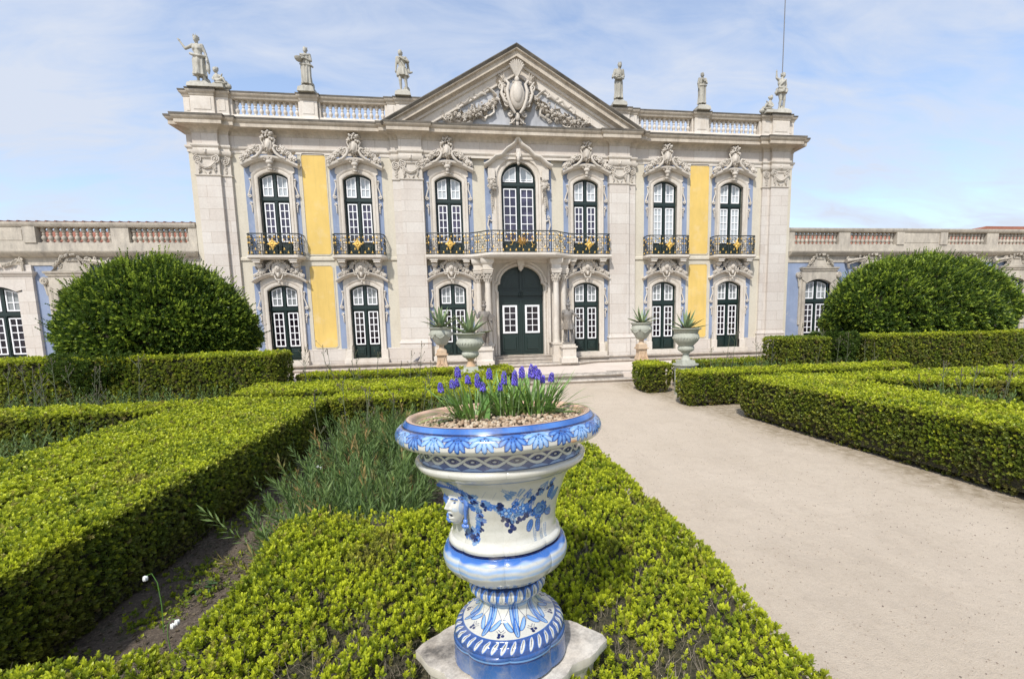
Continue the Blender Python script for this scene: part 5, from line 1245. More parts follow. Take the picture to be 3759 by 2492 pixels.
for mir in (0,PI):       # same decoration on the far side
    o_=math.degrees(mir)
    sh=lambda L_: [(a+o_,z) for a,z in L_]
    path_spray(sh([(-48,.725),(-38,.70),(-24,.675),(-12,.645),(0,.625),(14,.615),(24,.61)]),22)
    path_spray(sh([(-40,.68),(-30,.65),(-24,.61),(-27,.57),(-34,.545),(-46,.535)]),15)
    path_spray(sh([(-44,.545),(-38,.52),(-33,.514)]),5)
    for a,z,k in ((-1,.622,1.0),(15,.635,.95)):
        p=rad(a+o_); y=yz(z)
        for i in range(7):
            aa=2*PI*i/7; R.ell(p+math.cos(aa)*.0145*k/R.r,y+math.sin(aa)*.0145*k,.0105*k,.0085*k,aa,DK*1.5)
            R.ell(p+math.cos(aa)*.0145*k/R.r,y+math.sin(aa)*.0145*k,.0088*k,.0068*k,aa,(MD*.9+LT*.35)); R.ell(p+math.cos(aa)*.017*k/R.r,y+math.sin(aa)*.017*k,.005*k,.0035*k,aa,LT)
        R.ell(p,y,.0085*k,.0085*k,0,DK*1.5); R.ell(p,y,.0068*k,.0068*k,0,PL)
    p=rad(34+o_); y=yz(.612)      # rose
    for i in range(9):
        aa=2*PI*i/9; R.ell(p+math.cos(aa)*.024/R.r,y+math.sin(aa)*.022,.016,.012,aa,DK*1.4); R.ell(p+math.cos(aa)*.024/R.r,y+math.sin(aa)*.022,.014,.010,aa,MD*1.1)
    for rr,cc in ((.024,LT*.9),(.019,DK*1.5),(.0165,MD*1.2),(.011,DK*1.5),(.0085,LT)): R.ell(p,y,rr*1.15,rr*.85,.3,cc)
    for a,z,an,L_ in ((23,.560,PI/2+.3,.045),(33,.555,PI/2-.1,.052),(47,.59,.4,.045),(52,.655,-PI/2+.5,.05),(44,.672,-PI/2+.1,.05)):
        pp_=rad(a+o_); R.ell(pp_,yz(z),L_*.55,.0155,an,DK*1.4); R.ell(pp_,yz(z),L_*.5,.0130,an,MD*.9+LT*.25); R.line([(pp_-math.cos(an)*L_*.4/R.r,yz(z)-math.sin(an)*L_*.4),(pp_+math.cos(an)*L_*.45/R.r,yz(z)+math.sin(an)*L_*.45)],.0018,DK*1.4)
        for q in (-2,-1,0,1,2):
            for sd in (-1,1): R.line([(pp_+math.cos(an)*L_*.18*q/R.r,yz(z)+math.sin(an)*L_*.18*q),(pp_+(math.cos(an)*L_*.18*q+math.cos(an+sd*1.0)*.012)/R.r,yz(z)+math.sin(an)*L_*.18*q+math.sin(an+sd*1.0)*.012)],.0014,DK*1.4,.8)
    for a,z,k in ((22,.665,1.5),(29,.69,1.6),(40,.70,1.5),(8,.655,1.3),(2,.585,1.6),(-3,.60,1.2),(11,.59,1.3),(18,.60,1.4),(5,.56,1.6),(-6,.655,1.4)): clover(rad(a+o_),yz(z),k)
    for i in range(26): fern(rad(rnd.uniform(0,54)+o_),yz(rnd.uniform(.57,.72)),rnd.uniform(-2.6,-.5) if rnd.random()<.6 else rnd.uniform(.8,2.3),rnd.uniform(.02,.045),(LT*.7 if rnd.random()<.5 else MD*1.1))
    for a,z in ((29,.55),(38,.535),(44,.55)): fern(rad(a+o_),yz(z),PI/2,.05,LT*.6)
    for a0,z0,a1,z1 in ((28,.69,36,.735),(36,.735,33,.70),(-20,.69,-16,.715),(-12,.68,-8,.71),(20,.68,27,.71)): R.line([(rad(a0+o_),yz(z0)),(rad(a1+o_),yz(z1))],.0012,MD*.4+GR*.4,.8)
R=rp('foot'); R.c[:]=W_*1.02; R.c[-5:]=DK*.7
R=rp('belly'); T_=(R.s/R.s[-1])[:,None,None]
jt=.02*np.sin(phi*9+2)[None,:,None]+.012*np.sin(phi*23)[None,:,None]; b1=np.clip((.17-T_+jt)/.05,0,1); b2=np.clip((.40-T_+jt)/.04,0,1)*(.55+.45*np.sin(T_*60+jt*30)); st=(.75+.25*wob(5,1))[...,None]
R.c[:]=W_*(1-b1)*(1-np.clip(b2,0,1)*.85*st)+ (MD*(.8+.5*T_/.2))*b1+ LT*1.1*(np.clip(b2,0,1)*.85*st)*(1-b1); R.c[:5]=DK
for i in range(24):
    p=2*PI*i/24+.08; y=R.s[-1]*.66; cc=MD*.8+LT*.3 if i%2 else PL*.7; R.ell(p,y,.0125,.028,0,DK*1.3); R.ell(p,y,.0100,.0255,0,cc); R.ell(p,y+.004,.004,.016,0,PL*.9,.5)
q_=int((R.b-R.a)*.84); R.c[q_:]=GR*.75; R.c[q_-2:q_]=DK
R=rp('ring'); R.c[:]=np.array((.03,.06,.16)); ng=28
for i in range(ng):
    p=2*PI*i/ng; y=R.s[-1]*.50; R.ell(p,y-.004,.0150,.034,.12,MD*1.1+LT*.15); R.ell(p+.002/R.r,y,.0105,.031,.12,W_*.95); R.line([(p+.002/R.r,0.002),(p+.003/R.r,y+.004)],.0022,DK)
R.c[-6:]=DK
R=rp('stem'); R.c[:]=W_; R.c[:14]=LT*.55+GR*.2; R.c[14:20]=PL*.9
yy=lambda f: R.s[-1]*f
for i in range(8):
    p=2*PI*i/8+.12; rr=R.r; big=i%2==0
    for (dp,y,a,b,an,cc) in ((0,.38,.011,.052,0,MD),(.10,.34,.008,.05,-.10,LT),(-.10,.34,.008,.05,.10,LT*.8),(0,.66,.014,.038,0,MD*1.1),(.22,.62,.011,.030,-.6,LT),(-.22,.62,.011,.030,.6,LT),(0,.80,.009,.022,0,LT*.9)):
        R.ell(p+dp,yy(y),a*.72+.002,b*.92+.002,-an,DK*1.3); 
    for (dp,y,a,b,an,cc) in ((0,.38,.011,.052,0,MD),(.10,.34,.008,.05,-.10,LT),(-.10,.34,.008,.05,.10,LT*.8),(0,.66,.014,.038,0,MD*1.1),(.22,.62,.011,.030,-.6,LT),(-.22,.62,.011,.030,.6,LT),(0,.80,.009,.022,0,LT*.9)):
        R.ell(p+dp,yy(y),a*.72,b*.92,-an,cc); R.ell(p+dp+.01,yy(y),a*.25,b*.7,-an,PL,.7)
    R.line([(p,yy(.2)),(p,yy(.86))],.002,DK*1.3)
    p2=p+PI/8
    R.line([(p2-.25,yy(.18)),(p2,yy(.5)),(p2+.12,yy(.66))],.0022,DK*1.3); R.line([(p2+.25,yy(.18)),(p2,yy(.5)),(p2-.12,yy(.66))],.0022,DK*1.3)
    R.line([(p2-.07,yy(.70)),(p2,yy(.76)),(p2+.07,yy(.70))],.0022,DK*1.3); R.line([(p2-.11,yy(.74)),(p2-.05,yy(.80)),(p2,yy(.82))],.0018,DK*1.3); R.line([(p2+.11,yy(.74)),(p2+.05,yy(.80)),(p2,yy(.82))],.0018,DK*1.3)
    for a in (0,2.1,4.2): R.ell(p2+math.cos(a)*.0085/.150,yy(.86)+math.sin(a)*.006,.0052,.0062,0,DK*1.4)
R.c[-3:]=MD*.8
R=rp('rope'); R.c[:]=np.array((.03,.07,.22))
for i in range(38):
    p=2*PI*i/38; y=R.s[-1]*.46; R.ell(p,y,.0100,.026,.45,MD*1.2); R.ell(p,y,.0075,.024,.45,W_*.95); R.ell(p+.002,y-.004,.0014,.018,.45,DK)
R=rp('wall'); g=(.5+.5*wob(7,2))[...,None]; T_=(R.s/R.s[-1])[:,None,None]; R.c[:]=(MD*.62)*(1-.4*T_*g)+LT*.30*T_*g; R.c[3:7]=MD*.5; R.c[7:10]=LT*.9; R.c[10:13]=DK*2
# geometry
Rm=np.repeat(rows[:,:1],NTH,1); Zm=np.repeat(rows[:,1:],NTH,1)
def lob(nm,k,am,ph=0,pw=1.0):
    a,b=RNG[nm]; Rm[a:b]*=1-am*(1-np.abs(np.sin(k*phi/2+ph))**pw)[None,:]
lob('body',8,.022,.3,.5); lob('foot',8,.03,.3,.5); lob('belly',8,.035,.3,.5); lob('wall',8,.045,.3,.6); lob('lip',10,.02,0,.6)
a,b=RNG['roll']; tt=np.sin(np.linspace(0,PI,b-a))[:,None]; Rm[a:b]*=1+.006*tt*np.sin(phi*7+1)[None,:]
a,b=RNG['ring']; tt=np.sin(np.linspace(0,PI,b-a))[:,None]; Rm[a:b]*=1+.03*tt*np.abs(np.sin(phi*ng/2))[None,:]
a,b=RNG['rope']; Zm[a:b]+=0.003*np.sin(np.linspace(0,PI,b-a))[:,None]*np.abs(np.sin(phi*22))[None,:]
# smooth lobe transitions between sections
for _ in range(3): Rm[1:-1]=(Rm[:-2]+2*Rm[1:-1]+Rm[2:])/4
X=Rm*np.sin(phi)[None,:]; Yv=-Rm*np.cos(phi)[None,:]
X=X+SH*Zm
V=np.stack([X,Yv,Zm],-1).reshape(-1,3); attr=np.concatenate([np.clip(C_,0,1).reshape(-1,3),np.ones((NR*NTH,1))],1)
def gridF(a,b):
    i=np.arange(a,b-1)[:,None]*NTH; k=np.arange(NTH)[None,:]; k2=(k+1)%NTH
    return np.stack([i+k2,i+k,i+NTH+k,i+NTH+k2],-1).reshape(-1,4)
t=NT('painted_glaze'); at_=t.n('ShaderNodeAttribute'); at_.attribute_name='tint'; k=t.mix(t.ramp(t.noise(6,4),[(.3,(.93,.93,.93)),(.7,(1,1,1))]),(1,1,1),(1,1,1)); 
k=t.mix(.12,at_.outputs['Color'],t.ramp(t.noise(30,6,.7),[(.35,(.55,.5,.42)),(.6,(1,1,1))]),'MULTIPLY'); cz=t.n('ShaderNodeTexVoronoi',feature='DISTANCE_TO_EDGE',_Scale=38.0); t.l(t.P(),cz.inputs['Vector']); k=t.mix(t.ramp(cz.outputs['Distance'],[(.0,(.28,.28,.28)),(.02,(0,0,0))]),k,(.25,.22,.17)); k=t.mix(t.ramp(t.noise(5,7,.7),[(.52,(0,0,0)),(.75,(.45,.45,.45))]),k,(.42,.38,.29)); t.col(k); t.r(.2); t.b.inputs['Coat Weight'].default_value=.3; t.b.inputs['Coat Roughness'].default_value=.06; M['glaze']=t.m
def vpart(name,secs,parent):
    a=RNG[secs[0]][0]; b=RNG[secs[-1]][1]; b2=min(NR,b+(1 if secs[-1]!='wall' else 0))
    return np_mesh(name,V[a*NTH:b2*NTH],gridF(0,b2-a),M['glaze'],parent,attr[a*NTH:b2*NTH])
vpart('rim',['in','terra','band','roll'],VR); vpart('neck_band',['guil','lip','crease'],VR); vb=vpart('body',['body','foot','belly'],VR); vpart('foot',['ring','stem','rope','wall'],VR)
# grotesque mask, once at the left front and once opposite
M['glazewhite']=plain('white_glaze',(.60,.61,.58),.15); M['glazeblue']=plain('blue_glaze',(.09,.18,.46),.15,var=.5,scale=40); M['glazedark']=plain('cobalt_glaze',(.012,.03,.12),.15)
def mask_mesh():
    nu,nv=110,130; u=np.linspace(-.075,.075,nu)[None,:]; v=np.linspace(-.085,.085,nv)[:,None]; G=lambda cu,cv,su,sv:np.exp(-((np.abs(u)-cu)/su)**2-((v-cv)/sv)**2)
    e=1-(u/(.053-.012*np.clip(-v/.08,0,1)))**2-(v/.078)**2; h=.050*np.sqrt(np.clip(e,0,1))
    h=h+.020*G(0,.002,.0075,.020)+.010*G(0,-.010,.012,.007)+.006*G(.009,-.012,.006,.005)+.009*G(.020,.030,.016,.006)-.010*G(.020,.016,.010,.008)+.004*G(.020,.014,.007,.005)+.008*G(.027,-.012,.014,.016)+.008*G(0,-.029,.016,.005)-.014*G(0,-.040,.011,.006)+.008*G(0,-.050,.014,.005)+.010*G(0,-.064,.014,.010)
    c=np.empty((nv,nu,3)); c[:]=W_*.93
    def put(m,col,al=1.0): c[m]=c[m]*(1-al)+np.array(col)*al
    put((np.abs(np.abs(u)-.021)<.015)&(np.abs(v-.031+.25*(np.abs(u)-.02)**2/.02)<.0032)&(v>-1),MD*.8); put(G(.021,.015,.009,.0045)>.55,LT*.7); put(G(.021,.015,.0045,.004)>.5,DK); put(G(.030,-.012,.012,.010)>.5,PL,.5); put(G(0,-.0395,.013,.0055)>.45,DK*.8); put(G(0,-.028,.018,.003)>.5,LT*.8,.6); put(G(0,-.066,.016,.012)>.6,PL,.6); put((v>.050)&(u<9),MD*.9)
    put(G(.045,.0,.006,.05)>.6,LT*.8,.6)
    V_=np.stack([u+0*v,-h,v+0*u],-1).reshape(-1,3); keep=(e>-.06); idx=np.arange(nu*nv).reshape(nv,nu); f=np.stack([idx[:-1,:-1],idx[:-1,1:],idx[1:,1:],idx[1:,:-1]],-1); km=keep[:-1,:-1]&keep[1:,1:]&keep[:-1,1:]&keep[1:,:-1]; f=f[km]
    return V_,f,np.concatenate([c.reshape(-1,3),np.ones((nu*nv,1))],1)
mV,mF,mC=mask_mesh()
for ang in (-52,128):
    mk_=np_mesh('mask_face',mV,mF,M['glaze'],VR,mC)
    g=MB()
    for q in (-1,1):
        g.tube([(q*.044,-.012,.052),(q*.066,-.016,.040),(q*.072,-.014,.015),(q*.062,-.010,-.010),(q*.060,-.006,-.045)],[.010,.014,.014,.010,.006],10,flat=1.2); g.spiral(q*.060,.040,.020,1.2,q,.006,.026); g.ball((q*.060,-.006,-.056),(.012,.010,.012),10,8); g.ball((q*.052,-.004,-.076),(.016,.010,.010),10,8); g.ball((q*.068,-.002,-.074),(.011,.008,.009),8,6)
    g.build('mask_curls',M['glazeblue'],mk_,True)
    g=MB()
    for i in range(11):
        x=-.058+.0116*i; g.leaf(x,.058,PI/2+(.5-i/10)*1.6,.034,.011,.028); g.ball((x,-.030+.0045*abs(i-5),.060+.004*math.sin(i*2)),(.009,.009,.009),8,6)
    g.build('mask_wreath',M['glazeblue'],mk_,True)
    a=rad(ang); r_=.222; mk_.location=(r_*math.sin(a)+SH*.648,-r_*math.cos(a),.640); mk_.rotation_euler=(rad(-9),0,a); mk_.scale=(.88,.88,.88)
# gravel filling the urn
m=MB(); m.lathe([(.325,.918),(.15,.924),(.0,.927)],24); so2=m.build('soil',M['soil'],VR)
PV=[];PF=[];tn=[]
r_=np.random.default_rng(3); cnt=0
bpts=MB(); bpts.ball((0,0,0),1,8,6); bv=np.array(bpts.v); bq=bpts.f; tri=[]
for f_ in bq: tri+= [f_] if len(f_)==3 else [(f_[0],f_[1],f_[2]),(f_[0],f_[2],f_[3])]
tri=np.array(tri); pts=[]
while len(pts)<1350:
    a=r_.uniform(0,2*PI); q=.322*math.sqrt(r_.uniform(0,1)); x,y=q*math.cos(a),q*math.sin(a)
    if all((x-u)**2+(y-v)**2<.0 or (x-u)**2+(y-v)**2>.010**2 for u,v in pts[-400:]): pts.append((x,y))
for i,(x,y) in enumerate(pts):
    s_=r_.uniform(.0055,.0098); sc=np.array([s_*r_.uniform(.8,1.2),s_*r_.uniform(.8,1.2),s_*r_.uniform(.7,1.0)])
    z=.924+.012*(1-(x*x+y*y)/.09)+r_.uniform(-.003,.006)
    vv=bv*sc*(1+r_.uniform(-.08,.08,(len(bv),1)))+np.array([x+SH*z,y,z]); PV.append(vv); PF.append(tri+cnt); cnt+=len(bv); tn.append(np.tile(r_.uniform(0,1),len(bv)))
tn=np.concatenate(tn); t=NT('clay_pebbles'); at_=t.n('ShaderNodeAttribute'); at_.attribute_name='tint'; t.col(t.mix(.3,t.ramp(at_.outputs['Fac'],[(0,(.30,.19,.11)),(.5,(.48,.36,.24)),(1,(.62,.52,.38))]),t.noise(160,4),'MULTIPLY')); t.r(.85)
po=np_mesh('clay_pebbles',np.concatenate(PV),np.concatenate(PF),t.m,None,np.c_[tn,tn,tn,np.ones_like(tn)]); po.location=VR.location; po.rotation_euler=VR.rotation_euler; po.scale=VR.scale
tag(po,'rounded tan clay pebbles filling the top of the painted urn','pebbles',kind='stuff')
# grape hyacinths: pixel-measured heads, each with its own stem
t=NT('hyacinth_leaf'); t.r(.4); t.col(t.mix(t.noise(12,3),(.09,.19,.03),(.22,.36,.08))); t.b.inputs['Specular IOR Level'].default_value=.5; M['hleaf']=t.m
M['hstem']=plain('pale_flower_stem',(.22,.30,.14),.5); 
t=NT('violet_bells'); t.r(.5); t.col(t.mix(t.ramp(t.noise(60,3),[(.35,(0,0,0)),(.65,(1,1,1))]),(.045,.028,.30),(.16,.12,.60))); M['bell']=t.m
def ribbon(m,p0,d,L,w,droop,n=8,fold=.35):
    """narrow strap leaf from p0 heading d (unit), bending by droop"""
    p=Vector(p0); d=Vector(d).normalized(); sd=d.cross(Vector((0,0,1)));
    if sd.length<.1: sd=Vector((1,0,0))
    sd.normalize(); vs=[]
    for i in range(n+1):
        t_=i/n; ww=w*(1-.1*t_)*(1 if t_<.7 else max(.05,(1-t_)/.3)**.7); nr=sd.cross(d)
        vs+=[p+sd*ww+nr*(ww*fold),p,p-sd*ww+nr*(ww*fold)]
        d=(d+Vector((0,0,-droop/n))).normalized(); p=p+d*(L/n)
    fs=[]
    for i in range(n): fs+=[(3*i,3*i+1,3*i+4,3*i+3),(3*i+1,3*i+2,3*i+5,3*i+4)]
    m.add(vs,fs)
def vw(x,z,y):  # world point in the plane y seen at display pixel
    return None
HY=[(523,285,.10,44),(627,255,.08,40),(667,240,.12,34),(675,150,.07,46),(763,215,.05,36),(850,225,.02,62),(897,280,-.02,38),(955,165,.06,48),(1053,280,-.03,30),(1085,200,.0,56),(1180,200,-.04,66),(1243,150,-.02,48),(1325,140,.06,62),(1362,150,.02,56),(1392,170,-.03,44),(1430,210,.0,28),(1505,195,.03,42)]
def unproj(u,v,y):
    f,X0,Y0,Z0,yaw,pit,rol,sx,sy=CAMP
    d=CAMR@Vector(((u-1879.5-sx)/f,1,-(v-1246-sy)/f)); t_=(y-Y0)/d.y; return Vector((X0,Y0,Z0))+d*t_
adj=['leftmost, low','second from the left, low','third from the left, low','tall left','faded left-middle','long','small drooping','tall pale-topped','tiny middle','dark ragged','long narrow','upper right-middle','largest clustered','clustered pair','clustered right','small low right','rightmost']
hl=['low full purple flower spike furthest left in the painted urn','short purple flower spike, second from the left','small purple flower spike close behind the second from the left','tall purple flower spike rising from the left clump','faded bluish flower spike between the left clump and the long double spike','long double-height purple flower spike left of the broad leaf','short purple flower spike just right of the long double spike','tall upright purple flower spike standing alone left of the middle','tiny faint purple flower spike low in the middle of the urn','dark ragged purple flower spike right of the middle','longest narrow purple flower spike beside the right-hand clump','purple flower spike left of the tallest cluster','largest purple flower spike topping the right-hand cluster','purple flower spike in the middle of the right-hand cluster','purple flower spike on the right flank of the cluster','small low purple flower spike below the right-hand cluster','purple flower spike furthest right in the painted urn']
Mi=(Matrix.Translation((VX,VY,VZ))@VR.rotation_euler.to_matrix().to_4x4()@Matrix.Diagonal((1,1,1.032,1))@Matrix.Shear('XY',4,(SH,0)))
for i,(x1,y1,dy,hpx) in enumerate(HY):
    u=1400+x1/2.412; v=1300+y1/2.412; P=unproj(u,v,VY+dy); sc=hpx*2/2.412/1180   # spike length in metres (approx)
    R=empty('grape_hyacinth',(0,0,0)); tag(R,hl[i],'flower','purple grape hyacinths in the painted urn')
    c0=Mi@Vector((0,0,.930)); base=c0+Vector(((P.x-c0.x)*.80,0,0)); base.y=VY+dy*.8+.03; base.z+=(base.x-c0.x)*.07; R.location=base
    top=P-base; L=max(.028,sc*1.25); ax=(top.normalized()*.7+Vector((0,0,1))).normalized()
    m=MB(); q0=top-ax*L*.5; m.tube([(0,0,0),tuple(q0*.5+Vector((0,0,.01))),tuple(q0),tuple(top+ax*L*.4)],.0024,6,.0016); m.build('stem',M['hstem'],R,True)
    m=MB(); nb=int(14+L*620); rr=.0090*(.75 if hpx<36 else 1)
    for k in range(nb):
        t_=k/nb; a=k*2.399; w_=rr*(1.0 if t_<.6 else (1-(t_-.6)/.4)**.6*.95+.12); c=top+ax*(L*(t_-.5)); rad_=Vector((math.cos(a),math.sin(a),0)); o=c+rad_*w_; s_=.0046*(1.1-.55*t_)*random.uniform(.8,1.15); o=o+Vector((random.uniform(-1,1),random.uniform(-1,1),random.uniform(-1,1)))*.0012
        m.ball(o+Vector((0,0,-.003)),(s_*.85,s_*.85,s_*1.25),6,5)
    m.build('flower_spike',M['bell'],R,True)
# leaf clumps
lab=['arching clump of narrow green leaves at the left of the painted urn','clump of narrow green leaves in the middle of the painted urn','wide clump of narrow green leaves at the right of the painted urn']
for ci,(cx,cy,n,sp) in enumerate(((-.105,-.01,85,.07),(.03,.0,80,.065),(.150,.02,110,.08))):
    R=empty('leaf_clump',Mi@Vector((cx,cy,.930))); tag(R,lab[ci],'plant','strap-leaved clumps in the painted urn'); rr=random.Random(40+ci); m=MB()
    for i in range(n):
        a=rr.uniform(0,2*PI); q=sp*math.sqrt(rr.random()); el=rr.uniform(rad(48),rad(82)); out=a+rr.uniform(-.5,.5)
        d=(math.cos(out)*math.cos(el),math.sin(out)*math.cos(el),math.sin(el)); ribbon(m,(math.cos(a)*q,math.sin(a)*q,-.005),d,rr.uniform(.12,.22),rr.uniform(.003,.0052),rr.uniform(.25,1.1))
    for i in range(9):
        a=rr.uniform(-1,1)+(0 if ci else PI); ribbon(m,(math.cos(a)*sp,math.sin(a)*sp*.5,0),(math.cos(a),-.3,rr.uniform(.3,.9)),rr.uniform(.15,.24),.0036,rr.uniform(.5,1.3))
    m.build('leaves',M['hleaf'],R,60)
m=MB(); n=10; vs=[]
for i in range(n+1):
    t_=i/n; w_=.016*math.sin(PI*min(.97,.25+.72*t_))**.7; z=.175*t_; x=-.010+.02*t_*(1-t_)+(-.018*t_)
    vs+=[(x-w_,-.010*t_,z),(x-w_*.3,.008,z+.002),(x+w_*.5,.006,z),(x+w_,-.012*t_,z-.004*t_)]
fs=[]
for i in range(n):
    for j in range(3): fs.append((4*i+j,4*i+j+1,4*i+j+5,4*i+j+4))
m.add(vs,fs); o=m.build('broad_leaf',plain('pale_green_blade',(.16,.30,.08),.4,var=.2),None,True); o.location=Mi@Vector((-.045,-.08,.930)); o.rotation_euler=(0,0,.2); tag(o,'single broad pale green leaf standing among the narrow leaves','leaf')
# stone under the urn: four-pointed worn marble block with concave sides
m=MB(); N=64; prof=[(1.0,.0),(1.0,-.035),(.97,-.05),(.90,-.07),(.86,-.10),(.84,-.95)]
rings=[]
def starr(a,k):
    f=((a/(PI/2))%1.0); f=abs(f-.5)*2; n1=(.31+(.405-.31)*f) if f>.35 else .31+.033*(.35-f)*0+.033; base=.285+.12*max(0,(f-.3)/.7)**1.15+.008*math.sin(a*5+1)+.006*math.sin(a*17); return base*k
vs=[]; fs=[]
rr_=[(.0,.004),(.55,.006),(.8,.002)]+[(k,z) for k,z in prof]
for k,z in rr_:
    for i in range(N):
        a=2*PI*i/N; q=starr(a+rad(5),k); vs.append((q*math.cos(a)*1.0,q*math.sin(a)*.95,z+.006*mnoise.noise(Vector((math.cos(a)*4*k,math.sin(a)*4*k,z*3)))))
for r0 in range(len(rr_)-1):
    for i in range(N): fs.append((r0*N+(i+1)%N,r0*N+i,(r0+1)*N+i,(r0+1)*N+(i+1)%N))
m.add(vs,fs); M['marble']=stone('stained_marble_block',(.74,.70,.62),(.52,.42,.31),stain=(.16,.12,.08),amt=.85,dirt=.35)
o=m.build('stone_pedestal',M['marble'],None,50); o.location=(VX,VY,VZ-.005); tag(o,'worn star-shaped marble block under the painted urn, sunk in the hedge','pedestal')
# ------------------------------------------------------------------ vegetation
CP=np.array([-1.9937,-19.19,1.6146])
def norm(a): return a/np.maximum(np.linalg.norm(a,axis=-1,keepdims=True),1e-9)
def sprig_arrays(C,A,L,ln,ll,lw,tint,spread=.8,six=False,droop=0.0,open0=None):
    """C centres(n,3) A axes; ln sprig length(n) ll leaf length(n) lw width ratio; tint (n,3)"""
    n=len(C); ref=rng.normal(size=(n,3)); U=norm(np.cross(A,ref)); W=np.cross(A,U)
    k=np.arange(L)[None,:]; ph=(k//2)*1.57+(k%2)*PI+rng.uniform(0,6,(n,1))+rng.uniform(-.35,.35,(n,L)); tt=((k//2+.5)/((L+1)//2))*np.ones((n,1))
    rd=np.cos(ph)[...,None]*U[:,None]+np.sin(ph)[...,None]*W[:,None]
    th=spread*(1.15-.75*tt)+rng.uniform(-.15,.15,(n,L))
    D=np.cos(th)[...,None]*A[:,None]+np.sin(th)[...,None]*rd; D[...,2]-=droop; D=norm(D)
    P=C[:,None]+A[:,None]*(tt*ln[:,None])[...,None]
    len_=ll[:,None]*rng.uniform(.75,1.15,(n,L))*(1-.25*(tt-.5)**2); S_=norm(np.cross(D,A[:,None]+rng.normal(size=(n,L,3))*.25)); Nn=np.cross(S_,D)
    w=len_*lw
    e=lambda x:x[...,None]
    if six:
        vs=[P,P+D*e(len_*.30)+S_*e(w*.9)+Nn*e(w*.25),P+D*e(len_*.72)+S_*e(w*.8)+Nn*e(w*.25),P+D*e(len_)+Nn*e(-w*.15),P+D*e(len_*.72)-S_*e(w*.8)+Nn*e(w*.25),P+D*e(len_*.30)-S_*e(w*.9)+Nn*e(w*.25)]
        fq=[(0,1,2,3),(0,3,4,5)]
    else:
        vs=[P,P+D*e(len_*.52)+S_*e(w)+Nn*e(w*.3),P+D*e(len_),P+D*e(len_*.52)-S_*e(w)+Nn*e(w*.3)]; fq=[(0,1,2,3)]
    V=np.stack(vs,2).reshape(-1,3); nv=len(vs); m=n*L
    F=(np.arange(m)[:,None,None]*nv+np.array(fq)[None]).reshape(-1,4)
    T=np.repeat(tint[:,None,:],L,1).copy(); T[...,0]=np.clip(T[...,0]+rng.uniform(-.25,.25,(n,L)),0,1); T[...,1]=np.clip(T[...,1]*(.45+.75*tt),0,1)
    T=np.repeat(T.reshape(-1,1,3),nv,1).reshape(-1,3)
    return V,F,np.c_[T,np.ones(len(T))]
def leafmat(name,dark,mid,new,brown,rough=.45,trans=.25):
    t=NT(name); a=t.n('ShaderNodeAttribute'); a.attribute_name='tint'; s=t.n('ShaderNodeSeparateColor'); t.l(a.outputs['Color'],s.inputs[0])
    k=t.mix(t.ramp(s.outputs[0],[(0,(0,0,0)),(1,(1,1,1))]),dark,mid); k=t.mix(t.ramp(s.outputs[1],[(.15,(0,0,0)),(.9,(1,1,1))]),k,new); k=t.mix(s.outputs[2],k,brown)
    t.col(k); t.r(rough); t.b.inputs['Specular IOR Level'].default_value=.35
    tr=t.n('ShaderNodeBsdfTranslucent'); t.l(k,tr.inputs['Color']); mx=t.n('ShaderNodeMixShader'); mx.inputs[0].default_value=trans
    t.l(t.b.outputs[0],mx.inputs[1]); t.l(tr.outputs[0],mx.inputs[2]); t.l(mx.outputs[0],t.t.nodes['Material Output'].inputs['Surface']); return t.m
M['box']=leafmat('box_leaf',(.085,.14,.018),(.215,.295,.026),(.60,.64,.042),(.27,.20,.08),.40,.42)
M['bush']=leafmat('holm_leaf',(.034,.072,.014),(.12,.19,.024),(.36,.46,.055),(.09,.09,.03),.38,.34)
M['herb']=leafmat('feathery_leaf',(.065,.115,.030),(.14,.215,.060),(.27,.34,.08),(.38,.22,.08),.55,.25)
t=NT('hedge_core'); t.r(1); t.col(t.mix(t.ramp(t.noise(35,6,.75),[(.40,(0,0,0)),(.60,(1,1,1))]),(.022,.024,.010),(.10,.085,.045))); t.bump(t.noise(40,5),1,.04); M['core']=t.m
M['twig']=plain('grey_brown_twig',(.30,.25,.19),.9,var=.4,scale=20); M['twigdark']=plain('dark_twig',(.11,.09,.06),.9,var=.4,scale=20)
def lown(P,f=1.3,s=0):
    return (np.sin(P[:,0]*f*2.1+s)+np.sin(P[:,1]*f*1.7+1.3+s)+np.sin((P[:,0]+P[:,1])*f*3.3+s*2)+np.sin((P[:,0]-P[:,1])*f*5.1+P[:,2]*4+s))/4
def lsize(d): return np.clip(.0125+.0018*d,.016,.040)
def twigs(P,A,ln,r,mat,name,parent):
    n=len(P); U=norm(np.cross(A,rng.normal(size=(n,3)))); W=np.cross(A,U); vs=[]
    mid=P+A*(ln*.5)[:,None]+U*(ln*.12)[:,None]; tip=P+A*ln[:,None]+rng.normal(size=(n,3))*(ln*.1)[:,None]
    for Q,k in ((P,1),(mid,.8),(tip,.35)):
        for a in (0,2.09,4.19): vs.append(Q+(math.cos(a)*U+math.sin(a)*W)*(r*k))
    V=np.stack(vs,1).reshape(-1,3); f=[]
    for s in (0,3):
        for a in range(3): f.append((s+a,s+(a+1)%3,s+3+(a+1)%3,s+3+a))
    F=(np.arange(n)[:,None,None]*9+np.array(f)[None]).reshape(-1,4); return np_mesh(name,V,F,mat,parent)
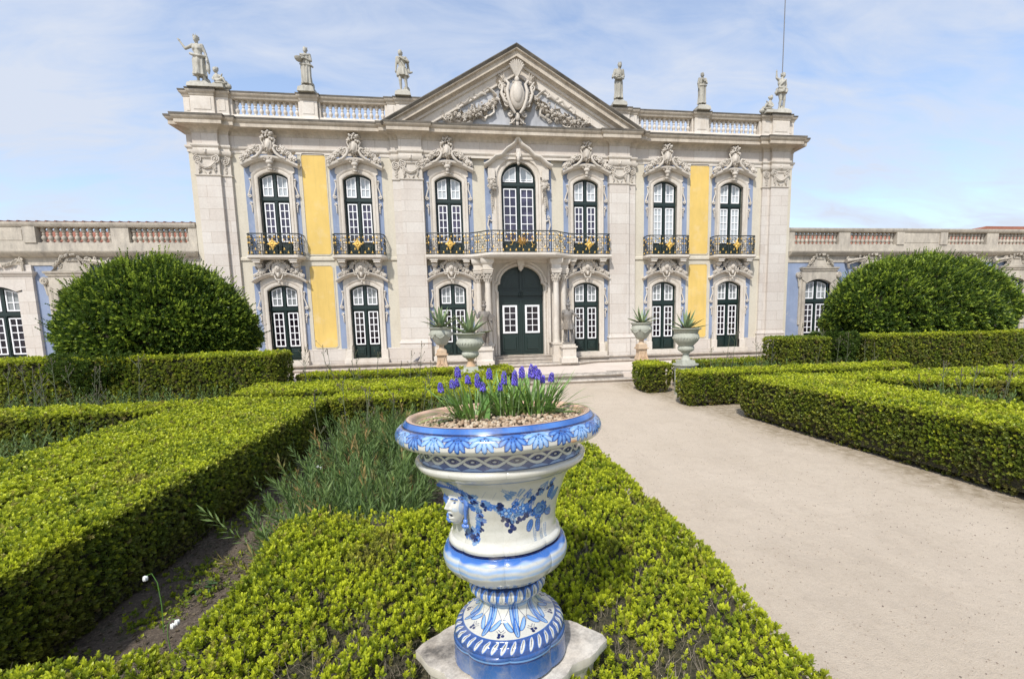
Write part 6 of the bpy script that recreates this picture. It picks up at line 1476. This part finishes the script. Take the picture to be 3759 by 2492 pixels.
def box_samples(lx,ly,z0,z1,dmax,r):
    """random points on a rounded box centred at origin in xy; returns P,N"""
    h=z1-z0; faces=[('t',lx*ly),('x',ly*h),('X',ly*h),('y',lx*h),('Y',lx*h)]; P=[];
    for f,a in faces:
        n=int(a*dmax); u=rng.uniform(-1,1,n); v=rng.uniform(-1,1,n)
        if f=='t': q=np.c_[u*lx/2,v*ly/2,np.full(n,z1)]
        elif f in 'xX': q=np.c_[np.full(n,(-1 if f=='x' else 1)*lx/2),u*ly/2,z0+(v+1)/2*h]
        else: q=np.c_[u*lx/2,np.full(n,(-1 if f=='y' else 1)*ly/2),z0+(v+1)/2*h]
        P.append(q)
    P=np.concatenate(P); c=P.copy(); c[:,0]=np.clip(c[:,0],-lx/2+r,lx/2-r); c[:,1]=np.clip(c[:,1],-ly/2+r,ly/2-r); c[:,2]=np.minimum(c[:,2],z1-r*.55)
    d=P-c; d[:,2]*=1.0; N=norm(d); Q=c+N*np.array([r,r,r*.55]); return Q,N
def hedge(label,x0,x1,y0,y1,top=.15,ang=0,r=.12,g=-.7,seed=0,bare=0.0,newtop=1.0,group=None,name='box_hedge',corner=None,undul=.018,sidedark=1.0,dmul=1.0,maxnear=None):
    """ang rotates about the (x0,y0) corner"""
    lx,ly=x1-x0,y1-y0; ca,sa=math.cos(ang),math.sin(ang)
    def W(P): X=P[:,0]+lx/2; Y=P[:,1]+ly/2; return np.c_[x0+X*ca-Y*sa,y0+X*sa+Y*ca,P[:,2]]
    def Wn(N): return np.c_[N[:,0]*ca-N[:,1]*sa,N[:,0]*sa+N[:,1]*ca,N[:,2]]
    cen=W(np.array([[0,0,0.]]))[0]; R=empty(name,(cen[0],cen[1],g)); tag(R,label,'hedge',group)
    P,N=box_samples(lx,ly,g,top,2300*dmul,r); 
    if corner: # plan-rounded corners of bigger radius
        rc=corner; cc=P.copy(); cc[:,0]=np.clip(P[:,0],-lx/2+rc,lx/2-rc); cc[:,1]=np.clip(P[:,1],-ly/2+rc,ly/2-rc); d=P[:,:2]-cc[:,:2]; L=np.linalg.norm(d,axis=1); m=L>rc
        P[m,:2]=cc[m,:2]+d[m]/L[m,None]*rc; kk=m&(N[:,2]<.8); N[kk,:2]=d[kk]/L[kk,None]; N=norm(N)
    P=W(P);N=Wn(N)
    low=np.clip((g+.35-P[:,2])/.35,0,1); P[:,:2]-=N[:,:2]*(low**1.5*.13)[:,None]               # tuck in at the foot
    ln_=lown(P,1.0,seed); P+=N*(ln_*undul)[:,None]; P[:,2]+=np.where(N[:,2]>.6,lown(P,4.0,seed+2)*undul*.8,0)
    dist=np.linalg.norm(P-CP,axis=1); sz=lsize(dist); dens=1.9/(7*.32*sz**2)*.33*3
    keep=rng.uniform(0,1,len(P))<dens/(2300*dmul)*1.0
    tocam=norm(CP-P); keep&=(np.sum(tocam*N,1)>-.30)
    bz=lown(P,1.9,seed+5)+.5*lown(P,4.3,seed+7); 
    if bare: keep&=~((bz>1.0-bare)&(rng.uniform(0,1,len(P))<.75))
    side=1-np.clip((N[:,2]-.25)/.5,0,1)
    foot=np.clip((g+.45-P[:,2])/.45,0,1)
    keep&=~((side>.5)&(rng.uniform(0,1,len(P))<foot*.55))
    P,N,sz,side,foot,bz=[a[keep] for a in (P,N,sz,side,foot,bz)]; n=len(P)
    A=norm(N*.75+np.array([0,0,.55])+rng.normal(size=(n,3))*.36); P=P-N*(rng.uniform(0,1,n)**1.6*.065+.008)[:,None]; out=rng.uniform(0,1,n)<.05; P[out]+=(N[out]*.6+np.array([0,0,.5]))*rng.uniform(.01,.05,(int(out.sum()),1)); sz=sz*rng.uniform(.72,1.22,n)
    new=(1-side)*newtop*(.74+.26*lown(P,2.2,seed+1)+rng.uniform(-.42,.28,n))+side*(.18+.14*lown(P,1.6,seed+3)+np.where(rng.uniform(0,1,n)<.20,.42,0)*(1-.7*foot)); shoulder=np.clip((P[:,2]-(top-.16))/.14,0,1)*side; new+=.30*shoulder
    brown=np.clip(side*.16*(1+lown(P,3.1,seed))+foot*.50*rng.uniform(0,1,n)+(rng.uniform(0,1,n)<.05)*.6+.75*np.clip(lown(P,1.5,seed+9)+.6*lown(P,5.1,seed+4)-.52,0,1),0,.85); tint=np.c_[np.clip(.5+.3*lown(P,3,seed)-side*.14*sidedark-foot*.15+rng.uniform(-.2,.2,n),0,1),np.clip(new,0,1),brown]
    near=np.linalg.norm(P-CP,axis=1)<5.0
    for msk,six,nm in ((near,True,'foliage'),(~near,False,'foliage')):
        if msk.sum()<5: continue
        L=10 if six else 7
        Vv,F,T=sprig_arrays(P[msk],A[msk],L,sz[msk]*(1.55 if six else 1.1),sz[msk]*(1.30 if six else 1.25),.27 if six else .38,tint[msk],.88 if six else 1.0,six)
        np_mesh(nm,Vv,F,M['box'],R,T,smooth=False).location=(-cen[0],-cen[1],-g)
    # dark inner mass
    m=MB(); i=.085; poly=[(-lx/2+i+.1,-ly/2+i),(lx/2-i-.1,-ly/2+i),(lx/2-i,-ly/2+i+.1),(lx/2-i,ly/2-i-.1),(lx/2-i-.1,ly/2-i),(-lx/2+i+.1,ly/2-i),(-lx/2+i,ly/2-i-.1),(-lx/2+i,-ly/2+i+.1)]
    if corner:
        q=corner; poly=[]
        for sx_,sy_,a0 in ((1,-1,-PI/2),(1,1,0),(-1,1,PI/2),(-1,-1,PI)):
            for k in range(5): a=a0+PI/2*k/4; poly.append((sx_*(lx/2-q)+(q-i)*math.cos(a),sy_*(ly/2-q)+(q-i)*math.sin(a)))
    pw=W(np.array([(a,b,0) for a,b in poly])); poly2=[(p[0]-cen[0],p[1]-cen[1]) for p in pw]
    m.slab([(a*.90,b*.90) if min(lx,ly)<1.2 and max(lx,ly)<1.4 else (a,b) for a,b in poly2],.10,top-g-.075); m.build('inner_growth',M['core'],R)
    # twigs
    dn=np.linalg.norm(P-CP,axis=1); tw=(rng.uniform(0,1,n)<np.where(dn<6,.26,.0)*(.30+side*.9+(foot>.2)*2.6+(bz>1.0-bare-.15)*1.5))
    if tw.sum()>10:
        k=int(tw.sum()); twigs(P[tw]-N[tw]*.05,norm(A[tw]+rng.normal(size=(k,3))*.45),rng.uniform(.05,.13,k),.0014,M['twigdark'],'twigs',R).location=(-cen[0],-cen[1],-g)
    if bare:
        Q,NQ=box_samples(lx,ly,g,top,900,r); Q=W(Q);NQ=Wn(NQ); b2=lown(Q,1.9,seed+5)+.5*lown(Q,4.3,seed+7); kk=(b2>1.0-bare)&(NQ[:,2]>.5)&(rng.uniform(0,1,len(Q))<.9); k=int(kk.sum())
        if k: twigs(Q[kk]-np.array([0,0,.09]),norm(np.array([0,0,1.])+rng.normal(size=(k,3))*.35),rng.uniform(.06,.12,k),.0015,M['twig'],'bare_twigs',R).location=(-cen[0],-cen[1],-g)
    return R
G1='clipped low box hedges of the parterre'; G2='tall clipped hedges behind the parterre'
hedge('broad bright green box hedge around the base of the painted urn, filling the foreground',-3.45,-.55,-19.05,-15.62,.13,seed=1,bare=.50,group=G1,r=.15,undul=.045)
hedge('low box hedge strip along the left edge of the gravel path, behind the painted urn',-1.55,-.62,-15.72,-14.0,.12,seed=2,group=G1,r=.13,undul=.03,bare=.1)
hedge('small corner of box hedge at the bottom left edge of the picture',-4.5,-3.47,-18.8,-16.98,.09,seed=21,group=G1,r=.12,undul=.03)
hedge('inner half of the wide double box hedge running away on the left',-5.98,-4.82,-19.3,-9.95,.15,seed=3,bare=.05,group=G1,r=.10)
hedge('outer half of the wide double box hedge running away on the left',-7.22,-6.02,-19.3,-9.75,.155,seed=4,bare=.12,group=G1,r=.10)
hedge('low box hedge crossing to the far left edge, in front of the tall hedge',-14.5,-7.25,-10.65,-9.8,.13,seed=5,group=G1)
hedge('box hedge row directly behind the feathery bed and the purple flowers',-4.78,-.95,-10.45,-9.62,.15,seed=6,group=G1,corner=.22)
hedge('wide box hedge row in the middle of the left parterre, with rounded end',-7.1,-1.25,-9.25,-7.7,.15,seed=7,group=G1,corner=.3,bare=.04)
hedge('far narrow box hedge row at the foot of the terrace on the left',-6.9,-2.55,-6.25,-5.5,.14,seed=8,group=G1)
hedge('rounded box hedge block around the foot of the left fluted urn',-2.6,-.95,-7.45,-5.55,.16,seed=9,group=G1,corner=.32)
hedge('tall clipped hedge on the left under the round evergreen tree',-20,-7.05,-7.0,-5.9,.80,seed=10,group=G2,newtop=.85,bare=.0,r=.10,name='tall_hedge')
hedge('small rounded box hedge end beside the steps and right tall pedestal',2.85,3.75,-6.75,-5.6,.14,seed=11,group=G1,corner=.28)
hedge('far narrow box hedge row at the foot of the terrace on the right',4.3,9.2,-6.1,-5.4,.10,seed=12,group=G1,newtop=.6)
hedge('box hedge with rounded corner in front of the right fluted urn',3.15,9.6,-8.85,-8.0,.15,seed=13,group=G1,corner=.35)
hedge('long box hedge bordering the right side of the gravel path',3.95,5.65,-21.0,-9.95,.17,ang=rad(0),seed=14,group=G1,corner=.4,bare=.06,undul=.03,name='box_hedge') if False else None
def long_right():
    # runs slightly away from the path axis
    a=math.atan2(.85,7.0); L=10.5; x0,y0=3.78,-9.85
    return hedge('long box hedge bordering the right side of the gravel path',x0+L*math.sin(a),x0+L*math.sin(a)+1.65,y0-L*math.cos(a),y0-L*math.cos(a)+L,.19,ang=a,seed=14,group=G1,corner=.34,bare=.05,undul=.03)
long_right()
hedge('box hedge row crossing behind the long path hedge on the right',5.3,14.5,-10.55,-9.75,.15,seed=15,group=G1)
hedge('slanting box hedge behind the right feathery bed',6.6,11.4,-10.95,-10.3,.15,ang=rad(-26),seed=16,group=G1)
hedge('box hedge row at the right edge, beyond the slanting hedge',9.0,15.5,-12.0,-11.2,.15,seed=17,group=G1)
hedge('short tall clipped hedge left of the right-hand tree, dark faced',7.15,8.75,-6.9,-5.9,.80,seed=18,group=G2,newtop=.35,r=.08,name='tall_hedge')
hedge('long tall clipped hedge right of the right-hand tree',9.95,22,-7.0,-5.9,.82,seed=19,group=G2,newtop=.85,r=.09,name='tall_hedge')
def bush(label,cx,cy,rx,ry,z0,zc,zt,seed,trunkx,tw=1.0):
    R=empty('evergreen_tree',(cx,cy,-.7)); tag(R,label,'tree','round clipped evergreen trees before the wings'); n=30000
    u=rng.uniform(-.55,1,n); a=rng.uniform(0,2*PI,n); s=np.sqrt(1-u*u)
    N0=np.c_[s*np.cos(a),s*np.sin(a),u]; up=zt-zc; dn=zc-z0
    sq=np.abs(N0[:,:2])
    k=1+.03*np.sin(3*a+seed)+.035*np.sin(5*a+4*u+seed)+.03*np.sin(9*a+7*u)
    P=np.c_[N0[:,0]*rx*k,N0[:,1]*ry*k,np.where(u>0,N0[:,2]*up,N0[:,2]*dn/.55)]+np.array([cx,cy,zc])
    P[:,2]+=np.where(u>0,.10*(1-u)*up*0,0); N=norm(np.c_[N0[:,0]/rx,N0[:,1]/ry,N0[:,2]/up]); 
    lump=np.sin(P[:,0]*3.6+seed)*np.sin(P[:,1]*3.7+2)*np.sin(P[:,2]*4.1+1)+.6*np.sin(P[:,0]*9+P[:,2]*7+seed)*np.sin(P[:,2]*5+seed); P+=N*(lump*.085)[:,None]
    tocam=norm(CP-P); keep=(np.sum(tocam*N,1)>-.35)&(P[:,2]>z0-.05); gap=(np.sin(P[:,0]*7.3+seed)+np.sin(P[:,2]*8.1+P[:,0]*2)+np.sin(P[:,1]*6+P[:,2]*3)); keep&=~((gap>1.9)&(rng.uniform(0,1,n)<.7)); P,N,lump=P[keep],N[keep],lump[keep]; n=len(P)
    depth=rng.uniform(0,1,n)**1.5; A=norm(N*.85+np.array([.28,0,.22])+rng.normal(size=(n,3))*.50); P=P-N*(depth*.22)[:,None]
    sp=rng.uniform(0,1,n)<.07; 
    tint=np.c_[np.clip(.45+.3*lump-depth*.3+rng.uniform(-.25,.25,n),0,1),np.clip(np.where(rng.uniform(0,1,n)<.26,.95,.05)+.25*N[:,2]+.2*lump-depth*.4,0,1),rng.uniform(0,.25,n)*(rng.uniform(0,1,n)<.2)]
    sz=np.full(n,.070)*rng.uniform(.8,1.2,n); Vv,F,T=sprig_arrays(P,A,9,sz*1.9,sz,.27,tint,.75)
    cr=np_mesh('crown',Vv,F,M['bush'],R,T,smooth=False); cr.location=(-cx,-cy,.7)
    k=np.where(sp&((N[:,2]>.35)|(rng.uniform(0,1,n)<.25)))[0]; C2=P[k]+N[k]*.03; A2=norm(A[k]*.6+N[k]*.5+np.array([.1,0,.5])); Vv,F,T=sprig_arrays(C2,A2,16,rng.uniform(.18,.42,len(k)),np.full(len(k),.060),.26,tint[k],.55)
    o=np_mesh('shoots',Vv,F,M['bush'],cr,T,smooth=False); o.location=(0,0,0)
    m=MB(); m.ball((0,0,zc+.7),(rx*.90,ry*.90,up*.90),32,16)
    for v_i,v in enumerate(m.v):
        if v[2]<zc+.7: m.v[v_i]=(v[0],v[1],zc+.7+(v[2]-zc-.7)*dn/up)
    m.build('inner_growth',M['core'],cr,True).location=(cx,cy,-.7)
    m=MB(); 
    for i in range(5): a=i*1.25; m.tube([(.08*math.cos(a),.08*math.sin(a),0),(.25*math.cos(a),.25*math.sin(a),.8),(1.0*math.cos(a),.6*math.sin(a),zc+.9)],.08,8,.035)
    m.build('trunk',M['twigdark'],R,True)
    # skirt of foliage running down to the ground round the trunk
    n=4500; a=rng.uniform(0,2*PI,n); zz=rng.uniform(-.65,.95,n); rr=tw*(.52+.36*np.clip((zz+.2)/1.0,0,1)-.55*np.clip(zz-.60,0,1))+rng.normal(size=n)*.05; P=np.c_[trunkx+rr*np.cos(a),-6.25+rr*np.sin(a)*.9,zz]; N=np.c_[np.cos(a),np.sin(a),np.zeros(n)]; k=np.sum(norm(CP-P)*N,1)>-.2; P,N=P[k],N[k]; n=len(P)
    A=norm(N+np.array([0,0,.4])+rng.normal(size=(n,3))*.4); tint=np.c_[rng.uniform(0,.7,n),rng.uniform(-.2,.35,n).clip(0,1),rng.uniform(0,.2,n)]; Vv,F,T=sprig_arrays(P,A,8,np.full(n,.09),np.full(n,.055),.28,tint,.8); o=np_mesh('lower_foliage',Vv,F,M['bush'],R,T,smooth=False); o.location=(-cx,-cy,.7)
    m=MB(); m.lathe([(.38*tw,.05),(.42*tw,.6),(.50*tw,1.1),(.40*tw,1.42)],20,(trunkx-cx,-6.25-cy,0)); m.build('lower_growth',M['core'],R,True)
bush('round evergreen tree on the left, hiding part of the left wing',-10.75,-5.1,2.20,1.6,.60,1.35,3.32,1.0,-11.3,1.35)
bush('round evergreen tree on the right, broader and flatter, hiding the right wing',13.75,-5.0,3.45,1.75,.55,1.45,3.40,2.2,9.38,.75)
# ---- feathery plants: many upright stems with narrow leaves
def herbs(label,name,regions,n,hmin,hmax,ll,seed,L=22,lean=.28,brown=.12,thin=1.0,kind='stuff',cat='plants',g=-.68):
    r=np.random.default_rng(seed); C=[];A=[]
    for k in range(n):
        x0,x1,y0,y1=regions[r.integers(len(regions))]; C.append((r.uniform(x0,x1),r.uniform(y0,y1),g)); 
    C=np.array(C); h=r.uniform(hmin,hmax,n); A=norm(np.c_[r.normal(size=n)*lean,r.normal(size=n)*lean,np.ones(n)])
    T=np.c_[r.uniform(.1,.9,n),r.uniform(-.1,.35,n).clip(0,1),(r.uniform(0,1,n)<brown)*r.uniform(.3,.9,n)]
    # stem starts bare
    V,F,TT=sprig_arrays(C+A*(h*.22)[:,None],A,L,h*.78,np.full(n,ll)*r.uniform(.7,1.3,n),.115*thin,T,.95)
    V[:,2]+=0; m=V.reshape(-1,4,3)
    o=np_mesh(name,V,F,M['herb'],None,TT,smooth=False); 
    st_=twigs(C,A,h*1.0,.0026,M['herbstem'],'stems',o)
    return tag(o,label,cat,kind=kind)
M['herbstem']=plain('green_grey_stem',(.10,.115,.06),.8,var=.3,scale=10)
herbs('tangle of feathery grey-green plants in the bed left of the painted urn','feathery_plants',[(-4.1,-2.75,-14.9,-10.8),(-3.9,-1.5,-13.0,-10.7),(-3.75,-2.7,-15.2,-13.6),(-3.6,-2.8,-15.6,-14.6),(-4.3,-2.0,-12.6,-10.7),(-4.2,-2.6,-14.0,-11.5)],1500,.34,.82,.11,5,L=30,lean=.42,brown=.10,thin=.66)
herbs('dark feathery plants filling the bed at the far left','feathery_plants',[(-14,-7.5,-14.6,-11.0)],700,.45,.80,.085,6,L=22,lean=.25,brown=.03)
herbs('feathery plants between the low hedge and the tall hedge on the left','feathery_plants',[(-14,-7.3,-9.5,-7.4)],450,.5,.9,.085,7,L=18,lean=.22,brown=.02)
herbs('dark feathery plants in front of the left terrace steps','feathery_plants',[(-6.9,-2.8,-7.5,-6.5)],420,.5,.80,.09,8,L=18,lean=.2,brown=.02)
herbs('dark feathery plants behind the right fluted urn','feathery_plants',[(4.6,9.8,-7.8,-6.3)],560,.5,.88,.09,9,L=20,lean=.2,brown=.02)
herbs('feathery plants in the bed behind the long right-hand path hedge','feathery_plants',[(6.3,9.4,-15.5,-12.2),(5.9,7.6,-12.6,-11.4),(6.1,7.6,-18.5,-13)],560,.55,.85,.085,10,L=22,lean=.22,brown=.10)
herbs('feathery plants between the crossing hedges on the right','feathery_plants',[(5.8,11,-9.7,-9.0)],130,.4,.75,.08,12,L=16,lean=.2,brown=.02)
def wiry(label,pts,hmin,hmax,seed):
    r=random.Random(seed); m=MB(); c=empty('wiry_plant',(pts[0][0],pts[0][1],-.68)); tag(c,label,'plant',kind='stuff'); lf=MB()
    for (x,y) in pts:
        h=r.uniform(hmin,hmax); dx,dy=r.uniform(-.14,.14),r.uniform(-.1,.1); P=[(x-pts[0][0]+dx*t_*h+.03*math.sin(t_*5+x),y-pts[0][1]+dy*t_*h,h*t_) for t_ in (0,.25,.5,.75,1)]
        m.tube(P,.009,5,.004)
        for k in range(9):
            t_=r.uniform(.3,.97); i=min(3,int(t_*4)); f=t_*4-i; b=[P[i][j]+(P[i+1][j]-P[i][j])*f for j in range(3)]; a=r.uniform(0,2*PI); L=r.uniform(.06,.20)
            e=(b[0]+math.cos(a)*L*.8,b[1]+math.sin(a)*L*.5,b[2]+L); m.tube([b,e],.005,4,.003); lf.ball(e,(.010,.010,.022),5,4)
        for k in range(3): lf.ball((P[-1][0],P[-1][1],P[-1][2]-.05*k),(.012,.012,.02),5,4)
    m.build('stems',M['herbstem'],c,True); lf.build('buds',M['twigdark'],c,True)
rr=random.Random(2)
wiry('tall wiry leafless stems before the steps at the left',[(-6.6+.35*i+rr.uniform(-.1,.1),-6.9+rr.uniform(-.5,.4)) for i in range(11)],1.15,1.85,3)
wiry('wiry stems rising by the low hedge behind the feathery bed',[(-4.5+.3*i+rr.uniform(-.1,.1),-11.4+rr.uniform(-.4,.5)) for i in range(8)],1.0,1.45,4)
wiry('tall wiry leafless stems behind the right fluted urn',[(4.9+.36*i+rr.uniform(-.1,.1),-6.9+rr.uniform(-.5,.4)) for i in range(15)],1.1,1.95,5)
wiry('group of wiry stems against the tall hedge on the far left',[(-11.5+.2*i+rr.uniform(-.1,.1),-8.6+rr.uniform(-.5,.4)) for i in range(12)],1.0,1.7,6)
wiry('sparse wiry stems in the bed on the right',[(6.5+.4*i+rr.uniform(-.1,.1),-11.9+rr.uniform(-.4,.4)) for i in range(12)],.95,1.3,7)
# weeds, snowdrops
M['weed']=plain('dark_weed_leaf',(.045,.085,.025),.5,var=.4,scale=15)
def weed(label,x,y,n,L,w,up=.35,seed=1,z=-.68,cat='plant',name='leafy_plant'):
    r=random.Random(seed); R=empty(name,(x,y,z)); tag(R,label,cat); m=MB(); s=MB()
    for i in range(n):
        a=r.uniform(0,2*PI); q=r.uniform(.02,L*1.6); h=r.uniform(.03,.22)*up/.35; c=Vector((math.cos(a)*q,math.sin(a)*q,h)); s.tube([(0,0,0),tuple(c*.5+Vector((0,0,.04))),tuple(c)],.003,4)
        l=L*r.uniform(.6,1.1); d=Vector((math.cos(a),math.sin(a),r.uniform(-.2,.4))).normalized(); sd=d.cross(Vector((0,0,1))).normalized(); N=7; vs=[]
        for k in range(N+1):
            t_=k/N; ww=w*l/L*math.sin(PI*min(.98,.06+t_*.92))**.75*(1+.12*(k%2)); p=c+d*(l*t_)+Vector((0,0,-.25*l*t_*t_)); vs+=[p+sd*ww+Vector((0,0,.25*ww)),p,p-sd*ww+Vector((0,0,.25*ww))]
        fs=[]
        for k in range(N): fs+=[(3*k,3*k+1,3*k+4,3*k+3),(3*k+1,3*k+2,3*k+5,3*k+4)]
        m.add(vs,fs)
    m.build('leaves',M['weed'],R,60); s.build('stalks',M['twigdark'],R,True)
weed('low dark broad-leaved plant where the bare soil meets the foreground hedge',-3.45,-14.95,30,.10,.038,seed=3); weed('bright broad-leaved plant beside the painted urn, against bare soil',-2.15,-14.6,26,.09,.036,seed=5)
weed('small patch of green seedlings on the soil near the bottom left',-4.35,-16.35,26,.05,.018,up=.12,seed=8); weed('few low green leaves on the soil beside the left hedge',-4.4,-15.2,24,.06,.02,up=.12,seed=9); weed('tuft of low leaves on the soil at the hedge foot, lower left',-4.3,-17.1,10,.09,.022,up=.15,seed=10)
def snowdrop(label,x,y,h,side,heads):
    R=empty('white_bell_flower',(x,y,-.68)); tag(R,label,'flower'); m=MB(); m.tube([(0,0,0),(.01*side,0,h*.5),(.0,0,h*.85),(-.03*side,0,h),(-.07*side,0,h-.015)],.0035,6,.002); m.build('stem',plain('bright_stem',(.12,.26,.05),.5),R,True)
    b=MB()
    for (dx,dz) in heads:
        c=Vector((dx*side,0,h+dz))
        for i in range(6): a=2*PI*i/6; b.ball(c+Vector((math.cos(a)*.010,math.sin(a)*.010,0)),(.008,.008,.019),6,5)
        b.ball(c+Vector((0,0,.008)),(.012,.012,.012),8,6)
    b.build('white_bells',plain('white_petals',(.85,.86,.82),.5),R,True)
snowdrop('arching stem with one white bell over the bare soil, lower left',-4.35,-15.75,.50,1,[(-.075,-.035)]); snowdrop('low pair of white bells below the arching white bell',-4.18,-15.95,.26,-1,[(-.06,-.03),(-.03,-.055)]); snowdrop('small white bells beside the feathery plants, nearer the middle',-4.05,-13.1,.42,1,[(-.06,-.03),(-.02,-.05)])
# litter on the soil
n=16000; P=np.c_[rng.uniform(-4.95,-1.6,n),rng.uniform(-18.5,-10.8,n),np.full(n,-.665)+rng.uniform(-.01,.03,n)]; A=norm(rng.normal(size=(n,3))*np.array([1,1,.25])); V,F,T=sprig_arrays(P,A,2,np.full(n,.004),rng.uniform(.012,.035,n),.28,np.c_[rng.uniform(0,1,n),rng.uniform(0,.3,n)*(rng.uniform(0,1,n)<.25),rng.uniform(.4,1,n)],.6)
o=np_mesh('leaf_litter',V,F,leafmat('dry_litter',(.05,.04,.02),(.07,.08,.03),(.14,.2,.05),(.17,.13,.09),.9,.05),None,T,smooth=False); tag(o,'dry fallen leaves and twigs scattered on the bare soil','leaf litter',kind='stuff')
n=1500; cl=rng.uniform(0,1,(26,2))*np.array([1.0,6.5])+np.array([-4.85,-18.2]); ci=rng.integers(0,26,n); P=np.c_[cl[ci]+rng.normal(size=(n,2))*.13,np.full(n,-.665)]; P[:,0]=np.clip(P[:,0],-4.85,-3.3); A=norm(rng.normal(size=(n,3))*.35+np.array([0,0,1.])); V,F,T=sprig_arrays(P,A,6,np.full(n,.03),rng.uniform(.015,.04,n),.36,np.c_[rng.uniform(.3,1,n),rng.uniform(0,.7,n),rng.uniform(0,.1,n)],1.1)
o=np_mesh('seedlings',V,F,M['box'],None,T,smooth=False); tag(o,'low green seedlings creeping over the bare soil strip on the left','weeds',kind='stuff')
# loose stones on the path
n=9000; pts=MB(); pts.ball((0,0,0),1,6,5); bv2=np.array(pts.v); tr2=[]
for f_ in pts.f: tr2+=[f_] if len(f_)==3 else [(f_[0],f_[1],f_[2]),(f_[0],f_[2],f_[3])]
tr2=np.array(tr2); X0=rng.uniform(-.5,4.6,n); Y0=-4.6-14.5*rng.uniform(0,1,n)**.7; sc=rng.uniform(.0018,.0065,(n,1,1))*rng.uniform(.6,1.3,(n,1,3)); V=bv2[None]*sc+np.stack([X0,Y0,np.full(n,-.698)],1)[:,None]; F=(np.arange(n)[:,None,None]*len(bv2)+tr2[None]).reshape(-1,3); tn=np.repeat(rng.uniform(0,1,n),len(bv2))
t=NT('path_grit'); a=t.n('ShaderNodeAttribute'); a.attribute_name='tint'; t.col(t.ramp(a.outputs['Fac'],[(0,(.16,.13,.11)),(.5,(.33,.27,.21)),(1,(.46,.40,.33))])); t.r(.9)
o=np_mesh('grit',V.reshape(-1,3),F,t.m,None,np.c_[tn,tn,tn,np.ones_like(tn)]); tag(o,'small loose stones scattered over the pale gravel path','grit',kind='stuff')
# ------------------------------------------------------------------ camera, light, sky
cam=bpy.data.cameras.new('camera'); co=bpy.data.objects.new('camera',cam); COL.objects.link(co)
cam.sensor_width=36; cam.lens=CAMP[0]/3759*36; cam.clip_start=.05; cam.clip_end=2000; cam.shift_x=-CAMP[7]/3759; cam.shift_y=CAMP[8]/3759
co.matrix_world=Matrix.Translation(CAMP[1:4])@Matrix((CAMR.col[0],CAMR.col[2],-CAMR.col[1])).transposed().to_4x4(); S.camera=co
EL=rad(50); AZ=rad(28)     # sun in front of the palace, to the left
sd=Vector((-math.sin(AZ)*math.cos(EL),-math.cos(AZ)*math.cos(EL),math.sin(EL)))
L=bpy.data.lights.new('sun','SUN'); L.energy=2.55; L.angle=rad(3.0); L.color=(1,.965,.915); lo=bpy.data.objects.new('sun',L); COL.objects.link(lo); lo.rotation_euler=sd.to_track_quat('Z','Y').to_euler()
W=bpy.data.worlds.new('World'); S.world=W; W.use_nodes=True; nt=W.node_tree; bg=nt.nodes['Background']
sky=nt.nodes.new('ShaderNodeTexSky'); sky.sky_type='NISHITA'; sky.sun_disc=False; sky.sun_elevation=EL; sky.sun_rotation=math.atan2(sd.x,sd.y); sky.air_density=1.0; sky.dust_density=1.2; sky.ozone_density=2.0
tc=nt.nodes.new('ShaderNodeTexCoord'); sp=nt.nodes.new('ShaderNodeSeparateXYZ'); nt.links.new(tc.outputs['Generated'],sp.inputs[0])
def mth(op,a,b=0):
    x=nt.nodes.new('ShaderNodeMath'); x.operation=op
    for i,v in enumerate((a,b)):
        if hasattr(v,'is_output'): nt.links.new(v,x.inputs[i])
        else: x.inputs[i].default_value=v
    return x.outputs[0]
zz=mth('MAXIMUM',sp.outputs[2],.06); cx_=mth('DIVIDE',sp.outputs[0],mth('ADD',zz,.25)); cy_=mth('DIVIDE',sp.outputs[1],mth('ADD',zz,.25)); cb=nt.nodes.new('ShaderNodeCombineXYZ'); nt.links.new(cx_,cb.inputs[0]); nt.links.new(cy_,cb.inputs[1])
mp=nt.nodes.new('ShaderNodeMapping'); mp.inputs['Rotation'].default_value=(0,0,rad(35)); mp.inputs['Scale'].default_value=(1.0,2.3,1); nt.links.new(cb.outputs[0],mp.inputs[0])
nz=nt.nodes.new('ShaderNodeTexNoise'); nz.inputs['Scale'].default_value=.9; nz.inputs['Detail'].default_value=8; nz.inputs['Roughness'].default_value=.55; nz.inputs['Distortion'].default_value=.4; nt.links.new(mp.outputs[0],nz.inputs['Vector'])
nz2=nt.nodes.new('ShaderNodeTexNoise'); nz2.inputs['Scale'].default_value=3.2; nz2.inputs['Detail'].default_value=9; nz2.inputs['Roughness'].default_value=.62; nz2.inputs['Distortion'].default_value=.8; nt.links.new(mp.outputs[0],nz2.inputs['Vector']); nsum=mth('ADD',mth('MULTIPLY',nz.outputs['Fac'],.66),mth('MULTIPLY',nz2.outputs['Fac'],.34))
rp_=nt.nodes.new('ShaderNodeValToRGB'); e=rp_.color_ramp.elements; e[0].position=.40; e[0].color=(.22,.22,.22,1); e[1].position=.60; e[1].color=(.97,.97,.97,1); nt.links.new(nsum,rp_.inputs[0])
mx=nt.nodes.new('ShaderNodeMix'); mx.data_type='RGBA'; nt.links.new(rp_.outputs[0],mx.inputs[0]); nt.links.new(sky.outputs[0],mx.inputs[6]); mx.inputs[7].default_value=CLOUD
nt.links.new(mx.outputs[2],bg.inputs['Color']); bg.inputs['Strength'].default_value=SKYS
S.view_settings.view_transform='Standard'; S.view_settings.look='None'; S.view_settings.exposure=EXPO; S.view_settings.gamma=1
S.render.engine='CYCLES'
